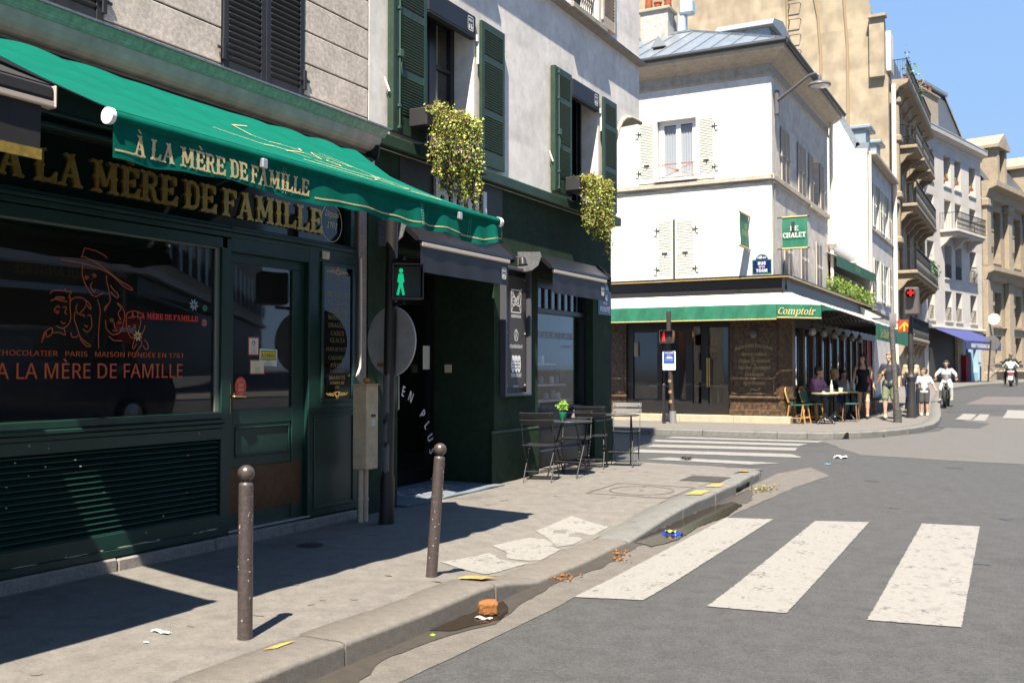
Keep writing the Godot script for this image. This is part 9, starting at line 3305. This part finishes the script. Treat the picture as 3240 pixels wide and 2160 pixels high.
# J: joints in metres, x to the figure's left, z ahead; W: what is worn
func person(label: String, at: Vector3, turn: float, k: float, J: Dictionary, skin_c: Color, W_: Dictionary) -> Node3D:
	var j := {"hip": Vector3(0, 0.93, 0), "chest": Vector3(0, 1.26, 0.0), "neck": Vector3(0, 1.47, -0.01), "head": Vector3(0, 1.64, 0.02), "sl": Vector3(0.175, 1.41, -0.01), "el": Vector3(0.235, 1.14, -0.04), "wl": Vector3(0.25, 0.90, 0.05), "sr": Vector3(-0.175, 1.41, -0.01), "er": Vector3(-0.235, 1.14, -0.04), "wr": Vector3(-0.25, 0.90, 0.05), "hl": Vector3(0.09, 0.90, 0), "kl": Vector3(0.10, 0.50, 0.03), "al": Vector3(0.10, 0.09, -0.02), "hr": Vector3(-0.09, 0.90, 0), "kr": Vector3(-0.10, 0.50, 0.03), "ar": Vector3(-0.10, 0.09, -0.02), "look": Vector3(0, 0, 1)}
	j.merge(J, true)
	var t := thing("person", label, "person", at)
	t.remove_meta("base")
	t.rotation.y = turn
	t.scale = Vector3.ONE * k
	var fw: Vector3 = j.look.normalized()
	var sd := Vector3.UP.cross(fw).normalized()
	var hc: Vector3 = j.head
	var slim: float = W_.get("slim", 1.0)
	var torso := func(e: float) -> Array: return [[j.hip + Vector3(0.06, -0.02, 0), j.hip + Vector3(-0.06, -0.02, 0), 0.112 * slim + e, 0.112 * slim + e], [j.hip, j.chest, 0.115 * slim + e, 0.118 * slim + e], [j.chest + (j.sl - j.sr) * 0.22, j.chest - (j.sl - j.sr) * 0.22, 0.105 * slim + e, 0.105 * slim + e], [j.sl + (j.sr - j.sl) * 0.12 - Vector3(0, 0.03, 0), j.sr + (j.sl - j.sr) * 0.12 - Vector3(0, 0.03, 0), 0.062 + e, 0.062 + e], [j.chest, j.neck, 0.10 * slim + e, 0.052 + e * 0.4]]
	var limb := func(q: Array, r0: float, r1: float, r2: float, e: float, f: float) -> Array:
		var o := []
		var a: String = q[0]
		var b: String = q[1]
		var c: String = q[2]
		if f <= 0.5:
			return [[j[a], j[a].lerp(j[b], f * 2.0), r0 + e, lerpf(r0, r1, f * 2.0) + e * 1.3]]
		o.append([j[a], j[b], r0 + e, r1 + e])
		o.append([j[b], j[b].lerp(j[c], f * 2.0 - 1.0), r1 + e, lerpf(r1, r2, f * 2.0 - 1.0) + e * 1.2])
		return o
	var arm := func(e: float, f: float) -> Array: return limb.call(["sl", "el", "wl"], 0.054 * slim, 0.040, 0.026, e, f) + limb.call(["sr", "er", "wr"], 0.054 * slim, 0.040, 0.026, e, f)
	var leg := func(e: float, f: float) -> Array: return limb.call(["hl", "kl", "al"], 0.084 * slim, 0.056, 0.036, e, f) + limb.call(["hr", "kr", "ar"], 0.084 * slim, 0.056, 0.036, e, f)
	var foot := func(e: float) -> Array:
		var o := []
		for s in ["l", "r"]:
			var an: Vector3 = j["a" + s]
			var tf: Vector3 = j.get("t" + s, an + Vector3(0, -0.055, 0.15))
			o.append([an + Vector3(0, -0.045, -0.03), tf, 0.036 + e, 0.026 + e])
			o.append([an, an + Vector3(0, -0.045, -0.03), 0.035 + e, 0.038 + e])
		return o
	var calf := [[j.kl.lerp(j.al, 0.2) - Vector3(0, 0, 0.012), j.kl.lerp(j.al, 0.45) - Vector3(0, 0, 0.01), 0.05, 0.044], [j.kr.lerp(j.ar, 0.2) - Vector3(0, 0, 0.012), j.kr.lerp(j.ar, 0.45) - Vector3(0, 0, 0.01), 0.05, 0.044]]
	var mb := MB.new()
	skin(mb, torso.call(0.0) + arm.call(0.0, 1.0) + leg.call(0.0, 1.0) + calf + foot.call(0.0) + [[j.neck, hc - Vector3(0, 0.06, 0), 0.05, 0.052]], 0.018, 0.03)
	# head: skull, jaw, brow, nose, lips, ears
	skin(mb, [[hc + Vector3(0, 0.03, 0) - fw * 0.025, hc + Vector3(0, 0.025, 0) + fw * 0.02, 0.086, 0.078], [hc - Vector3(0, 0.03, 0) + fw * 0.03, hc - Vector3(0, 0.075, 0) + fw * 0.055, 0.06, 0.036], [hc + Vector3(0, 0.012, 0) + fw * 0.095, hc - Vector3(0, 0.022, 0) + fw * 0.112, 0.009, 0.013], [hc - Vector3(0, 0.052, 0) + fw * 0.09 + sd * 0.018, hc - Vector3(0, 0.052, 0) + fw * 0.09 - sd * 0.018, 0.009, 0.009], [hc + Vector3(0, 0.025, 0) + fw * 0.088 + sd * 0.03, hc + Vector3(0, 0.025, 0) + fw * 0.088 - sd * 0.03, 0.012, 0.012], [hc + sd * 0.08 + Vector3(0, 0.015, 0), hc + sd * 0.084 - Vector3(0, 0.02, 0) - fw * 0.005, 0.012, 0.010], [hc - sd * 0.08 + Vector3(0, 0.015, 0), hc - sd * 0.084 - Vector3(0, 0.02, 0) - fw * 0.005, 0.012, 0.010], [hc - Vector3(0, 0.05, 0), j.neck, 0.05, 0.05]], 0.011, 0.014)
	hand(mb, j.wl, (j.wl - j.el).normalized(), j.get("hsl", Vector3(0, 0, -1)), W_.get("curl", 0.5))
	hand(mb, j.wr, (j.wr - j.er).normalized(), j.get("hsr", Vector3(0, 0, 1)), W_.get("curl", 0.5))
	var sk := "skin%.3f" % skin_c.r
	var body := part(t, "body", mb, M(sk, skin_c, 0.55))
	mb = MB.new()
	for s in [-1.0, 1.0]:
		mb.ball(hc + fw * 0.085 + sd * 0.031 * s + Vector3(0, 0.006, 0), Vector3(0.012, 0.008, 0.010), 8)
	part(body, "eyes", mb, M("eye_dark", L(0.02, 0.015, 0.012), 0.3))
	mb = MB.new()
	mb.ball(hc - Vector3(0, 0.052, 0) + fw * 0.098, Vector3(0.019, 0.006, 0.006), 8)
	part(body, "mouth", mb, M("lip", L(0.30, 0.10, 0.08), 0.5))
	if W_.has("hair"):
		mb = MB.new()
		var hb := [[hc + Vector3(0, 0.055, 0) - fw * 0.035, hc + Vector3(0, 0.065, 0) + fw * 0.035, 0.096, 0.076], [hc + Vector3(0, 0.02, 0) - fw * 0.055, hc - Vector3(0, 0.05, 0) - fw * 0.055, 0.086, 0.062]]
		var ln: float = W_.get("long", 0.0)
		if ln > 0.0:
			for s in [-1.0, 1.0]:
				hb.append([hc + Vector3(0, 0.03, 0) + sd * 0.055 * s - fw * 0.02, hc - Vector3(0, ln, 0) + sd * 0.065 * s - fw * 0.05, 0.05, 0.035])
			hb.append([hc - fw * 0.06, hc - Vector3(0, ln + 0.04, 0) - fw * 0.07, 0.065, 0.045])
		skin(mb, hb, 0.013, 0.02, func(p): return min((p - hc).dot(fw) - 0.045, -((p - hc).y - 0.075)) if (p - hc).y < 0.10 else -1.0)
		part(t, "hair", mb, M("hair%.3f" % W_.hair.r, W_.hair, 0.6))
	for w in W_.get("wear", []):
		# [name, kind, colour, extent]
		mb = MB.new()
		match w[1]:
			"top":
				skin(mb, torso.call(0.014) + (arm.call(0.014, w[3]) if w[3] > 0.0 else []), 0.017, 0.025, func(p): return p.y - (j.neck.y - 0.01 if w[3] > 0.0 else j.sl.y + 0.02) if absf(p.x - j.neck.x) < 0.09 else -1.0)
			"legs":
				skin(mb, [[j.hip + Vector3(0.06, 0.04, 0), j.hip + Vector3(-0.06, 0.04, 0), 0.128 * slim, 0.128 * slim]] + leg.call(0.024 if w[3] < 0.6 else 0.016, w[3]), 0.018, 0.02)
			"dress":
				skin(mb, torso.call(0.012) + [[j.hip, j.hip + Vector3(0.07, -0.14, 0.02), 0.13, 0.13], [j.hip, j.hip + Vector3(-0.07, -0.14, 0.0), 0.13, 0.13], [j.hip + Vector3(0.09, -0.14, 0.02), j.hip + Vector3(-0.09, -0.15, 0.0), 0.125, 0.125]], 0.017, 0.03, func(p): return max(p.y - j.chest.y - 0.10 if absf(p.x) < 0.07 or absf(p.x) > 0.125 else p.y - j.neck.y + 0.01, j.hip.y - 0.19 - p.y))
			"feet":
				skin(mb, foot.call(w[3]), 0.013, 0.015)
		part(t, w[0], mb, M("wear_%s%.3f" % [w[0], w[2].g], w[2], 0.85, {"tex": "cloth", "ts": 3.0}))
	return t

func people() -> void:
	var fair := L(0.50, 0.31, 0.22)
	var y := gh(27.0)
	person("person in a black sleeveless mini dress walking past the café tables", Vector3(-4.2, y, -28.0), 0.15, 0.97, {"kl": Vector3(0.11, 0.49, 0.08), "al": Vector3(0.11, 0.09, 0.06), "kr": Vector3(-0.10, 0.50, 0.0), "ar": Vector3(-0.14, 0.12, -0.17), "wl": Vector3(0.27, 0.90, 0.10), "wr": Vector3(-0.29, 0.93, 0.05), "look": Vector3(-0.5, -0.1, 0.85)}, fair, {"slim": 0.9, "hair": L(0.035, 0.02, 0.014), "long": 0.14, "wear": [["dress", "dress", L(0.008, 0.008, 0.010), 0.0], ["shoes", "feet", L(0.02, 0.018, 0.016), 0.006]]})
	var man := person("person with a grey backpack in a dark blue shirt and khaki shorts holding bread", Vector3(-3.55, y, -28.2), -0.1, 1.0, {"kl": Vector3(0.11, 0.50, 0.02), "al": Vector3(0.12, 0.10, -0.12), "kr": Vector3(-0.10, 0.51, 0.10), "ar": Vector3(-0.10, 0.09, 0.10), "er": Vector3(-0.27, 1.14, 0.0), "wr": Vector3(-0.13, 1.21, 0.22), "hsr": Vector3(0, 1, 0.2), "look": Vector3(-0.25, -0.05, 1)}, fair, {"hair": L(0.22, 0.13, 0.06), "curl": 0.9, "wear": [["shirt", "top", L(0.022, 0.026, 0.045), 0.42], ["shorts", "legs", L(0.16, 0.19, 0.12), 0.44], ["trainers", "feet", L(0.50, 0.47, 0.42), 0.010]]})
	var mb := MB.new()
	skin(mb, [[Vector3(0.05, 1.36, -0.2), Vector3(0.05, 0.98, -0.24), 0.13, 0.15], [Vector3(0.10, 1.40, -0.14), Vector3(0.17, 1.46, 0.0), 0.035, 0.03], [Vector3(0.17, 1.46, 0.0), Vector3(0.16, 1.2, 0.12), 0.03, 0.025], [Vector3(-0.10, 1.40, -0.14), Vector3(-0.16, 1.46, 0.0), 0.035, 0.03]], 0.018, 0.03)
	part(man, "backpack", mb, M("pack_grey", L(0.035, 0.035, 0.04), 0.7))
	mb = MB.new()
	mb.tube([Vector3(-0.24, 0.98, 0.27), Vector3(-0.18, 1.10, 0.28), Vector3(-0.08, 1.26, 0.27), Vector3(-0.03, 1.33, 0.26)], [0.02, 0.04, 0.036, 0.018], 10)
	var bread := M("crust", L(0.42, 0.19, 0.05), 0.7, {"tex": "worn", "ts": 6.0})
	var bo := solo("bread", mb, bread, "baguette in the hand of the person with the backpack", "bread")
	bo.transform = man.transform
	person("person, a boy in a white T-shirt and grey shorts, beside the thin bollards", Vector3(-2.90, gh(30.0), -30.3), 0.1, 0.76, {"kl": Vector3(0.09, 0.50, 0.02), "wr": Vector3(-0.30, 0.95, 0.04), "wl": Vector3(0.40, 0.97, 0.02), "el": Vector3(0.31, 1.17, -0.02), "look": Vector3(-0.9, -0.05, 0.5)}, fair, {"hair": L(0.05, 0.028, 0.016), "wear": [["t_shirt", "top", L(0.70, 0.68, 0.74), 0.40], ["shorts", "legs", L(0.06, 0.06, 0.065), 0.46], ["trainers", "feet", L(0.66, 0.62, 0.55), 0.012]]})
	person("person with white hair and blue trousers behind the person with the backpack", Vector3(-3.42, gh(31.0), -32.0), 0.4, 0.98, {"kl": Vector3(0.11, 0.49, 0.09), "al": Vector3(0.11, 0.09, 0.10), "ar": Vector3(-0.1, 0.12, -0.16)}, fair, {"hair": L(0.66, 0.66, 0.68), "wear": [["shirt", "top", L(0.45, 0.35, 0.25), 0.40], ["trousers", "legs", L(0.02, 0.05, 0.22), 0.96], ["trainers", "feet", L(0.62, 0.62, 0.62), 0.010]]})
	# diners; seat height 0.46
	var sit := {"hip": Vector3(0, 0.56, 0), "chest": Vector3(0, 0.88, 0.06), "neck": Vector3(0, 1.07, 0.10), "head": Vector3(0, 1.22, 0.16), "sl": Vector3(0.17, 1.01, 0.09), "sr": Vector3(-0.17, 1.01, 0.09), "el": Vector3(0.24, 0.80, 0.22), "er": Vector3(-0.24, 0.80, 0.22), "wl": Vector3(0.12, 0.80, 0.43), "wr": Vector3(-0.10, 0.80, 0.43), "hsl": Vector3(-1, 0, 0), "hsr": Vector3(-1, 0, 0), "hl": Vector3(0.09, 0.54, 0.02), "kl": Vector3(0.12, 0.52, 0.44), "al": Vector3(0.11, 0.09, 0.42), "hr": Vector3(-0.09, 0.54, 0.02), "kr": Vector3(-0.12, 0.52, 0.44), "ar": Vector3(-0.11, 0.09, 0.38), "look": Vector3(0.25, -0.45, 0.9)}
	person("person with dark hair in a pink shirt seated reading at a terrace table", Vector3(-5.18, y, -26.45), 1.15, 1.02, sit, L(0.42, 0.25, 0.17), {"hair": L(0.03, 0.022, 0.018), "wear": [["shirt", "top", L(0.50, 0.22, 0.36), 0.92], ["trousers", "legs", L(0.10, 0.09, 0.09), 0.94], ["shoes", "feet", L(0.35, 0.33, 0.3), 0.010]]})
	var s2 := sit.duplicate()
	s2.merge({"look": Vector3(0.2, -0.2, 1.0), "wl": Vector3(0.16, 0.84, 0.45)}, true)
	person("person with blond hair in black seated with the back half turned", Vector3(-5.0, y, -27.55), 1.9, 0.98, s2, fair, {"slim": 0.92, "hair": L(0.40, 0.24, 0.08), "long": 0.08, "wear": [["top", "top", L(0.012, 0.012, 0.014), 0.35], ["trousers", "legs", L(0.05, 0.05, 0.06), 0.94], ["shoes", "feet", L(0.03, 0.03, 0.03), 0.010]]})
	var s3 := sit.duplicate()
	s3.merge({"look": Vector3(0.1, -0.5, 1.0)}, true)
	person("person with long dark hair and jeans seated bending over the farthest set table", Vector3(-4.95, y, -28.75), 0.9, 0.97, s3, fair, {"slim": 0.9, "hair": L(0.05, 0.025, 0.018), "long": 0.16, "wear": [["top", "top", L(0.42, 0.28, 0.22), 0.2], ["jeans", "legs", L(0.07, 0.13, 0.26), 0.94], ["shoes", "feet", L(0.12, 0.07, 0.04), 0.010]]})
	for q in [[-5.2, -26.45, 1.15, "chair under the person in the pink shirt"], [-5.02, -27.55, 1.9, "chair under the blond diner in black"], [-4.97, -28.75, 0.9, "chair under the diner in jeans"]]:
		rattan("rattan " + q[3], Vector3(q[0], y, q[1]), q[2])

func wheel(t: Node3D, c: Vector3, r: float, w: float, spokes: bool) -> void:
	var mb := MB.new()
	var pr := []
	for i in 13:
		var a := TAU * i / 12.0
		pr.append(Vector2(r - w * 0.5 + w * 0.5 * cos(a), w * 0.5 * sin(a)))
	mb.lathe(pr, Transform3D(Basis(Vector3(0, 0, 1), PI / 2), c), 28)
	var p := part(t, "wheel", mb, M("tyre", L(0.015, 0.015, 0.016), 0.8))
	mb = MB.new()
	for i in 8:
		var a := PI * i / 8.0
		var d := Vector3(0, cos(a), sin(a)) * (r - w)
		mb.tube([c - d, c + d], 0.006 if spokes else 0.018, 5)
	part(p, "rim", mb, mats.aluminium)

func riders() -> void:
	rng.seed = 4
	var at := Vector3(-2.92, road_y(0, 38.0), -38.0)
	var dark := M("bike_black", L(0.018, 0.018, 0.02), 0.4)
	var t := thing("electric_bike", "black fat-tyred electric bike coming down the road towards the crossing", "bicycle", at)
	t.remove_meta("base")
	wheel(t, Vector3(0, 0.31, 0.55), 0.31, 0.11, true)
	wheel(t, Vector3(0, 0.31, -0.55), 0.31, 0.11, true)
	var mb := MB.new()
	for k in [-0.075, 0.075]:
		mb.tube([Vector3(k, 0.31, 0.55), Vector3(k, 0.72, 0.44), Vector3(k * 0.6, 0.9, 0.38)], 0.02, 8)
	mb.tube([Vector3(-0.09, 0.72, 0.44), Vector3(0.09, 0.72, 0.44)], 0.022, 8)
	part(t, "fork", mb, dark)
	mb = MB.new()
	mb.tube([Vector3(0, 0.82, 0.38), Vector3(0, 0.5, 0.0), Vector3(0, 0.42, -0.2), Vector3(0.07, 0.31, -0.55)], 0.04, 8)
	mb.tube([Vector3(0, 0.45, -0.15), Vector3(0, 0.78, -0.25)], 0.03, 8)
	mb.box(Vector3(0, 0.62, 0.12), Vector3(0.1, 0.16, 0.4), Basis(Vector3(1, 0, 0), -0.3), 0.02)
	part(t, "frame", mb, dark)
	mb = MB.new()
	mb.box(Vector3(0, 0.82, -0.28), Vector3(0.16, 0.07, 0.5), Basis.IDENTITY, 0.03)
	part(t, "saddle", mb, dark)
	mb = MB.new()
	mb.tube([Vector3(-0.38, 1.02, 0.24), Vector3(-0.2, 1.06, 0.34), Vector3(0, 0.98, 0.38), Vector3(0.2, 1.06, 0.34), Vector3(0.38, 1.02, 0.24)], 0.016, 8)
	part(t, "handlebar", mb, dark)
	mb = MB.new()
	mb.lathe([Vector2(0, 0), Vector2(0.05, 0.0), Vector2(0.055, 0.05), Vector2(0, 0.06)], Transform3D(Basis(Vector3(1, 0, 0), PI / 2), Vector3(0, 0.86, 0.44)), 14)
	part(t, "headlight", mb, mats.lens_grey)
	mb = MB.new()
	mb.tube([Vector3(-0.19, 0.30, -0.02), Vector3(0.19, 0.30, -0.02)], 0.014, 6)
	part(t, "pedals", mb, dark)
	var ride := {"hip": Vector3(0, 0.92, -0.26), "chest": Vector3(0, 1.22, -0.16), "neck": Vector3(0, 1.40, -0.11), "head": Vector3(0, 1.56, -0.06), "sl": Vector3(0.18, 1.34, -0.12), "sr": Vector3(-0.18, 1.34, -0.12), "el": Vector3(0.34, 1.16, 0.02), "er": Vector3(-0.34, 1.16, 0.02), "wl": Vector3(0.35, 1.06, 0.19), "wr": Vector3(-0.35, 1.06, 0.19), "hl": Vector3(0.09, 0.88, -0.24), "hr": Vector3(-0.09, 0.88, -0.24), "kl": Vector3(0.17, 0.72, 0.14), "kr": Vector3(-0.17, 0.64, 0.10), "al": Vector3(0.18, 0.32, 0.02), "ar": Vector3(-0.20, 0.30, -0.08), "hsl": Vector3(-1, 0, 0), "hsr": Vector3(-1, 0, 0)}
	var r := person("person in a pale T-shirt and white trousers riding the electric bike", at, 0.0, 0.96, ride, L(0.42, 0.25, 0.17), {"curl": 1.2, "hair": L(0.012, 0.011, 0.011), "wear": [["t_shirt", "top", L(0.55, 0.56, 0.60), 0.42], ["trousers", "legs", L(0.70, 0.70, 0.66), 0.95], ["trainers", "feet", L(0.62, 0.52, 0.36), 0.012]]})
	mb = MB.new()
	for k in [-1.0, 1.0]:
		mb.ball(Vector3(k * 0.095, 1.57, -0.07), Vector3(0.025, 0.045, 0.045), 10)
	mb.tube([Vector3(-0.1, 1.6, -0.07), Vector3(-0.07, 1.68, -0.07), Vector3(0, 1.70, -0.07), Vector3(0.07, 1.68, -0.07), Vector3(0.1, 1.6, -0.07)], 0.014, 6)
	part(r, "headphones", mb, dark)
	# scooter with two riders seen from behind
	at = Vector3(-1.32, road_y(0, 57.0), -57.0)
	t = thing("scooter", "motor scooter with red tail lamp carrying two riders away up the street", "scooter", at)
	t.remove_meta("base")
	t.rotation.y = PI
	wheel(t, Vector3(0, 0.25, -0.62), 0.25, 0.13, false)
	wheel(t, Vector3(0, 0.25, 0.65), 0.25, 0.11, false)
	mb = MB.new()
	skin(mb, [[Vector3(0, 0.55, -0.65), Vector3(0, 0.52, -0.1), 0.17, 0.17], [Vector3(0, 0.30, -0.1), Vector3(0, 0.28, 0.4), 0.14, 0.14], [Vector3(0, 0.4, 0.5), Vector3(0, 0.95, 0.40), 0.15, 0.12]], 0.03, 0.06)
	part(t, "body", mb, M("scooter_brown", L(0.10, 0.07, 0.06), 0.35, {"coat": 0.6}))
	mb = MB.new()
	mb.box(Vector3(0, 0.76, -0.3), Vector3(0.28, 0.12, 0.85), Basis.IDENTITY, 0.05)
	part(t, "saddle", mb, dark)
	mb = MB.new()
	mb.box(Vector3(0, 0.62, -0.83), Vector3(0.18, 0.09, 0.05), Basis.IDENTITY, 0.02)
	part(t, "tail_lamp", mb, M("tail_red", L(0.5, 0.012, 0.012), 0.3))
	mb = MB.new()
	mb.box(Vector3(0, 0.44, -0.84), Vector3(0.22, 0.2, 0.02))
	part(t, "number_plate", mb, mats.paper)
	mb = MB.new()
	mb.tube([Vector3(-0.36, 1.05, 0.30), Vector3(0, 1.02, 0.42), Vector3(0.36, 1.05, 0.30)], 0.02, 8)
	for k in [-1.0, 1.0]:
		mb.tube([Vector3(k * 0.3, 1.05, 0.32), Vector3(k * 0.42, 1.22, 0.34)], 0.01, 5)
		mb.ball(Vector3(k * 0.44, 1.25, 0.34), Vector3(0.07, 0.05, 0.015), 10)
	part(t, "handlebar", mb, dark)
	var up := ride.duplicate()
	up.merge({"kl": Vector3(0.26, 0.66, 0.14), "kr": Vector3(-0.26, 0.66, 0.14), "al": Vector3(0.27, 0.28, 0.06), "ar": Vector3(-0.27, 0.28, 0.06), "wl": Vector3(0.33, 1.07, 0.27), "wr": Vector3(-0.33, 1.07, 0.27)}, true)
	person("person in a black jacket driving the scooter", at + Vector3(0, 0.02, 0), PI, 1.0, up, fair_skin(), {"curl": 1.2, "hair": L(0.14, 0.10, 0.08), "wear": [["jacket", "top", L(0.013, 0.013, 0.016), 0.9], ["trousers", "legs", L(0.016, 0.016, 0.02), 0.95], ["shoes", "feet", L(0.02, 0.02, 0.02), 0.012]]})
	var back := up.duplicate()
	back.merge({"head": Vector3(0, 1.50, -0.02), "wl": Vector3(0.20, 1.02, 0.12), "wr": Vector3(-0.20, 1.02, 0.12), "look": Vector3(-0.4, 0, 1)}, true)
	person("person in a white top riding pillion on the scooter", at + Vector3(0, -0.10, 0.42), PI, 0.97, back, fair_skin(), {"hair": L(0.03, 0.02, 0.018), "wear": [["top", "top", L(0.70, 0.72, 0.72), 0.9], ["trousers", "legs", L(0.016, 0.016, 0.02), 0.95], ["shoes", "feet", L(0.02, 0.02, 0.02), 0.012]]})

func fair_skin() -> Color:
	return L(0.50, 0.31, 0.22)
